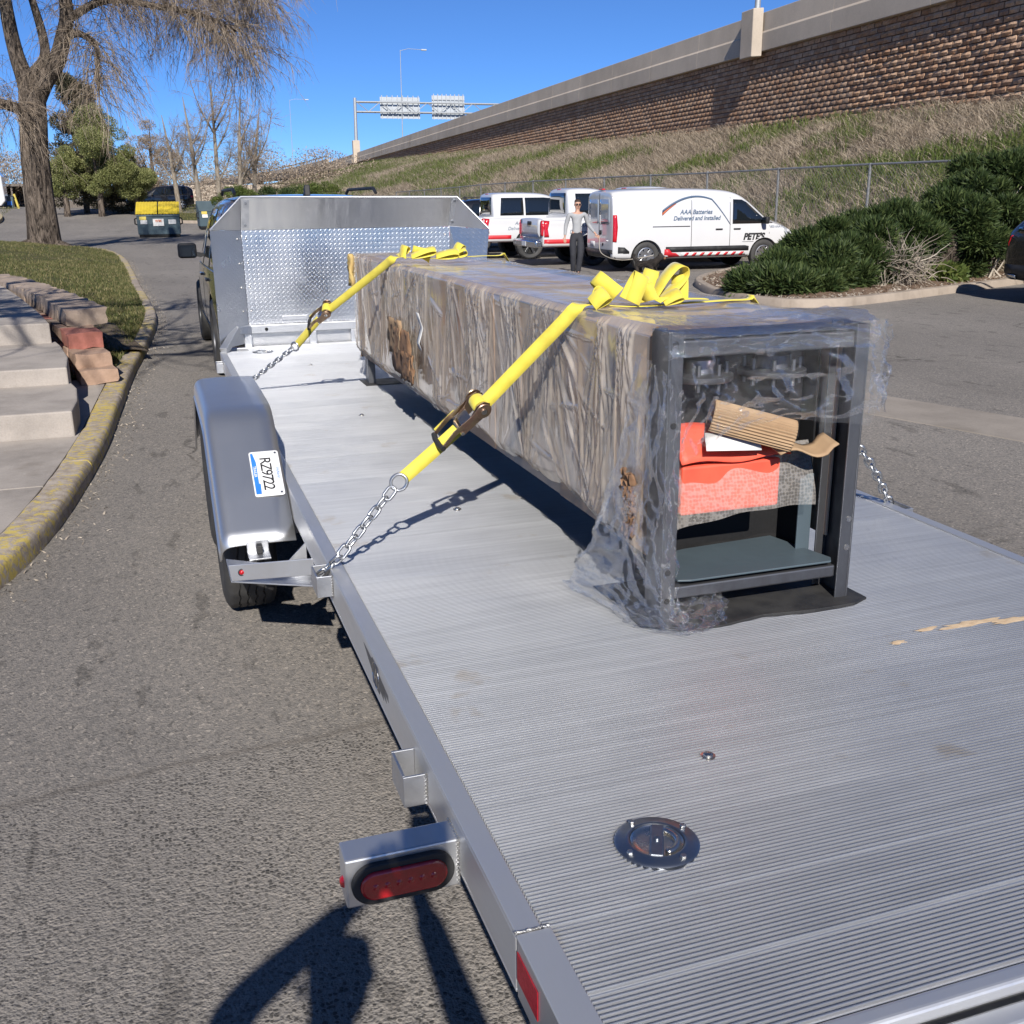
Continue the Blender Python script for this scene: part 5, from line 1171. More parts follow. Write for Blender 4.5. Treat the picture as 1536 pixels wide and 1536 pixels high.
class Veh:
    def __init__(s, name, label, cat, group=None):
        s.r = thing(name, label, cat, (0, 0, 0), group)
    def body(s, o, mat, nm='body'):
        o.name = nm; o.parent = s.r; me = o.data; me.materials.clear(); me.materials.append(MAT[mat])
        me.polygons.foreach_set('use_smooth', [True]*len(me.polygons)); me.set_sharp_from_angle(angle=R(42)); s.b = o
        bm = bmesh.new(); bm.from_mesh(me); s.bv = BVHTree.FromBMesh(bm); bm.free()
    def proj(s, u, v, view, off):
        if view in 'LR': sg = 1 if view == 'L' else -1; o_, d = Vector((u, sg*4, v)), Vector((0, -sg, 0))
        elif view == 'B': o_, d = Vector((-4, u, v)), Vector((1, 0, 0))
        elif view == 'F': o_, d = Vector((9, u, v)), Vector((-1, 0, 0))
        else: o_, d = Vector((u, v, 5)), Vector((0, 0, -1))
        h, n_, _, _ = s.bv.ray_cast(o_, d)
        if h is None: return None
        return h-d*off
    def patch(s, nm, poly, view, mat, off=.004, th=.004, step=.12, parent=None, smooth=180):
        """a piece lying on the body: polygon in the view plane, cut into strips and pressed onto the surface"""
        b = bmesh.new(); f = b.faces.new([b.verts.new((p, q, 0)) for p, q in poly])
        xs = [p for p, q in poly]; ys = [q for p, q in poly]
        for ax, lo, hi in ((0, min(xs), max(xs)), (1, min(ys), max(ys))):
            k = int((hi-lo)/step)
            for i in range(1, k+1):
                c = lo+(hi-lo)*i/(k+1); nn = Vector((1, 0, 0)) if ax == 0 else Vector((0, 1, 0))
                bmesh.ops.bisect_plane(b, geom=b.verts[:]+b.edges[:]+b.faces[:], plane_co=nn*c, plane_no=nn)
        dead = []; last = None
        for v in b.verts:
            h = s.proj(v.co.x, v.co.y, view, off)
            if h is None: dead.append(v)
            else: v.co = h
        if dead: bmesh.ops.delete(b, geom=dead, context='VERTS')
        me = bpy.data.meshes.new(nm); b.to_mesh(me); b.free()
        return link(nm, me, mat, parent or s.r, smooth, 0, th)
    def text(s, nm, txt, size, u, v, view, mat, off=.007, **k):
        me = text_mesh(txt, size, **k); me.materials.clear()
        sg = -1 if view in 'LB' else 1
        for w_ in me.vertices:
            h = s.proj(u+sg*w_.co.x, v+w_.co.y, view, off); w_.co = h if h is not None else Vector((u, 0, v))
        return link(nm, me, mat, s.r)
    def wheel(s, x, y, r_, wd, rim='rim', spokes=6, style='alloy', r_in=.62):
        sg = 1 if y > 0 else -1; T = Matrix.Translation((x, y, r_)) @ Matrix.Rotation(R(90)*sg, 4, 'Z')
        ri = r_*r_in; h2 = wd/2
        m_ = MB(); m_.lathe([(ri, -h2*.8), (ri+.02, -h2*.95), (r_*.9, -h2), (r_*.985, -h2*.8), (r_, -h2*.4), (r_*.992, -h2*.36), (r_*.992, -h2*.3), (r_, -h2*.26), (r_, h2*.26), (r_*.992, h2*.3), (r_*.992, h2*.36), (r_, h2*.4), (r_*.985, h2*.8), (r_*.9, h2), (ri+.02, h2*.95), (ri, h2*.8), (ri-.01, h2*.4)], 40, T); wh = m_.build('wheel', 'tyre', s.r, 40)
        m_ = MB(); m_.lathe([(ri+.004, h2*.82), (ri-.014, h2*.86), (ri-.022, h2*.6), (ri-.03, -h2*.5)], 36, T); m_.build('rim', rim, wh, 40)
        m_ = MB(); m_.lathe([(ri-.02, h2*.05), (0, h2*.05)], 30, T); m_.build('brake_disc', 'pit', wh)
        m_ = MB(); m_.lathe([(ri*.26, h2*.45), (ri*.24, h2*.72), (ri*.1, h2*.8), (0, h2*.8)], 20, T); m_.build('hub', rim, wh, 40)
        for k in range(spokes):
            a = 2*math.pi*k/spokes; m_ = MB(); ca, sa = math.cos(a), math.sin(a)
            w1, w2 = (ri*.20, ri*.26) if style == 'cover' else (ri*.10, ri*.15)
            def P(rr_, ww, xx): return T @ Vector((xx, rr_*ca-ww*sa, rr_*sa+ww*ca))
            pts = [P(ri*.2, -w1, h2*.66), P(ri*.2, w1, h2*.66), P(ri*.96, w2, h2*.72), P(ri*.96, -w2, h2*.72)]; bk = [P(ri*.2, -w1, h2*.45), P(ri*.2, w1, h2*.45), P(ri*.96, w2, h2*.55), P(ri*.96, -w2, h2*.55)]
            m_.add(pts+bk, [(0, 1, 2, 3), (7, 6, 5, 4), (0, 4, 5, 1), (1, 5, 6, 2), (2, 6, 7, 3), (3, 7, 4, 0)]); m_.build('spoke', rim, wh, None, .006)
        return wh
    def mirror(s, x, y, z, mat, w_=.10, h_=.16, d=.20):
        sg = 1 if y > 0 else -1; m_ = MB()
        m_.box(x-.05, x+.06, min(y, y+sg*d), max(y, y+sg*d), z, z+h_); o = m_.build('wing_mirror', mat, s.r, 180, .035, 0, 3)
        m_ = MB(); m_.beam((x, y-sg*.06, z+.03), (x, y+sg*.04, z+.05), .05, .05); m_.build('mirror_arm', 'black', o)
        m_ = MB(); y0, y1 = sorted((y+sg*.02, y+sg*(d-.02))); m_.box(x-.053, x-.051, y0, y1, z+.02, z+h_-.02); m_.build('mirror_glass', 'glass', o)
        return o
    def handle(s, x, z, view, mat='black'):
        p = s.proj(x, z, view, .0); sg = 1 if view == 'L' else -1
        m_ = MB(); m_.box(x-.09, x+.09, min(p.y, p.y+sg*.028), max(p.y, p.y+sg*.028), z-.014, z+.014); return m_.build('door_handle', mat, s.r, None, .008)
    def place(s, loc, rz): s.r.location = loc; s.r.rotation_euler = (0, 0, rz); return s
def cut_wheels(xs, hw, r_):
    out = []
    for x in xs:
        for sg in (-1, 1):
            m_ = MB(); m_.cyl((x, sg*(hw-.30), r_*.96), (x, sg*(hw+.3), r_*.96), r_*1.17, 32); out.append(m_)
    return out
def rect(u0, u1, v0, v1): return [(u0, v0), (u1, v0), (u1, v1), (u0, v1)]
def rrect(u0, u1, v0, v1, r_=.04, sk=0):
    out = []
    for cx_, cy_, a0 in ((u1-r_, v1-r_, 0), (u0+r_, v1-r_, 90), (u0+r_, v0+r_, 180), (u1-r_, v0+r_, 270)):
        for a in (0, 45, 90): x, y = cx_+r_*math.cos(R(a0+a)), cy_+r_*math.sin(R(a0+a)); out.append((x+sk*(y-v0), y))
    return out
# ------------------------------------------------------------------ delivery van
def prof(w, zb_, zs, zbelt, zr, tum=.10):
    return [(w*.55, zb_), (w*.93, zb_), (w*.99, zb_+.06), (w, zs), (w, (zs+zbelt)/2), (w*.985, zbelt), (w*(1-tum*.55), zbelt+(zr-zbelt)*.55), (w*(1-tum), zr-.09), (w*(1-tum)-.10, zr-.015), (w*.35, zr), (0, zr+.004)]
def make_van():
    v = Veh('delivery_van', 'white delivery van with battery service lettering and a red chevron stripe', 'van'); W = .92
    st_ = [(.0, prof(W*.955, .36, .62, 1.0, 1.735, .09)), (.02, prof(W*.965, .31, .60, 1.0, 1.765, .09)), (.12, prof(W*.985, .29, .60, 1.0, 1.80, .09)), (.6, prof(W, .28, .60, 1.0, 1.825, .085)), (2.3, prof(W, .28, .60, 1.0, 1.83, .085)), (3.0, prof(W, .28, .60, 1.0, 1.79, .09)), (3.35, prof(W, .28, .60, 1.0, 1.68, .11)), (3.75, prof(W*.995, .28, .60, .99, 1.40, .13)), (4.05, prof(W*.985, .28, .60, .97, 1.15, .12)), (4.40, prof(W*.965, .27, .58, .90, 1.06, .12)), (4.72, prof(W*.92, .27, .52, .80, .93, .14)), (4.88, prof(W*.84, .29, .48, .66, .76, .16)), (4.94, prof(W*.76, .34, .46, .56, .62, .2))]
    o = loft_body(st_); carve(o, cut_wheels((.86, 3.92), W, .335)); v.body(o, 'white_paint')
    for x in (.86, 3.92):
        for y in (-.80, .80): v.wheel(x, y, .335, .20, 'rim', 8, 'cover')
    for sd_ in 'RL':
        v.patch('window', [(3.05, 1.03), (3.98, 1.03), (3.92, 1.13), (3.44, 1.50), (3.30, 1.56), (3.06, 1.57)], sd_, 'glass', .004)
        v.patch('window', [(4.02, 1.03), (4.16, 1.03), (4.0, 1.12)], sd_, 'glass', .004)
        for a, b in ((2.98, 1.62), (1.98, 1.66)): v.patch('door_seam', [(a, .42), (a+.012, .42), (a+.012, b), (a, b)], sd_, 'black', .002, .002, .2)
        v.patch('door_seam', rect(1.0, 1.95, .985, 1.003), sd_, 'black', .003, .006, .3); v.patch('door_seam', [(4.02, .42), (4.03, .42), (4.05, .98), (4.04, .98)], sd_, 'black', .002, .002, .2)
        v.patch('body_moulding', [(.0, .30), (.42, .30), (.42, .47), (.30, .56), (.0, .58)], sd_, 'black', .006, .012, .15)
        v.patch('body_moulding', [(1.34, .435), (3.50, .435), (3.50, .53), (3.40, .55), (1.34, .55)], sd_, 'black', .005, .010, .3); v.patch('body_moulding', rect(1.34, 3.5, .285, .332), sd_, 'black', .005, .010, .3)
        # red patch, then white band with red slanted bars
        v.patch('red_stripe', [(1.30, .30), (1.72, .335), (1.60, .41), (1.50, .42), (1.42, .50), (1.31, .50)], sd_, 'red_paint', .013, .003, .15)
        v.patch('stripe_band', rect(1.74, 3.42, .335, .415), sd_, 'white_vinyl', .013, .003, .3)
        for k in range(8): x = 1.80+k*.205; v.patch('stripe_bar', [(x, .337), (x+.09, .337), (x+.15, .413), (x+.06, .413)], sd_, 'red_paint', .018, .002, .3)
        v.handle(2.70, .92, sd_); v.handle(3.17, .92, sd_)
        v.patch('headlight', [(4.52, .72), (4.82, .66), (4.74, .86), (4.45, .93)], sd_, 'headlamp', .006, .006, .1)
        v.patch('tail_light', [(.015, .68), (.10, .68), (.13, 1.0), (.11, 1.26), (.02, 1.26)], sd_, 'red_lens', .010, .014, .06)
        # swoosh: rises from the left and falls to the right, orange below its thick end
        arc = lambda t: (1.24+1.76*t, 1.20+.46*math.sin(math.pi*min(1, t*.86+.08))**.8-(.30*max(0, t-.72)/.28 if t > .72 else 0))
        up = [arc(t) for t in lin(0, 1, 26)]; th = lambda t: .050*(1-t)+.016
        flip = (lambda q: q) if sd_ == 'R' else (lambda q: q)
        v.patch('swoosh', [(a, b) for a, b in up]+[(a-.01, b-th(t)) for (a, b), t in reversed(list(zip(up, lin(0, 1, 26))))], sd_, 'slate_ink', .006, .002, .3)
        v.patch('swoosh_edge', [(arc(t)[0]-.01, arc(t)[1]-th(t)-.002) for t in lin(0, .2, 6)]+[(arc(t)[0], arc(t)[1]-th(t)-.008-.045*(1-t/.2)) for t in lin(.2, 0, 6)], sd_, 'orange_ink', .007, .002, .3)
        v.text('lettering', 'AAA Batteries', .14, 2.10 if sd_ == 'R' else 2.15, 1.30, sd_, 'slate_ink', shear=.25, bold=.003)
        v.text('lettering', 'Delivered and Installed', .13, 2.12, 1.165, sd_, 'slate_ink', shear=.25, bold=.003)
        v.text('lettering', "PETE'S", .20, 3.62, .735, sd_, 'ink', shear=.25, bold=.010)
        v.text('lettering', '800-AAA-HELP', .075, 4.30, .95, sd_, 'slate_ink', shear=.2)
        v.patch('lettering_rule', rect(3.32, 3.62, .625, .632), sd_, 'ink', .006, .001)
    v.mirror(3.86, -.93, 1.02, 'black'); v.mirror(3.86, .93, 1.02, 'black')
    v.patch('windscreen', [(3.46, -.66), (3.46, .66), (4.02, .76), (4.02, -.76)], 'T', 'glass', .004)
    for y0, y1 in ((-.70, -.03), (.03, .70)): v.patch('rear_window', rrect(y0, y1, 1.06, 1.60, .06), 'B', 'glass_grey', .004)
    v.patch('door_seam', rect(-.012, .012, .40, 1.72), 'B', 'black', .003, .003, .2)
    v.patch('rear_bumper', rect(-.86, .86, .33, .50), 'B', 'black', .03, .05, .2); v.patch('plate', rect(.30, .60, .54, .66), 'B', 'white_vinyl', .006)
    v.patch('rear_handle', rrect(-.16, -.04, .82, .92, .03), 'B', 'black', .01, .02); v.patch('door_lock', rrect(-.30, -.22, .58, .64, .02), 'B', 'black', .006)
    m_ = MB(); m_.box(.02, .10, -.12, .12, 1.80, 1.83); m_.build('high_brake_light', 'red_lens', v.r, None, .008)
    return v
van = make_van(); van.place((9.42, 22.75, 0), R(-4)); van.r.scale = (.955, 1, 1)
# ------------------------------------------------------------------ pickups
def pprof(w, zb_, zs, zbelt, zr, tum=.14): return prof(w, zb_, zs, zbelt, zr, tum)
def make_pickup(label, paint, full=True, stripe=True, letters=True, grp=None):
    v = Veh('pickup_truck', label, 'pickup truck', grp); W = .99 if full else .93; L = 5.85 if full else 5.35; rt = .39 if full else .37
    bed = 1.16 if full else 1.10; roof = 1.90 if full else 1.80; xb = 2.55 if full else 1.65; hood = 1.17 if full else 1.10
    def low(w, z): return prof(w, .46, .68, z-.22, z, .02)
    st_ = [(0, low(W*.96, bed-.02)), (.04, low(W*.98, bed)), (.3, low(W, bed)), (xb-.06, low(W, bed)), (xb+.1, low(W, bed)), (3.9, low(W, hood)), (4.5, low(W, hood)), (L-.4, low(W*.985, hood-.06)), (L-.12, low(W*.95, hood-.12)), (L, low(W*.88, hood-.22))]
    o = loft_body(st_)
    cb = MB(); cb.box(.07, xb-.10, -W+.09, W-.09, .70, bed+.5)
    carve(o, cut_wheels((1.35 if full else 1.12, 4.85 if full else 4.35), W, rt)+[cb]); v.body(o, paint)
    ln_ = 3.95 if full else 3.75
    cst = [(xb-.08, prof(W*.93, bed-.12, bed-.06, bed-.02, roof-.12, .17)), (xb-.02, prof(W*.95, bed-.12, bed-.06, bed-.02, roof-.02, .17)), (xb+.25, prof(W*.96, bed-.12, bed-.06, bed-.02, roof, .17)), (ln_-.55, prof(W*.96, bed-.12, bed-.06, bed-.02, roof, .17)), (ln_-.1, prof(W*.95, bed-.12, bed-.06, bed-.03, roof-.12, .18)), (ln_+.45, prof(W*.93, bed-.12, bed-.08, bed-.04, bed+.10, .14)), (ln_+.62, prof(W*.9, bed-.12, bed-.09, bed-.06, bed+.0, .12))]
    o2 = loft_body(cst); bpy.context.view_layer.update(); me = evaluated(o2); o2.modifiers.clear(); old = o2.data; o2.data = me; bpy.data.meshes.remove(old)
    keep = (v.b, v.bv); v.body(o2, paint, 'cab')
    z0, z1 = bed+.02, roof-.16
    for sd_ in 'RL':
        xm = xb+.92 if not full else xb+.12
        v.patch('window', [(xm+.06, z0), (ln_+.16, z0), (ln_-.28, z1-.02), (ln_-.5, z1), (xm+.06, z1)], sd_, 'glass', .005)
        if not full: v.patch('window', [(xb+.16, z0), (xm, z0), (xm, z1), (xb+.22, z1)], sd_, 'glass', .005)
    v.patch('rear_window', rrect(-W*.70, W*.70, z0+.02, z1+.02, .05), 'B', 'glass', .005)
    v.patch('windscreen', [(ln_-.12, -.62), (ln_-.12, .62), (ln_+.42, .74), (ln_+.42, -.74)], 'T', 'glass', .005)
    m_ = MB(); m_.box(xb-.03, xb+.04, -.14, .14, roof-.075, roof-.035); m_.build('high_brake_light', 'red_lens', v.r, None, .01)
    v.b, v.bv = keep
    for x in (1.35 if full else 1.12, 4.85 if full else 4.35):
        for y in (-(W-.13), W-.13): v.wheel(x, y, rt, .26, 'rim_dark' if full else 'rim', 6 if full else 5, 'alloy', .66)
    for sd_ in 'RL':
        v.patch('tail_light', [(.0, .72), (.17, .72), (.14, .90), (.19, 1.09), (.0, 1.11)] if full else [(.0, .80), (.16, .80), (.16, 1.04), (.0, 1.06)], sd_, 'red_lens', .010, .02, .06)
        v.handle(xb+.35, bed-.14, sd_, 'chrome'); v.handle(xb+1.2, bed-.14, sd_, 'chrome')
        v.patch('bed_rail', rect(.05, xb-.12, bed-.05, bed-.015), sd_, 'black', .006, .012, .3)
        for xx_ in (xb-.09, ln_-.85): v.patch('door_seam', rect(xx_, xx_+.012, .55, bed-.04), sd_, 'black', .002, .002, .2)
        v.patch('sill', rect(1.86, 4.2, .46, .52), sd_, 'black', .004, .01, .3)
        if stripe: v.patch('red_stripe', [(.05, .48), (.80, .48), (.80, .66), (.05, .66)], sd_, 'red_paint', .006, .004, .15); v.patch('stripe_band', rect(1.90, 4.2, .53, .61), sd_, 'white_vinyl', .006, .003, .3)
        if stripe:
            for k in range(10): x = 1.95+k*.21; v.patch('stripe_bar', [(x, .532), (x+.09, .532), (x+.15, .608), (x+.06, .608)], sd_, 'red_paint', .010, .002, .3)
        if letters:
            v.text('lettering', 'AAA Batteries', .125, 1.28 if full else 1.35, bed-.19, sd_, 'slate_ink', shear=.25); v.text('lettering', 'Delivered and Installed', .125, 1.28 if full else 1.35, bed-.33, sd_, 'slate_ink', shear=.25)
        v.patch('headlight', [(L-.42, hood-.34), (L-.06, hood-.36), (L-.10, hood-.20), (L-.45, hood-.16)], sd_, 'headlamp', .008, .01, .1)
    for sg in (-1, 1): v.patch('rear_lamp', rrect(min(sg*W*.84, sg*W*.965), max(sg*W*.84, sg*W*.965), .74, 1.10, .02), 'B', 'red_lens', .014, .03, .08)
    v.patch('tailgate', rrect(-W*.80, W*.80, .70, bed-.03, .04), 'B', paint, .012, .02, .2)
    v.patch('tailgate_handle', rrect(-.15, .15, bed-.17, bed-.08, .03), 'B', 'black', .026, .02)
    m_ = MB(); m_.box(-.17, .02, -W*.95, W*.95, .46, .63); m_.build('rear_bumper', 'chrome', v.r, 60, .035, 0, 3)
    m_ = MB(); m_.box(-.176, -.165, -.16, .16, .49, .60); m_.build('plate', 'white_vinyl', v.r)
    m_ = MB(); m_.box(L-.10, L+.06, -W*.9, W*.9, .46, .66); m_.build('front_bumper', 'chrome' if full else 'black', v.r, 60, .04, 0, 3)
    v.mirror(ln_+.12, -(W+.01), bed+.02, 'black', h_=.20); v.mirror(ln_+.12, W+.01, bed+.02, 'black', h_=.20)
    return v
pk1 = make_pickup('white full-size pickup with chrome rear bumper, just behind the woman', 'white_paint', True); pk1.place((8.72, 25.5, 0), R(-2))
pk2 = make_pickup('white full-size pickup second from the delivery van, red band low on its bed', 'white_paint', True); pk2.place((8.30, 29.0, 0), R(-2))
pk3 = make_pickup('white four-door pickup farthest from the delivery van, dark side windows', 'white_paint', False); pk3.place((8.05, 32.2, 0), R(-2))
# ------------------------------------------------------------------ sport utility cars
def make_suv(name, label, paint, L=4.75, W=.96, H=1.72, rt=.37, rim='rim', cat='car', rails=True):
    v = Veh(name, label, cat); zl = .98
    st_ = [(0, prof(W*.90, .42, .62, .92, H-.40, .12)), (.05, prof(W*.95, .36, .62, .95, H-.24, .14)), (.32, prof(W*.98, .30, .62, zl, H-.05, .17)), (.9, prof(W, .28, .62, zl, H, .18)), (2.3, prof(W, .28, .62, zl, H-.01, .18)), (2.75, prof(W, .28, .62, zl, H-.12, .19)), (3.25, prof(W*.995, .28, .62, zl-.02, 1.34, .18)), (3.55, prof(W*.985, .28, .62, zl-.04, 1.12, .12)), (4.1, prof(W*.965, .28, .60, .90, 1.05, .12)), (L-.2, prof(W*.90, .28, .55, .80, .94, .14)), (L-.05, prof(W*.8, .30, .5, .68, .80, .16)), (L, prof(W*.7, .34, .46, .58, .66, .2))]
    xs = (.95, .95+L*.592)
    o = loft_body(st_); carve(o, cut_wheels(xs, W, rt)); v.body(o, paint)
    for x in xs:
        for y in (-(W-.11), W-.11): v.wheel(x, y, rt, .235, rim, 5, 'alloy', .68)
    for sd_ in 'RL':
        v.patch('window', [(2.12, 1.03), (3.16, 1.03), (3.02, 1.16), (2.62, H-.19), (2.13, H-.14)], sd_, 'glass', .004)
        v.patch('window', [(1.14, 1.04), (2.05, 1.03), (2.05, H-.14), (1.22, H-.14)], sd_, 'glass', .004)
        v.patch('window', [(.45, 1.08), (1.06, 1.05), (1.12, H-.15), (.66, H-.18)], sd_, 'glass', .004)
        v.patch('window_trim', [(.42, 1.02), (3.2, .985), (3.2, 1.0), (.42, 1.04)], sd_, 'chrome', .005, .004, .3)
        for xx_ in (1.09, 2.08, 3.18): v.patch('door_seam', rect(xx_, xx_+.012, .42, .98), sd_, 'matte_black', .002, .002, .2)
        v.handle(1.35, .91, sd_, paint); v.handle(2.30, .91, sd_, paint)
        v.patch('sill', rect(1.42, 3.25, .29, .42), sd_, 'black', .005, .01, .3)
        v.patch('tail_light', [(.02, .86), (.26, .90), (.24, 1.04), (.02, 1.02)], sd_, 'red_lens', .008, .014, .06)
        v.patch('headlight', [(L-.52, .80), (L-.16, .72), (L-.20, .86), (L-.55, .93)], sd_, 'headlamp', .008, .01, .1)
        if rails:
            sg = 1 if sd_ == 'L' else -1; m_ = MB(); m_.tube([(.62, sg*W*.70, H+.0), (.75, sg*W*.70, H+.045), (2.1, sg*W*.70, H+.04), (2.25, sg*W*.70, H-.0)], .016, 8); m_.build('roof_rail', 'black', v.r, 60)
    v.patch('rear_window', rrect(-W*.66, W*.66, 1.06, H-.22, .06), 'B', 'glass', .006); v.patch('windscreen', [(2.78, -.58), (2.78, .58), (3.46, .72), (3.46, -.72)], 'T', 'glass', .005)
    v.patch('rear_bumper', rect(-W*.86, W*.86, .36, .58), 'B', 'black', .012, .03, .2); v.patch('plate', rrect(-.15, .15, .72, .84, .01), 'B', 'white_vinyl', .008)
    for sg in (-1, 1): v.patch('exhaust', rrect(sg*.62-.10, sg*.62+.10, .36, .43, .03), 'B', 'chrome', .03, .03)
    m_ = MB(); m_.prism([(-.02, 0), (.16, 0), (.03, .10), (.0, .10)], -.025, .025, lambda p, q_, d: (.55+p, d, H-.022+q_)); m_.build('antenna_fin', 'black', v.r, None, .008)
    v.mirror(3.02, -(W+.0), 1.04, 'black', h_=.17, d=.21); v.mirror(3.02, W+.0, 1.04, 'black', h_=.17, d=.21)
    return v
tow = make_suv('towing_car', 'dark blue sport utility car towing the trailer, hidden behind the front guard', 'navy_paint', 4.75, .965, 1.735, .375, 'rim_dark'); tow.place((1.02, 9.86, 0), R(90))
fs = make_suv('parked_car', 'black sport utility car parked behind the yellow-lidded dumpster', 'black_paint', 4.9, .97, 1.75); fs.place((3.15, 86.4, .97), R(186))
rc_ = make_suv('parked_car', 'dark car at the right edge of the photo beside the planted island', 'brown_paint', 4.6, .93, 1.46, .34); rc_.place((12.28, 12.62, 0), R(-6))
dk = make_pickup('black pickup beyond the black sport utility car at the far road end', 'black_paint', True, False, False); dk.place((1.2, 92, 1.12), R(184))
dk2 = make_suv('parked_car', 'dark car behind the smaller white pickup, only its roof showing', 'black_paint', 4.7, .95, 1.62, .36); dk2.place((9.4, 35.6, 0), R(-2))
dk3 = make_suv('parked_car', 'dark car far off at the left edge under a low roof', 'navy_paint', 4.7, .95, 1.62, .36); dk3.place((-14.6, 121, 1.15), R(80))
# ================================================================== PEOPLE AND DOG
def skin(name, nodes, edges, mat, parent, sub=2, root=0):
    """one continuous surface grown round a stick skeleton; nodes: (x, y, z, rx[, ry])"""
    me = bpy.data.meshes.new(name); me.from_pydata([n_[:3] for n_ in nodes], edges, []); o = bpy.data.objects.new(name, me); COL.objects.link(o)
    m1 = o.modifiers.new('skin', 'SKIN'); m1.use_smooth_shade = True; m1.branch_smoothing = .6
    if not me.skin_vertices: return o
    for i, n_ in enumerate(nodes):
        d = me.skin_vertices[0].data[i]; d.radius = (n_[3], n_[4] if len(n_) > 4 else n_[3]); d.use_root = (i == root)
    s_ = o.modifiers.new('sub', 'SUBSURF'); s_.levels = s_.render_levels = sub
    bpy.context.view_layer.update(); m2 = evaluated(o); o.modifiers.clear(); o.data = m2; bpy.data.meshes.remove(me)
    m2.materials.clear(); m2.materials.append(MAT[mat]); m2.polygons.foreach_set('use_smooth', [True]*len(m2.polygons)); o.parent = parent; return o
def chain_nodes(pts):
    return pts, [(i, i+1) for i in range(len(pts)-1)]
def person(label, J, top_mat, leg_mat, hair_len=.12, glasses=True, scale=1.0, shoe='black'):
    """local frame: x to the viewer's right when the figure faces us (-y), z up. J: joint positions"""
    t = thing('person', label, 'person')
    n_ = []; e = []
    def put(*a): n_.append(tuple(a)); return len(n_)-1
    def lk(a, b): e.append((a, b))
    pel = put(*J['pelvis'], .115, .10); wa = put(*J['waist'], .100, .085); ch = put(*J['chest'], .128, .095); nk0 = put(*J['neckbase'], .060); nk = put(*J['neck'], .045)
    lk(pel, wa); lk(wa, ch); lk(ch, nk0); lk(nk0, nk)
    h = Vector(J['head']); hd0 = put(h.x, h.y+.005, h.z-.07, .052, .058); hd1 = put(h.x, h.y, h.z+.0, .072, .084); hd2 = put(h.x, h.y+.01, h.z+.075, .055, .065)
    lk(nk, hd0); lk(hd0, hd1); lk(hd1, hd2)
    limbs = {}
    for s_ in ('l', 'r'):
        sh = put(*J['sh_'+s_], .052); el = put(*J['el_'+s_], .036); wr = put(*J['wr_'+s_], .024); lk(ch, sh); lk(sh, el); lk(el, wr)
        w_ = Vector(J['wr_'+s_]); hv = Vector(J['hand_'+s_])-w_; hdir = hv.normalized(); side = hdir.cross(Vector((0, 1, 0))); side = side.normalized() if side.length > .1 else Vector((1, 0, 0)); nrm = hdir.cross(side)
        pm = w_+hdir*.05; p_ = put(*pm, .030, .018); lk(wr, p_)
        for k, (o_, L) in enumerate(((-.024, .066), (-.008, .078), (.008, .074), (.023, .058))):
            a = pm+hdir*.035+side*o_; b = a+hdir*L*.5+nrm*.008; c = a+hdir*L*.9+nrm*.024; i0 = put(*a, .0085); i1 = put(*b, .008); i2 = put(*c, .0065); lk(p_, i0); lk(i0, i1); lk(i1, i2)
        sg = 1 if s_ == 'l' else -1; a = w_+hdir*.03-side*.03; b = a+hdir*.03-side*.014; c = b+hdir*.024; i0 = put(*a, .010); i1 = put(*b, .009); i2 = put(*c, .007); lk(p_, i0); lk(i0, i1); lk(i1, i2)
        hp = put(*J['hip_'+s_], .088); kn = put(*J['kn_'+s_], .058); cf = put(*(Vector(J['kn_'+s_])*.62+Vector(J['an_'+s_])*.38+Vector((0, .015, 0))), .054); an = put(*J['an_'+s_], .036); lk(pel, hp); lk(hp, kn); lk(kn, cf); lk(cf, an)
        A = Vector(J['an_'+s_]); tv = Vector(J.get('toe_'+s_, (0, -1, 0))); hl = put(A.x-tv.x*.04, A.y-tv.y*.04, A.z-.045, .020); toe = put(A.x+tv.x*.07, A.y+tv.y*.07, A.z-.052, .018); lk(an, hl); lk(an, toe)
    body = skin('body', n_, e, 'skin', t)
    # clothes: same skeleton, a little fuller, ending at neckline, cuffs and hems
    def part(names, extra, mat, nm):
        nn = []; ee = []; idx = {}
        for k, (p, r_) in enumerate(names): nn.append((*p, *(r_ if isinstance(r_, tuple) else (r_,))))
        return skin(nm, nn, extra, mat, t)
    lerp = lambda a, b, f: tuple(Vector(a).lerp(Vector(b), f))
    part([(lerp(J['pelvis'], J['waist'], -.25), (.134, .118)), (J['waist'], (.118, .098)), (J['chest'], (.143, .108)), (lerp(J['chest'], J['neckbase'], .8), (.085, .075)), (J['sh_l'], .063), (J['el_l'], .046), (lerp(J['el_l'], J['wr_l'], .95), .033), (J['sh_r'], .063), (J['el_r'], .046), (lerp(J['el_r'], J['wr_r'], .95), .033)], [(0, 1), (1, 2), (2, 3), (2, 4), (4, 5), (5, 6), (2, 7), (7, 8), (8, 9)], top_mat, 'top')
    part([(lerp(J['pelvis'], J['waist'], .7), (.120, .100)), (J['pelvis'], (.130, .116))]+[x for s_ in 'lr' for x in ((J['hip_'+s_], .100), (J['kn_'+s_], .072), (lerp(J['kn_'+s_], J['an_'+s_], 1.06), .058))], [(0, 1), (1, 2), (2, 3), (3, 4), (1, 5), (5, 6), (6, 7)], leg_mat, 'trousers')
    for s_ in 'lr':
        A = Vector(J['an_'+s_]); tv = Vector(J.get('toe_'+s_, (0, -1, 0)))
        skin('shoe', [(A.x-tv.x*.06, A.y-tv.y*.06, .050, .046, .05), (A.x+tv.x*.05, A.y+tv.y*.05, .045, .044, .042), (A.x+tv.x*.165, A.y+tv.y*.165, .036, .036, .032)], [(0, 1), (1, 2)], shoe, t, 2, 1)
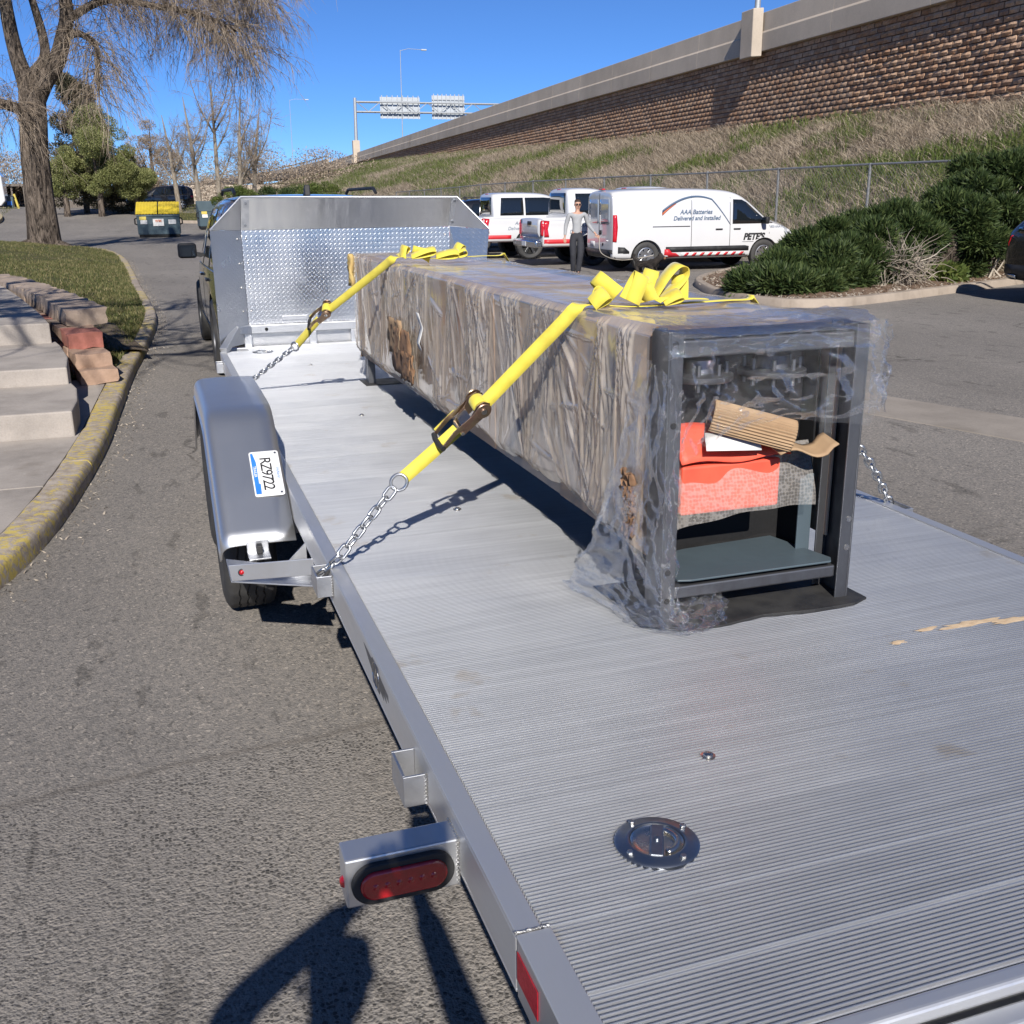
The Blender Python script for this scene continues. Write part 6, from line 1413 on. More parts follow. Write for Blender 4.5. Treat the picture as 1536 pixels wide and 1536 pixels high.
    # hair: a cap behind and over the skull
    skin('hair', [(h.x, h.y+.022, h.z+.062, .080, .078), (h.x, h.y+.00, h.z+.098, .060, .066), (h.x, h.y+.055, h.z-.02, .066, .050), (h.x, h.y+.075, h.z-.02-hair_len*.6, .030, .028)], [(1, 0), (0, 2), (2, 3)], 'hair', t, 2, 1)
    f = h.y-.078
    m_ = MB(); m_.add([(h.x-.012, f+.004, h.z-.025), (h.x+.012, f+.004, h.z-.025), (h.x, f-.022, h.z-.022), (h.x, f+.004, h.z+.02)], [(0, 2, 1), (0, 3, 2), (1, 2, 3)]); m_.build('nose', 'skin', t, 180)
    m_ = MB(); m_.box(h.x-.022, h.x+.022, f-.001, f+.004, h.z-.055, h.z-.047); m_.build('mouth', 'block_red', t, None, .002)
    for sg in (-1, 1):
        m_ = MB(); m_.lathe([(0, .006), (.016, .004), (.020, 0)], 14, Matrix.Translation((h.x+sg*.029, f+.004, h.z+.006)) @ Matrix.Rotation(R(-90), 4, 'Z')); m_.build('spectacle_lens' if glasses else 'eye', 'glass', t, 180)
        m_ = MB(); m_.lathe([(0, .012), (.014, .008), (.022, 0)], 12, Matrix.Translation((h.x+sg*.070, h.y+.008, h.z-.005)) @ Matrix.Rotation(0 if sg > 0 else math.pi, 4, 'Z')); m_.build('ear', 'skin', t, 180)
    if glasses:
        m_ = MB(); m_.tube([(h.x-.075, h.y, h.z+.012), (h.x-.05, f, h.z+.012), (h.x+.05, f, h.z+.012), (h.x+.075, h.y, h.z+.012)], .0035, 6); m_.build('spectacle_frame', 'ink', t)
    return t
# the woman walking beside the van
wm = person('woman in a light grey long-sleeved top and dark trousers walking beside the van', dict(
    pelvis=(0, 0, .86), waist=(.0, 0, 1.02), chest=(.005, 0, 1.22), neckbase=(.01, .0, 1.36), neck=(.012, -.01, 1.40), head=(.015, -.02, 1.50),
    sh_r=(-.165, 0, 1.31), el_r=(-.235, .03, 1.06), wr_r=(-.265, -.02, .84), hand_r=(-.27, -.06, .72), sh_l=(.175, 0, 1.31), el_l=(.27, .05, 1.08), wr_l=(.40, -.03, .90), hand_l=(.47, -.06, .82),
    hip_r=(-.085, 0, .80), kn_r=(-.085, -.06, .46), an_r=(-.065, .03, .085), hip_l=(.085, 0, .80), kn_l=(.055, -.16, .47), an_l=(.015, -.10, .085)), 'grey_knit', 'denim', .10)
wm.location = (8.39, 21.6, 0); wm.rotation_euler = (0, 0, R(-10))
# the photographer: stands just behind the lens, phone held up in both hands
ph = person('photographer behind the trailer, seen only as a long shadow on the asphalt', dict(
    pelvis=(0, 0, .90), waist=(0, 0, 1.06), chest=(0, -.01, 1.26), neckbase=(0, 0, 1.40), neck=(-.01, -.02, 1.44), head=(-.02, -.04, 1.54),
    sh_r=(-.19, -.02, 1.36), el_r=(-.33, -.08, 1.22), wr_r=(-.235, -.20, 1.55), hand_r=(-.215, -.25, 1.64), sh_l=(.21, -.02, 1.37), el_l=(.14, -.20, 1.40), wr_l=(-.10, -.23, 1.56), hand_l=(-.18, -.26, 1.62),
    hip_r=(-.09, 0, .84), kn_r=(-.11, -.02, .47), an_r=(-.12, .0, .085), hip_l=(.09, 0, .84), kn_l=(.12, -.04, .47), an_l=(.13, .0, .085)), 'denim', 'denim', .06, False)
ph.scale = (1.12, 1.1, 1.0); ph.location = (-.78, -.30, 0); ph.rotation_euler = (0, 0, R(180))
o = MB().box(-.045, .045, -.006, .006, -.085, .085).build('phone', 'phone', None, None, .004); o.location = (-.4865, -.030, 1.675); o.rotation_euler = (R(-17), 0, R(-18)); tag(o, 'phone held up by the photographer, seen only in the shadow', 'phone')
# the dog on a lead
dg_ = thing('dog', 'black and tan dog on a lead beside the rear wheel of the delivery van', 'dog', (0, 0, 0))
skin('body', [(0, 0, .40, .105, .115), (.20, 0, .39, .085, .10), (.34, 0, .40, .075, .085), (-.16, 0, .41, .10, .12), (-.26, 0, .50, .070), (-.33, -.02, .58, .072, .070), (-.41, -.03, .555, .045), (-.47, -.035, .54, .034),
      (-.16, .075, .28, .045), (-.15, .075, .15, .026), (-.17, .075, .035, .024), (-.21, .075, .018, .022), (-.16, -.075, .28, .045), (-.14, -.075, .15, .026), (-.16, -.075, .035, .024), (-.20, -.075, .018, .022),
      (.35, .07, .29, .060), (.30, .07, .20, .036), (.40, .07, .14, .026), (.38, .07, .03, .024), (.34, .07, .018, .022), (.35, -.07, .29, .060), (.30, -.07, .20, .036), (.40, -.07, .14, .026), (.38, -.07, .03, .024), (.34, -.07, .018, .022),
      (.44, 0, .47, .034), (.50, 0, .55, .038), (.46, 0, .63, .030), (-.31, .06, .655, .022), (-.31, -.085, .655, .022)],
     [(0, 1), (1, 2), (0, 3), (3, 4), (4, 5), (5, 6), (6, 7), (3, 8), (8, 9), (9, 10), (10, 11), (3, 12), (12, 13), (13, 14), (14, 15), (2, 16), (16, 17), (17, 18), (18, 19), (19, 20), (2, 21), (21, 22), (22, 23), (23, 24), (24, 25), (2, 26), (26, 27), (27, 28), (5, 29), (5, 30)], 'dog_fur', dg_, 2, 0)
for yy_ in (.075, -.075):
    skin('leg_fur', [(-.15, yy_, .20, .032), (-.15, yy_, .12, .031), (-.17, yy_, .04, .029)], [(0, 1), (1, 2)], 'dog_tan', dg_, 2, 1)
    skin('leg_fur', [(.37, yy_*.93, .18, .036), (.40, yy_*.93, .13, .031), (.38, yy_*.93, .04, .029)], [(0, 1), (1, 2)], 'dog_tan', dg_, 2, 1)
skin('muzzle', [(-.40, -.03, .55, .047), (-.475, -.035, .535, .036)], [(0, 1)], 'dog_tan', dg_, 2, 0)
r = np.random.default_rng(3); n_ = 900; th = r.uniform(0, 6.28, n_); xx = r.uniform(-.26, .42, n_); rr_ = .10
V0 = np.stack([xx, np.cos(th)*rr_, .40+np.sin(th)*rr_*1.1+np.where(xx < -.15, (-.15-xx)*.6, 0)], -1); dr = np.stack([r.normal(.5, .3, n_), np.cos(th), np.sin(th)-.3], -1)*.03; sw = np.stack([r.normal(0, .004, n_), r.normal(0, .004, n_), r.normal(0, .004, n_)], -1)
np_mesh('coat', np.stack([V0-sw, V0+sw, V0+dr], 1).reshape(-1, 3), np.arange(n_*3).reshape(-1, 3), 'dog_fur', dg_)['kind'] = 'stuff'
dg_.location = (9.30, 19.85, 0); dg_.rotation_euler = (0, 0, R(118)); dg_.scale = (.82, .82, .82)
o = MB().tube(catmull([(8.82, 21.35, .82), (8.72, 21.0, .50), (8.92, 20.4, .38), (9.45, 19.98, .48)], 8), .009, 6).build('dog_lead', 'leash', None, 60); tag(o, 'thin pale dog lead hanging between the woman and the dog', 'lead')
# ================================================================== TREES, SHRUBS
def strands(P, Rd, sides=3):
    """many thin tapering twigs at once: P (n,k,3), Rd (n,k)"""
    n_, k = P.shape[:2]; T = np.gradient(P, axis=1); T /= np.linalg.norm(T, axis=2, keepdims=True)+1e-9
    ref = np.array([.31, .77, .55]); U = np.cross(T, ref); U /= np.linalg.norm(U, axis=2, keepdims=True)+1e-9; W_ = np.cross(T, U)
    ring = [P+(U*math.cos(a)+W_*math.sin(a))*Rd[..., None] for a in [2*math.pi*j/sides for j in range(sides)]]
    V = np.stack(ring, 2).reshape(-1, 3); I = np.arange(n_*k*sides).reshape(n_, k, sides); F = []
    for j in range(sides):
        a, b = I[:, :-1, j], I[:, :-1, (j+1) % sides]; c, d = I[:, 1:, (j+1) % sides], I[:, 1:, j]; F.append(np.stack([a, b, c, d], -1).reshape(-1, 4))
    return V, np.concatenate(F)
def droop(n_, starts, dirs, L, k, r0, seed, sag=.5, jit=.12):
    r = np.random.default_rng(seed); P = np.zeros((n_, k, 3)); p = starts.copy(); d = dirs/np.linalg.norm(dirs, axis=1, keepdims=True); st = (L/(k-1))[:, None]
    P[:, 0] = p
    for i in range(1, k):
        d = d+r.normal(0, jit, (n_, 3)); d[:, 2] -= sag/(k-1); d /= np.linalg.norm(d, axis=1, keepdims=True); p = p+d*st; P[:, i] = p
    Rd = r0[:, None]*np.linspace(1, .3, k)[None]; return P, Rd
def limbs_mesh(m_, paths, n=10):
    for pts, rr in paths: q = catmull(pts, 5); rs = np.interp(np.linspace(0, 1, len(q)), np.linspace(0, 1, len(rr)), rr); m_.tube(q, list(rs), n)
def sample_paths(paths, n_, seed, lo=.25):
    r = np.random.default_rng(seed); out = []; dr = []
    Q = [np.array([tuple(p) for p in catmull(pts, 6)]) for pts, _ in paths]
    for i in range(n_):
        q = Q[r.integers(len(Q))]; t = (lo+(1-lo)*r.random())*(len(q)-1); a = int(min(t, len(q)-2)); out.append(q[a]+(q[a+1]-q[a])*(t-a)); dr.append(q[a+1]-q[a])
    return np.array(out), np.array(dr)
def bare_tree(name, label, paths, extra, n_main, n_sub, Lm, Ls, seed, grp=None, barkm='bark', sag=.9, thick=.018, scatter=1.0, twigm='twig', loc=None):
    t = thing(name, label, 'tree', loc or tuple(paths[0][0][0]), grp); m_ = MB(); limbs_mesh(m_, paths); tk = m_.build('trunk', barkm, t, 60)
    r = np.random.default_rng(seed); S_, D_ = sample_paths(extra, n_main, seed+1, .1); D_ = D_/np.linalg.norm(D_, axis=1, keepdims=True)
    d0 = D_*.35+np.stack([r.normal(0, .7, n_main)*scatter, r.normal(0, .7, n_main)*scatter, r.normal(.30, .5, n_main)], -1)
    P1, R1 = droop(n_main, S_, d0, Lm*r.uniform(.5, 1.25, n_main), 9, thick*r.uniform(.6, 1.3, n_main), seed+2, sag, .16)
    idx = r.integers(0, n_main, n_sub); tt = r.integers(2, 8, n_sub); S2 = P1[idx, tt]; d2 = (P1[idx, tt+1]-P1[idx, tt]); d2 = d2/np.linalg.norm(d2, axis=1, keepdims=True)+r.normal(0, .55, (n_sub, 3))
    P2, R2 = droop(n_sub, S2, d2, Ls*r.uniform(.4, 1.3, n_sub), 5, thick*.55*r.uniform(.6, 1.2, n_sub), seed+3, sag*.8, .15)
    V1, F1 = strands(P1, R1); V2, F2 = strands(P2, R2); o_ = ORG[t.name]
    np_mesh('crown', np.concatenate([V1, V2]), np.concatenate([F1, F2+len(V1)]), twigm, t, None, o_)
    return t
BT = [([(-3.88, 40.5, -.1), (-3.86, 40.5, .35), (-3.83, 40.5, 1.73), (-3.79, 40.5, 3.25), (-3.69, 40.5, 4.31), (-3.62, 40.5, 5.2)], [.80, .56, .47, .45, .44, .42]),
      ([(-3.66, 40.5, 4.9), (-3.80, 40.5, 5.7), (-3.95, 40.6, 6.4), (-4.05, 40.7, 7.4), (-4.1, 40.8, 9.2)], [.34, .28, .24, .22, .16]),
      ([(-3.62, 40.5, 4.8), (-3.2, 40.4, 5.5), (-2.73, 40.3, 6.1), (-2.43, 40.3, 6.85), (-2.2, 40.2, 7.7), (-2.3, 40.2, 9.2)], [.34, .30, .27, .25, .22, .16]),
      ([(-2.43, 40.3, 6.83), (-1.9, 40.0, 6.98), (-1.42, 39.8, 6.6), (-1.44, 39.7, 5.9), (-1.50, 39.6, 5.0)], [.14, .11, .09, .06, .03]),
      ([(-2.25, 40.2, 7.4), (-.93, 39.8, 8.0), (.74, 39.4, 7.8), (2.1, 39.1, 7.55), (3.1, 39, 7.1)], [.15, .12, .10, .07, .03]),
      ([(-2.28, 40.2, 8.3), (.04, 40.6, 9.2), (2.5, 40.6, 9.0), (3.6, 40.5, 8.2)], [.16, .12, .08, .03]),
      ([(-3.78, 40.5, 4.5), (-4.4, 40.2, 4.75), (-5.5, 40, 4.9), (-6.6, 39.8, 5.4)], [.22, .17, .14, .08]),
      ([(-3.7, 40.5, 5.6), (-3.1, 40.3, 6.2), (-3.05, 40.3, 7.0), (-3.3, 40.2, 8.4)], [.20, .17, .15, .1]),
      ([(-3.9, 40.5, .2), (-3.3, 40.2, .12), (-2.9, 40.0, .02)], [.34, .24, .12]), ([(-3.9, 40.5, .25), (-4.5, 40.2, .15), (-4.9, 40.0, .04)], [.34, .24, .12])]
EX = [BT[4], BT[5], BT[4], BT[5], ([(-2.2, 40, 9), (.5, 38, 9.8), (2.2, 37, 9.6), (3.4, 36.6, 8.8)], [.1, .05]), ([(-2.2, 40, 9), (.8, 42.5, 9.6), (2.6, 43, 9.2)], [.1, .05]), ([(-4.1, 40.8, 9), (-5, 39, 10), (-6.5, 37, 9.6)], [.1, .04]), BT[6], BT[3], ([(-3.3, 40, 8.4), (-3.6, 38.5, 9.4), (-2.5, 37, 9.8), (-.5, 36.2, 9.4)], [.1, .05]), ([(-2.3, 40.2, 9), (-1.0, 41, 10.2), (.8, 41.5, 10.4)], [.1, .05]), ([(1.5, 40, 9.2), (3.0, 39.6, 9.0), (4.4, 39.4, 8.0)], [.1, .05]), ([(1.0, 41, 8.0), (2.4, 40.6, 7.4), (3.6, 40.2, 6.4)], [.1, .05])]
bare_tree('elm_tree', 'big old bare tree with furrowed trunk and drooping twigs on the left lawn', BT, EX, 1350, 15000, 2.4, .8, 50, None, 'bark', 1.45, .013)
# a second bare tree left of the pavement, out of view: its branches streak the steps and the road with shadow
XT = [([(-6.3, 5.2, -.1), (-6.25, 5.2, 1.6), (-6.0, 5.3, 3.0), (-5.6, 5.4, 4.4)], [.32, .26, .23, .2]), ([(-5.8, 5.3, 3.8), (-4.6, 5.4, 4.9), (-3.2, 5.3, 5.5), (-1.9, 5.1, 5.7)], [.14, .10, .07, .03]), ([(-5.7, 5.3, 4.2), (-4.8, 4.2, 5.4), (-3.4, 3.4, 6.2), (-2.0, 3.0, 6.6)], [.13, .09, .06, .02]),
      ([(-5.6, 5.4, 4.3), (-5.0, 6.8, 5.4), (-3.6, 7.8, 6.2), (-2.1, 8.4, 6.6)], [.13, .09, .06, .02]), ([(-5.9, 5.3, 3.4), (-4.9, 6.4, 4.0), (-3.4, 7.4, 4.5), (-2.0, 8.2, 4.7)], [.10, .07, .05, .02]), ([(-5.6, 5.4, 4.3), (-5.9, 4.5, 5.8), (-6.0, 3.8, 7.4)], [.13, .09, .04])]
bare_tree('street_tree', 'bare tree left of the pavement, seen only by its branch shadows on the steps', XT, XT[1:5], 210, 900, 1.5, .6, 77, None, 'bark', .2, .026)
# pale poplars far behind the dumpsters
GT = 'pale bare trees behind the dumpsters'
for k, (x, y, h, ln_) in enumerate(((3.2, 76, 7.6, -.5), (4.6, 78, 8.6, .1), (5.9, 77, 7.9, .6), (7.1, 80, 7.0, .9), (2.0, 82, 6.6, -.6))):
    z = float(gz(x, y)); pa = [([(x, y, z-.1), (x+ln_*.25, y, z+h*.35), (x+ln_*.6, y, z+h*.7), (x+ln_, y, z+h)], [.20, .15, .09, .02])]
    for q in range(6):
        a = random.uniform(0, 6.28); t = random.uniform(.25, .7); b = Vector((x+ln_*t, y, z+h*t)); L = h*random.uniform(.25, .45); pa.append(([b, b+Vector((math.cos(a)*L*.3, math.sin(a)*L*.3, L*.45)), b+Vector((math.cos(a)*L*.5, math.sin(a)*L*.5, L))], [.07, .04, .012]))
    bare_tree('poplar_tree', 'pale bare tree behind the dumpsters, %s' % ['second from the left', 'tallest of the group', 'next to the tallest on its right', 'rightmost of the group', 'leftmost and lowest of the group'][k], pa, pa[1:], 110, 900, 1.5, .7, 100+k, GT, 'pale_bark', -.1, .016, .8)
def leaf_cloud(name, C, Rr, n_, size, mat, parent, seed, flat=.0, off=Vector(), elong=1.6, shell=.55, wid=.35):
    """leaf-sized faces through a set of clumps (C centres, Rr radii)"""
    r = np.random.default_rng(seed); C = np.array(C, float); Rr = np.array(Rr, float)
    w_ = (Rr.prod(1))**(2/3); i = r.choice(len(C), n_, p=w_/w_.sum()); d = r.normal(0, 1, (n_, 3)); d /= np.linalg.norm(d, axis=1, keepdims=True)
    rad = (shell+(1-shell)*r.random(n_)**.6)*(1+.22*(r.random(n_)-.5)); P = C[i]+d*Rr[i]*rad[:, None]
    a = d+r.normal(0, .7, (n_, 3)); a[:, 2] += flat; a /= np.linalg.norm(a, axis=1, keepdims=True); b = np.cross(a, r.normal(0, 1, (n_, 3))); b /= np.linalg.norm(b, axis=1, keepdims=True)
    s_ = size*r.uniform(.6, 1.4, n_)[:, None]; V = np.stack([P, P+a*s_*elong*.5+b*s_*wid, P+a*s_*elong, P+a*s_*elong*.5-b*s_*wid], 1).reshape(-1, 3)
    return np_mesh(name, V, np.arange(n_*4).reshape(-1, 4), mat, parent, None, off)
def leafy_tree(name, label, base, h, clumps, n_, size, mat, seed, grp=None, tr_=.22):
    t = thing(name, label, 'tree', base, grp); b = Vector(base); m_ = MB(); m_.tube([b+Vector((0, 0, -.2)), b+Vector((.1, 0, h*.4)), b+Vector((0, 0, h*.85))], [tr_, tr_*.7, tr_*.2], 8)
    for c, _ in clumps[:9]: m_.tube([b+Vector((.05, 0, h*.3)), Vector(c)], [tr_*.4, .03], 6)
    m_.build('trunk', 'bark', t, 60); leaf_cloud('crown', [c for c, _ in clumps], [q for _, q in clumps], n_, size, mat, t, seed, 0, ORG[t.name]); return t
def clumps(x, y, z0, z1, rx, n_, seed, cone=False, cr=.9):
    r = random.Random(seed); out = []
    for _ in range(n_):
        t = r.random(); z = z0+(z1-z0)*t; f = (1-t*.85) if cone else math.sin(math.pi*(.12+.80*t)); a = r.uniform(0, 6.28); q = rx*f*r.random()**.5
        s_ = cr*r.uniform(.6, 1.25)*(.55+.45*f); out.append(((x+q*math.cos(a), y+q*math.sin(a), z), (s_, s_, s_*.75)))
    return out
z8 = float(gz(-4, 80))
leafy_tree('pine_tree', 'dark brownish conifer behind the big bare tree', (-4.3, 82, z8), 9.4, clumps(-4.3, 82, 1.6, 10.0, 2.9, 60, 3, True, 1.0), 70000, .085, 'spruce', 201)
leafy_tree('leafy_tree', 'light green spring tree standing before the dark conifer', (-3.2, 78, z8), 6.0, clumps(-3.2, 78, 2.4, 7.4, 2.2, 34, 5, False, .85), 52000, .062, 'springleaf', 203)
leafy_tree('leafy_tree', 'low light green tree left of the black sport utility car', (-.9, 79, z8), 4.2, clumps(-.9, 79, 2.0, 5.0, 1.7, 26, 8, False, .7), 40000, .062, 'springleaf', 205)
leafy_tree('leafy_tree', 'low yellow-green tree beside the trunk of the big bare tree', (-5.4, 78.5, z8), 4.0, clumps(-5.4, 78.5, 2.2, 5.2, 1.3, 20, 9, False, .7), 28000, .062, 'springleaf', 207)
leafy_tree('bare_tree', 'brown budding tree just right of the light green tree', (.4, 88, 1.1), 5.6, clumps(.4, 88, 2.6, 7.2, 1.8, 26, 12, False, .8), 22000, .06, 'twig', 209)
# far thicket along the end of the road
r = np.random.default_rng(8); C = []; Rr = []
for x in np.linspace(-75, 26, 70):
    for _ in range(4): C.append((x+r.normal(0, 1.5), 128+r.normal(0, 6), 1.2+r.uniform(.5, 4.6))); s_ = r.uniform(1.0, 2.2); Rr.append((s_*1.3, s_, s_))
o = leaf_cloud('far_thicket', C, Rr, 110000, .13, 'twig', None, 211); tag(o, 'brown bare thicket across the far end of the road', 'thicket', kind='stuff')
# ---- junipers on the island
GJ = 'junipers on the planted island'
def juniper(label, lobes, n_, seed, size=.052):
    c0 = lobes[0][0]; t = thing('juniper_bush', label, 'bush', (c0[0], c0[1], .1), GJ); o_ = ORG[t.name]; rr = random.Random(seed); C = []; Rr = []
    for (c, q) in lobes:
        k = max(16, int(q[0]*q[1]*22))
        for _ in range(k):
            d = Vector((rr.gauss(0, 1), rr.gauss(0, 1), rr.gauss(.35, .8))).normalized(); s_ = rr.uniform(.16, .36)
            p = Vector(c)+Vector((d.x*q[0]*.82, d.y*q[1]*.82, d.z*q[2]*.82)); p.z = max(p.z, .22); C.append(tuple(p)); Rr.append((s_, s_, s_*.7))
    leaf_cloud('foliage', C, Rr, n_, size, 'juniper', t, seed, .5, o_, 2.9, .40, .20)
    # woody stems
    S_ = np.array([[c0[0]+rr.gauss(0, .25), c0[1]+rr.gauss(0, .25), .12] for _ in range(160)]); tg = np.array([C[rr.randrange(len(C))] for _ in range(160)]); dd = tg-S_
    P, Rd = droop(160, S_, dd, np.linalg.norm(dd, axis=1)*.95, 6, np.full(160, .022), seed+5, 0, .05); V, F = strands(P, Rd, 4); np_mesh('stem', V, F, 'dead', t, None, o_)
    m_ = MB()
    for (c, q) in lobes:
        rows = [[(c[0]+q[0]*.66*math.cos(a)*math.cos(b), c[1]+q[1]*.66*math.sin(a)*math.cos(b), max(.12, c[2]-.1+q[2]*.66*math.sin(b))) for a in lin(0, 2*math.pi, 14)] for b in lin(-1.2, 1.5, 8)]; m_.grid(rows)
    m_.build('shade_core', 'bark', t, 180); return t  # added dark shell standing in for the shade deep among the needles
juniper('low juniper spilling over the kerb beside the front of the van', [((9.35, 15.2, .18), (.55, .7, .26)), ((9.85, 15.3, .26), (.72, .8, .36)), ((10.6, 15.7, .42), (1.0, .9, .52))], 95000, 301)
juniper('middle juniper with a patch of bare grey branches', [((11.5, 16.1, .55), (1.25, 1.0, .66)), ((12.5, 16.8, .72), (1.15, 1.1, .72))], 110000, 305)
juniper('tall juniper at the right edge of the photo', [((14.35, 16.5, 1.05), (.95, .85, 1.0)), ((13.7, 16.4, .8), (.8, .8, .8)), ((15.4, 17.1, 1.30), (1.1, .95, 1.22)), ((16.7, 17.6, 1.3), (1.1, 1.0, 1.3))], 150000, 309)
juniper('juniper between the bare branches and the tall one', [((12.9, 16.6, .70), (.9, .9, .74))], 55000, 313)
# bare dead branches hanging out of the middle one
r = np.random.default_rng(31); n_ = 420; S_ = np.stack([r.normal(11.75, .28, n_), r.normal(15.25, .10, n_), r.uniform(.18, .6, n_)], -1); D_ = np.stack([r.normal(0, .6, n_), r.normal(-.25, .3, n_), r.normal(.35, .5, n_)], -1)
P, Rd = droop(n_, S_, D_, r.uniform(.25, .75, n_), 6, r.uniform(.005, .013, n_), 33, .5, .2); V, F = strands(P, Rd, 4)
o = np_mesh('dead_branches', V, F, 'dead'); tag(o, 'tangle of bare grey branches at the foot of the middle juniper', 'branches', kind='stuff')
leaf_cloud('weed_clump', [(13.1, 15.6, .22)], [(.45, .25, .2)], 1400, .07, 'weed', None, 35); tag(bpy.data.objects['weed_clump'], 'small green weed clump on the island mulch', 'plant')
# ---- round shrubs beyond the guard
for k, (x, y, s_) in enumerate(((4.4, 62, 1.05), (7.2, 66, 1.15), (9.3, 63, 1.30), (8.3, 64, 1.1))):
    z = .25; t = thing('round_shrub', 'round evergreen shrub beyond the guard, %s' % ['leftmost, beside the open dumpster', 'left of the pair behind the towing car roof', 'largest, right of the antenna', 'between two others behind the towing car roof'][k], 'bush', (x, y, z), 'round shrubs beyond the towing car')
    rr = random.Random(k+60); C = []; Rr = []
    for _ in range(34): d = Vector((rr.gauss(0, 1), rr.gauss(0, 1), rr.gauss(.3, .8))).normalized(); q = rr.uniform(.25, .42); C.append((x+d.x*s_*1.1, y+d.y*s_, z+1.0+d.z*s_*.85)); Rr.append((q, q, q*.8))
    leaf_cloud('foliage', C, Rr, 14000, .055, 'juniper' if k % 2 else 'weed', t, 330+k, .4, ORG[t.name], 2.0, .4); m_ = MB(); m_.lathe([(.05, -.2), (s_*.7, .5), (s_*.75, 1.1), (.3, 1.6), (0, 1.65)], 14, Matrix.Translation((x, y, z)) @ Matrix.Rotation(R(-90), 4, 'Y')); m_.build('shade_core', 'bark', t, 180)  # dark filler added inside each shrub in place of its inner shade
# ================================================================== DUMPSTERS, FENCE, SIGNS, FAR THINGS
def dumpster(label, lids, loc, rz, W=1.9):
    t = thing('dumpster', label, 'dumpster'); h = W/2
    m_ = MB(); sec = [(-.60, .16), (.55, .16), (.62, 1.50), (-.52, 1.02), (-.68, .98)]      # side outline: front (-y) low, back high
    for sx in (-1, 1):
        m_ = MB(); m_.prism(sec, sx*h-.02, sx*h+.02, lambda p, q, d: (d, p, q)); m_.build('side_wall', 'bin_green', t, None, .006)
    m_ = MB(); m_.add([(-h, -.60, .16), (h, -.60, .16), (h, -.68, .98), (-h, -.68, .98)], [(0, 1, 2, 3)]); m_.build('front_wall', 'bin_green', t, None, 0, .02)
    m_ = MB(); m_.add([(-h, .55, .16), (h, .55, .16), (h, .62, 1.50), (-h, .62, 1.50)], [(0, 1, 2, 3)]); m_.build('back_wall', 'bin_green', t, None, 0, .02)
    MB().box(-h, h, -.60, .55, .14, .18).build('floor', 'bin_green', t)
    MB().box(-h-.03, h+.03, -.72, -.64, .95, 1.03).build('rim', 'bin_green', t, None, .01); MB().box(-h, h, -.66, -.63, .60, .66).build('rib', 'bin_green', t, None, .01)
    MB().box(-h+.02, h-.02, -.58, .5, .02, .139).build('skid', 'matte_black', t)
    for sx in (-1, 1): MB().tube([(sx*(h+.02), -.35, .58), (sx*(h+.13), -.35, .62), (sx*(h+.13), -.35, .84), (sx*(h+.02), -.35, .88)], .035, 8).build('fork_sleeve', 'matte_black', t)
    if lids:
        for x0, x1 in ((-h-.04, -.03), (.03, h+.04)):
            m_ = MB(); P0 = Vector((0, -.74, 1.06)); P1 = Vector((0, .66, 1.58)); n_ = 14; rows = []
            for a in lin(0, 1, 3):
                p = P0.lerp(P1, a); rows.append([(x0+(x1-x0)*k/n_, p.y, p.z+(.018 if k % 2 else 0)+.05*math.sin(math.pi*a)) for k in range(n_+1)])
            m_.grid(rows); m_.build('lid', 'bin_yellow', t, None, 0, .03)
    for x, w_, z, hh, mt in ((-h+.20, .30, .88, .16, 'yellow_label'), (-h+.23, .30, .70, .18, 'paper'), (0-.05, .48, .68, .32, 'paper'), (h-.36, .34, .70, .20, 'paper')):
        y = -.622-(z-.16)*.0976; m_ = MB(); m_.box(x-w_/2+.05, x+w_/2+.05, y-.016, y-.010, z-hh/2, z+hh/2, None); o = m_.build('sign', mt, t)
    lettering('sign_letters', 'WM', .16, 'orange_ink', t, (.0, -.695, .74), (1, 0, 0), (0, 0, 1), bold=.006)
    t.location = loc; t.rotation_euler = (0, 0, rz); return t
dumpster('slate blue dumpster with two raised yellow lids on the far road', True, (.15, 53.6, .0), R(-3), 1.86)
dumpster('open slate blue dumpster without lids just left of the front guard', False, (3.35, 63.2, .10), R(4), 1.9)
# low grass strip with kerb behind the dumpsters
mb = MB(); mb.prism([(1.7, 70), (12, 64), (12, 100), (-3, 100), (-3.0, 84), (1.2, 76)], 0, 1, lambda a, b, d: (a, b, float(gz(a, b))+(.14 if d > .5 else -.4))); o = mb.build('verge', 'lawn'); tag(o, kind='structure')
mb = MB(); q = [Vector((x, y, float(gz(x, y))+.06)) for x, y in ((-3, 90), (-3.0, 84), (1.2, 76), (1.7, 70), (6.5, 67), (12, 64))]
for a, b in zip(q, q[1:]): mb.beam(a, b, .18, .22)
o = mb.build('verge_kerb', 'kerb_plain'); tag(o, kind='structure')
r = np.random.default_rng(61); xx = r.uniform(-3, 11, 14000); yy = r.uniform(66, 92, 14000); ok = yy > 71-np.clip(xx-1.7, 0, 10)*.55; ok &= ~((xx < 1.5) & (yy < 84-(xx+3)*1.9)); xx, yy = xx[ok], yy[ok]
o = blades('verge_grass', xx, yy, gz(xx, yy)+.14, .10, .03, 'grass', .4, 63); tag(o, 'straw and green grass verge behind the two dumpsters', 'grass', kind='stuff')
# old board fence behind the conifer
wf = thing('board_fence', 'weathered grey board fence behind the leafy trees at the far road end', 'fence', (-4, 95, 1.1))
m_ = MB()
for k in range(90):
    x = -9.5+k*.125; m_.box(x, x+.115, 95+random.uniform(-.01, .01), 95.03, 1.0, 2.75+random.uniform(-.05, .05))
m_.build('boards', 'old_wood', wf)['kind'] = 'stuff'
for k in range(6): MB().box(-9.4+k*2.2, -9.28+k*2.2, 95.04, 95.16, .9, 2.7).build('fence_post', 'old_wood', wf)
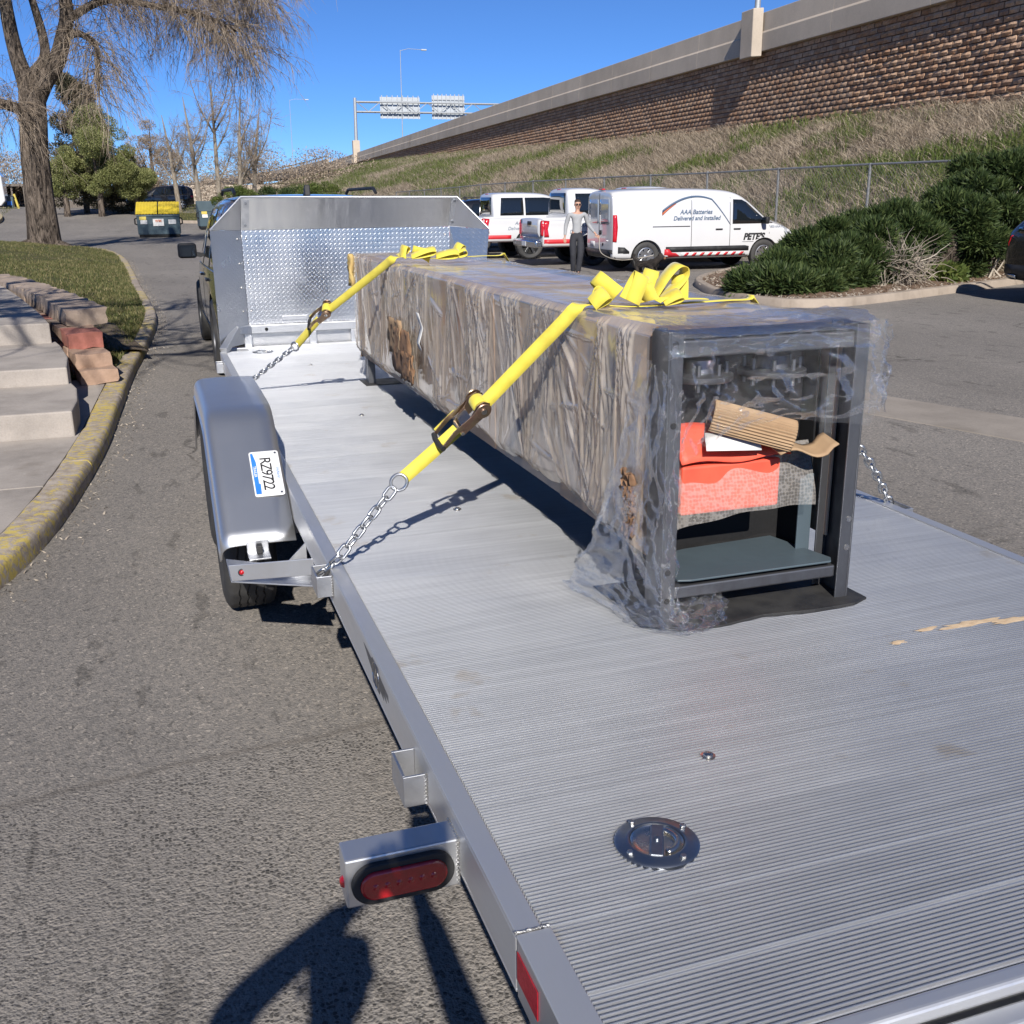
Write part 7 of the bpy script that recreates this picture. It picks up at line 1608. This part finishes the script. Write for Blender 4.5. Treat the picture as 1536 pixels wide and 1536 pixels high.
# chain-link fence along the foot of the bank
cf = thing('chain_link_fence', 'grey chain-link fence with top rail along the foot of the bank', 'fence', (15.1, 30, 0))
YS = [20.6+3.7*k for k in range(-1, 14)]; FX = lambda y: 15.10-.0*y
FZ0 = .28; FZ1 = lambda y: 2.28 if y < 45 else 2.28-.012*(y-45)
for y in YS: m_ = MB(); m_.cyl((FX(y), y, .0), (FX(y), y, FZ1(y)+.04), .034, 8); m_.build('post', 'fence', cf, 60)
m_ = MB(); m_.tube([(FX(y), y, FZ1(y)+random.uniform(-.015, .015)) for y in YS], .024, 8); m_.build('top_rail', 'fence', cf, 60)
P = []
for y in np.arange(YS[0], YS[-1]-2, .11):
    P.append([(15.07, y, FZ0), (15.07, y+1.0, (FZ0+FZ1(y))/2), (15.07, y+2.0, FZ1(y))]); P.append([(15.065, y+2.0, FZ0), (15.065, y+1.0, (FZ0+FZ1(y))/2), (15.065, y, FZ1(y))])
P = np.array(P); V, F = strands(P, np.full(P.shape[:2], .0022), 3); np_mesh('mesh_wire', V, F, 'fence', cf, None, ORG[cf.name])['kind'] = 'stuff'
# dead brush along the fence
r = np.random.default_rng(71); n_ = 5200; S_ = np.stack([r.normal(15.7, .5, n_), r.uniform(18, 62, n_), np.zeros(n_)], -1); S_[:, 2] = bankz(S_[:, 0], S_[:, 1]); D_ = np.stack([r.normal(-.1, .5, n_), r.normal(.2, .5, n_), r.normal(.8, .3, n_)], -1)
P, Rd = droop(n_, S_, D_, r.uniform(.3, 1.1, n_), 4, r.uniform(.004, .009, n_), 73, .8, .2); V, F = strands(P, Rd, 3); o = np_mesh('dead_brush', V, F, 'dead'); tag(o, 'dead brown brush along the chain-link fence', 'brush', kind='stuff')
# small weeds standing at the wall foot
# overhead sign gantry
gt = thing('sign_gantry', 'overhead freeway sign gantry carrying two sign backs above the wall', 'sign gantry', (35.6, 189, 7.5))
MB().cyl((35.6, 189, 7.5), (35.8, 189, 18.1), .33, 12, .26).build('post', 'pole', gt, 60)
MB().box(35.0, 36.2, 188.5, 189.5, 7.5, 11.2).build('post_base', 'parapet', gt, None, .05)
for z, y in ((17.5, 189), (15.9, 189), (17.5, 190.4), (15.9, 190.4)): MB().cyl((35.8, y, z), (78, y, z), .13, 8).build('truss_chord', 'pole', gt, 60)
for k in range(20): x = 36+k*2.1; MB().cyl((x, 189, 15.9 if k % 2 else 17.5), (x+2.1, 189, 17.5 if k % 2 else 15.9), .07, 6).build('truss_brace', 'pole', gt)
for x0, x1, z0, z1 in ((40.3, 47.4, 14.9, 18.4), (49.6, 55.6, 14.9, 18.8)):
    m_ = MB(); m_.box(x0, x1, 189.7, 189.78, z0, z1); sg_ = m_.build('sign_panel', 'sign_back', gt)
    for k in range(8): x = x0+.3+(x1-x0-.6)*k/7; MB().box(x-.06, x+.06, 189.45, 189.69, z0-.1, z1+.25).build('stiffener', 'sign_back', sg_)
    for z in (z0+.7, z1-.7): MB().box(x0, x1, 189.55, 189.64, z-.08, z+.08).build('stiffener', 'pole', sg_)
GL = 'freeway lamp posts'
def lamp(label, x, y, z0, z1, arm, r_=.11):
    t = thing('lamp_post', label, 'lamp post', (x, y, z0), GL); MB().cyl((x, y, z0), (x+.2, y, z1), r_, 10, r_*.5).build('post', 'pole', t, 60)
    if arm:
        MB().tube([(x+.2, y, z1-.1), (x+arm*.4, y, z1+.25), (x+arm, y, z1+.15)], r_*.4, 8).build('arm', 'pole', t, 60)
        m_ = MB(); m_.box(x+arm-.2, x+arm+.75, y-.2, y+.2, z1+.02, z1+.26); m_.build('lamp_head', 'sign_back', t, None, .06)
    return t
lamp('tall lamp post with arm above the sign gantry', 43.9, 189, 9, 25.9, 4.1, .10)
lamp('most distant lamp post, left of the sign gantry', 36.6, 280, 8.5, 25.2, 4.2, .10)
pp = wpt(.6, .15, 9.36); lamp('lamp post rising out of the wall pilaster', pp.x, pp.y, 9.36, 19.0, 3.0, .13)
lamp('thin far lamp post right of the pale bare trees', 9.6, 120, 1.2, 9.4, 0, .07)
# white marker pole at the right edge
o = MB().tube([(25.3, 27.6, 4.0), (25.3, 27.6, 5.2), (25.35, 27.6, 8.0)], .05, 8).build('marker_pole', 'white_vinyl', None, 60); tag(o, 'thin white pole before the block wall at the right edge', 'pole')
# debris bush where the wall ends
# far left: white trailer, bin, bollards, low carport
t = thing('box_trailer', 'white box trailer at the far left edge of the photo', 'trailer', (-12.5, 93, 1.1))
m_ = MB(); m_.prism([(-6, 0), (0, 0), (.35, .4), (.30, 2.2), (0, 2.62), (-6, 2.7)], -1.1, 1.1, lambda p, q, d: (-10.95+p, 93.5+d, 1.35+q)); m_.build('box', 'white_paint', t, None, .08)
for x in (-12.4, -13.4): m_ = MB(); m_.lathe([(.02, -.1), (.3, -.1), (.33, -.06), (.33, .06), (.3, .1), (.02, .1)], 20, Matrix.Translation((x, 92.35, 1.45)) @ Matrix.Rotation(R(90), 4, 'Z')); m_.build('wheel', 'tyre', t, 40)
t = thing('wheelie_bin', 'dark blue wheeled bin beside the far white trailer', 'bin', (-10.55, 94, 1.1)); m_ = MB(); m_.prism([(-.28, 0), (.28, 0), (.34, .9), (-.34, .9)], -.3, .3, lambda p, q, d: (-10.5+p, 94+d, 1.15+q)); m_.build('bin_body', 'bin_green', t, None, .04); MB().box(-10.88, -10.12, 93.65, 94.35, 2.055, 2.12).build('bin_lid', 'navy_paint', t, None, .02); MB().box(-10.65, -10.3, 93.66, 93.69, 1.4, 1.7).build('bin_label', 'blue_ink', t)
o = MB().cyl((-9.86, 94, 1.0), (-10.1, 94, 2.25), .09, 10).build('bollard', 'yellow_label', None, 60); tag(o, 'leaning yellow bollard left of the big tree trunk', 'bollard')
o = MB().cyl((-9.15, 95, 1.0), (-9.15, 95, 1.85), .11, 10).build('bollard', 'paper', None, 60); tag(o, 'short white post just left of the big tree trunk', 'post')
t = thing('carport', 'low dark carport behind the leaning yellow bollard', 'carport', (-12, 118, 1.1)); MB().box(-17, -8.5, 116, 124, 3.1, 3.35).build('roof', 'old_wood', t); MB().box(-17, -8.5, 124, 124.2, 1.1, 3.1).build('back_wall', 'old_wood', t)
for x in (-16.6, -12.6, -8.8): MB().box(x, x+.15, 116.2, 116.35, 1.0, 3.1).build('post', 'old_wood', t)
# far pale sound wall behind the black cars
o = MB().box(-4, 18, 140, 140.4, 1.0, 3.4).build('sound_wall', 'parapet', None); tag(o, 'low pale wall beyond the black sport utility car', 'wall')
# grit and dead leaves gathered along the foot of the kerb
r = np.random.default_rng(91); n_ = 1500; s_ = r.uniform(2, acc[-1]-4, n_)**1.0; PX = []; 
for q in s_: p, nrm = kerb_at(float(q)); d = abs(float(r.normal(0, .09)))+.004; PX.append((p.x-nrm.x*d, p.y-nrm.y*d))
PX = np.array(PX); o = blades('kerb_litter', PX[:, 0], PX[:, 1], np.full(n_, .002), .012, .012, 'dead', 1.5, 93); tag(o, 'grit and dead leaf bits along the foot of the yellow kerb', 'litter', kind='stuff')
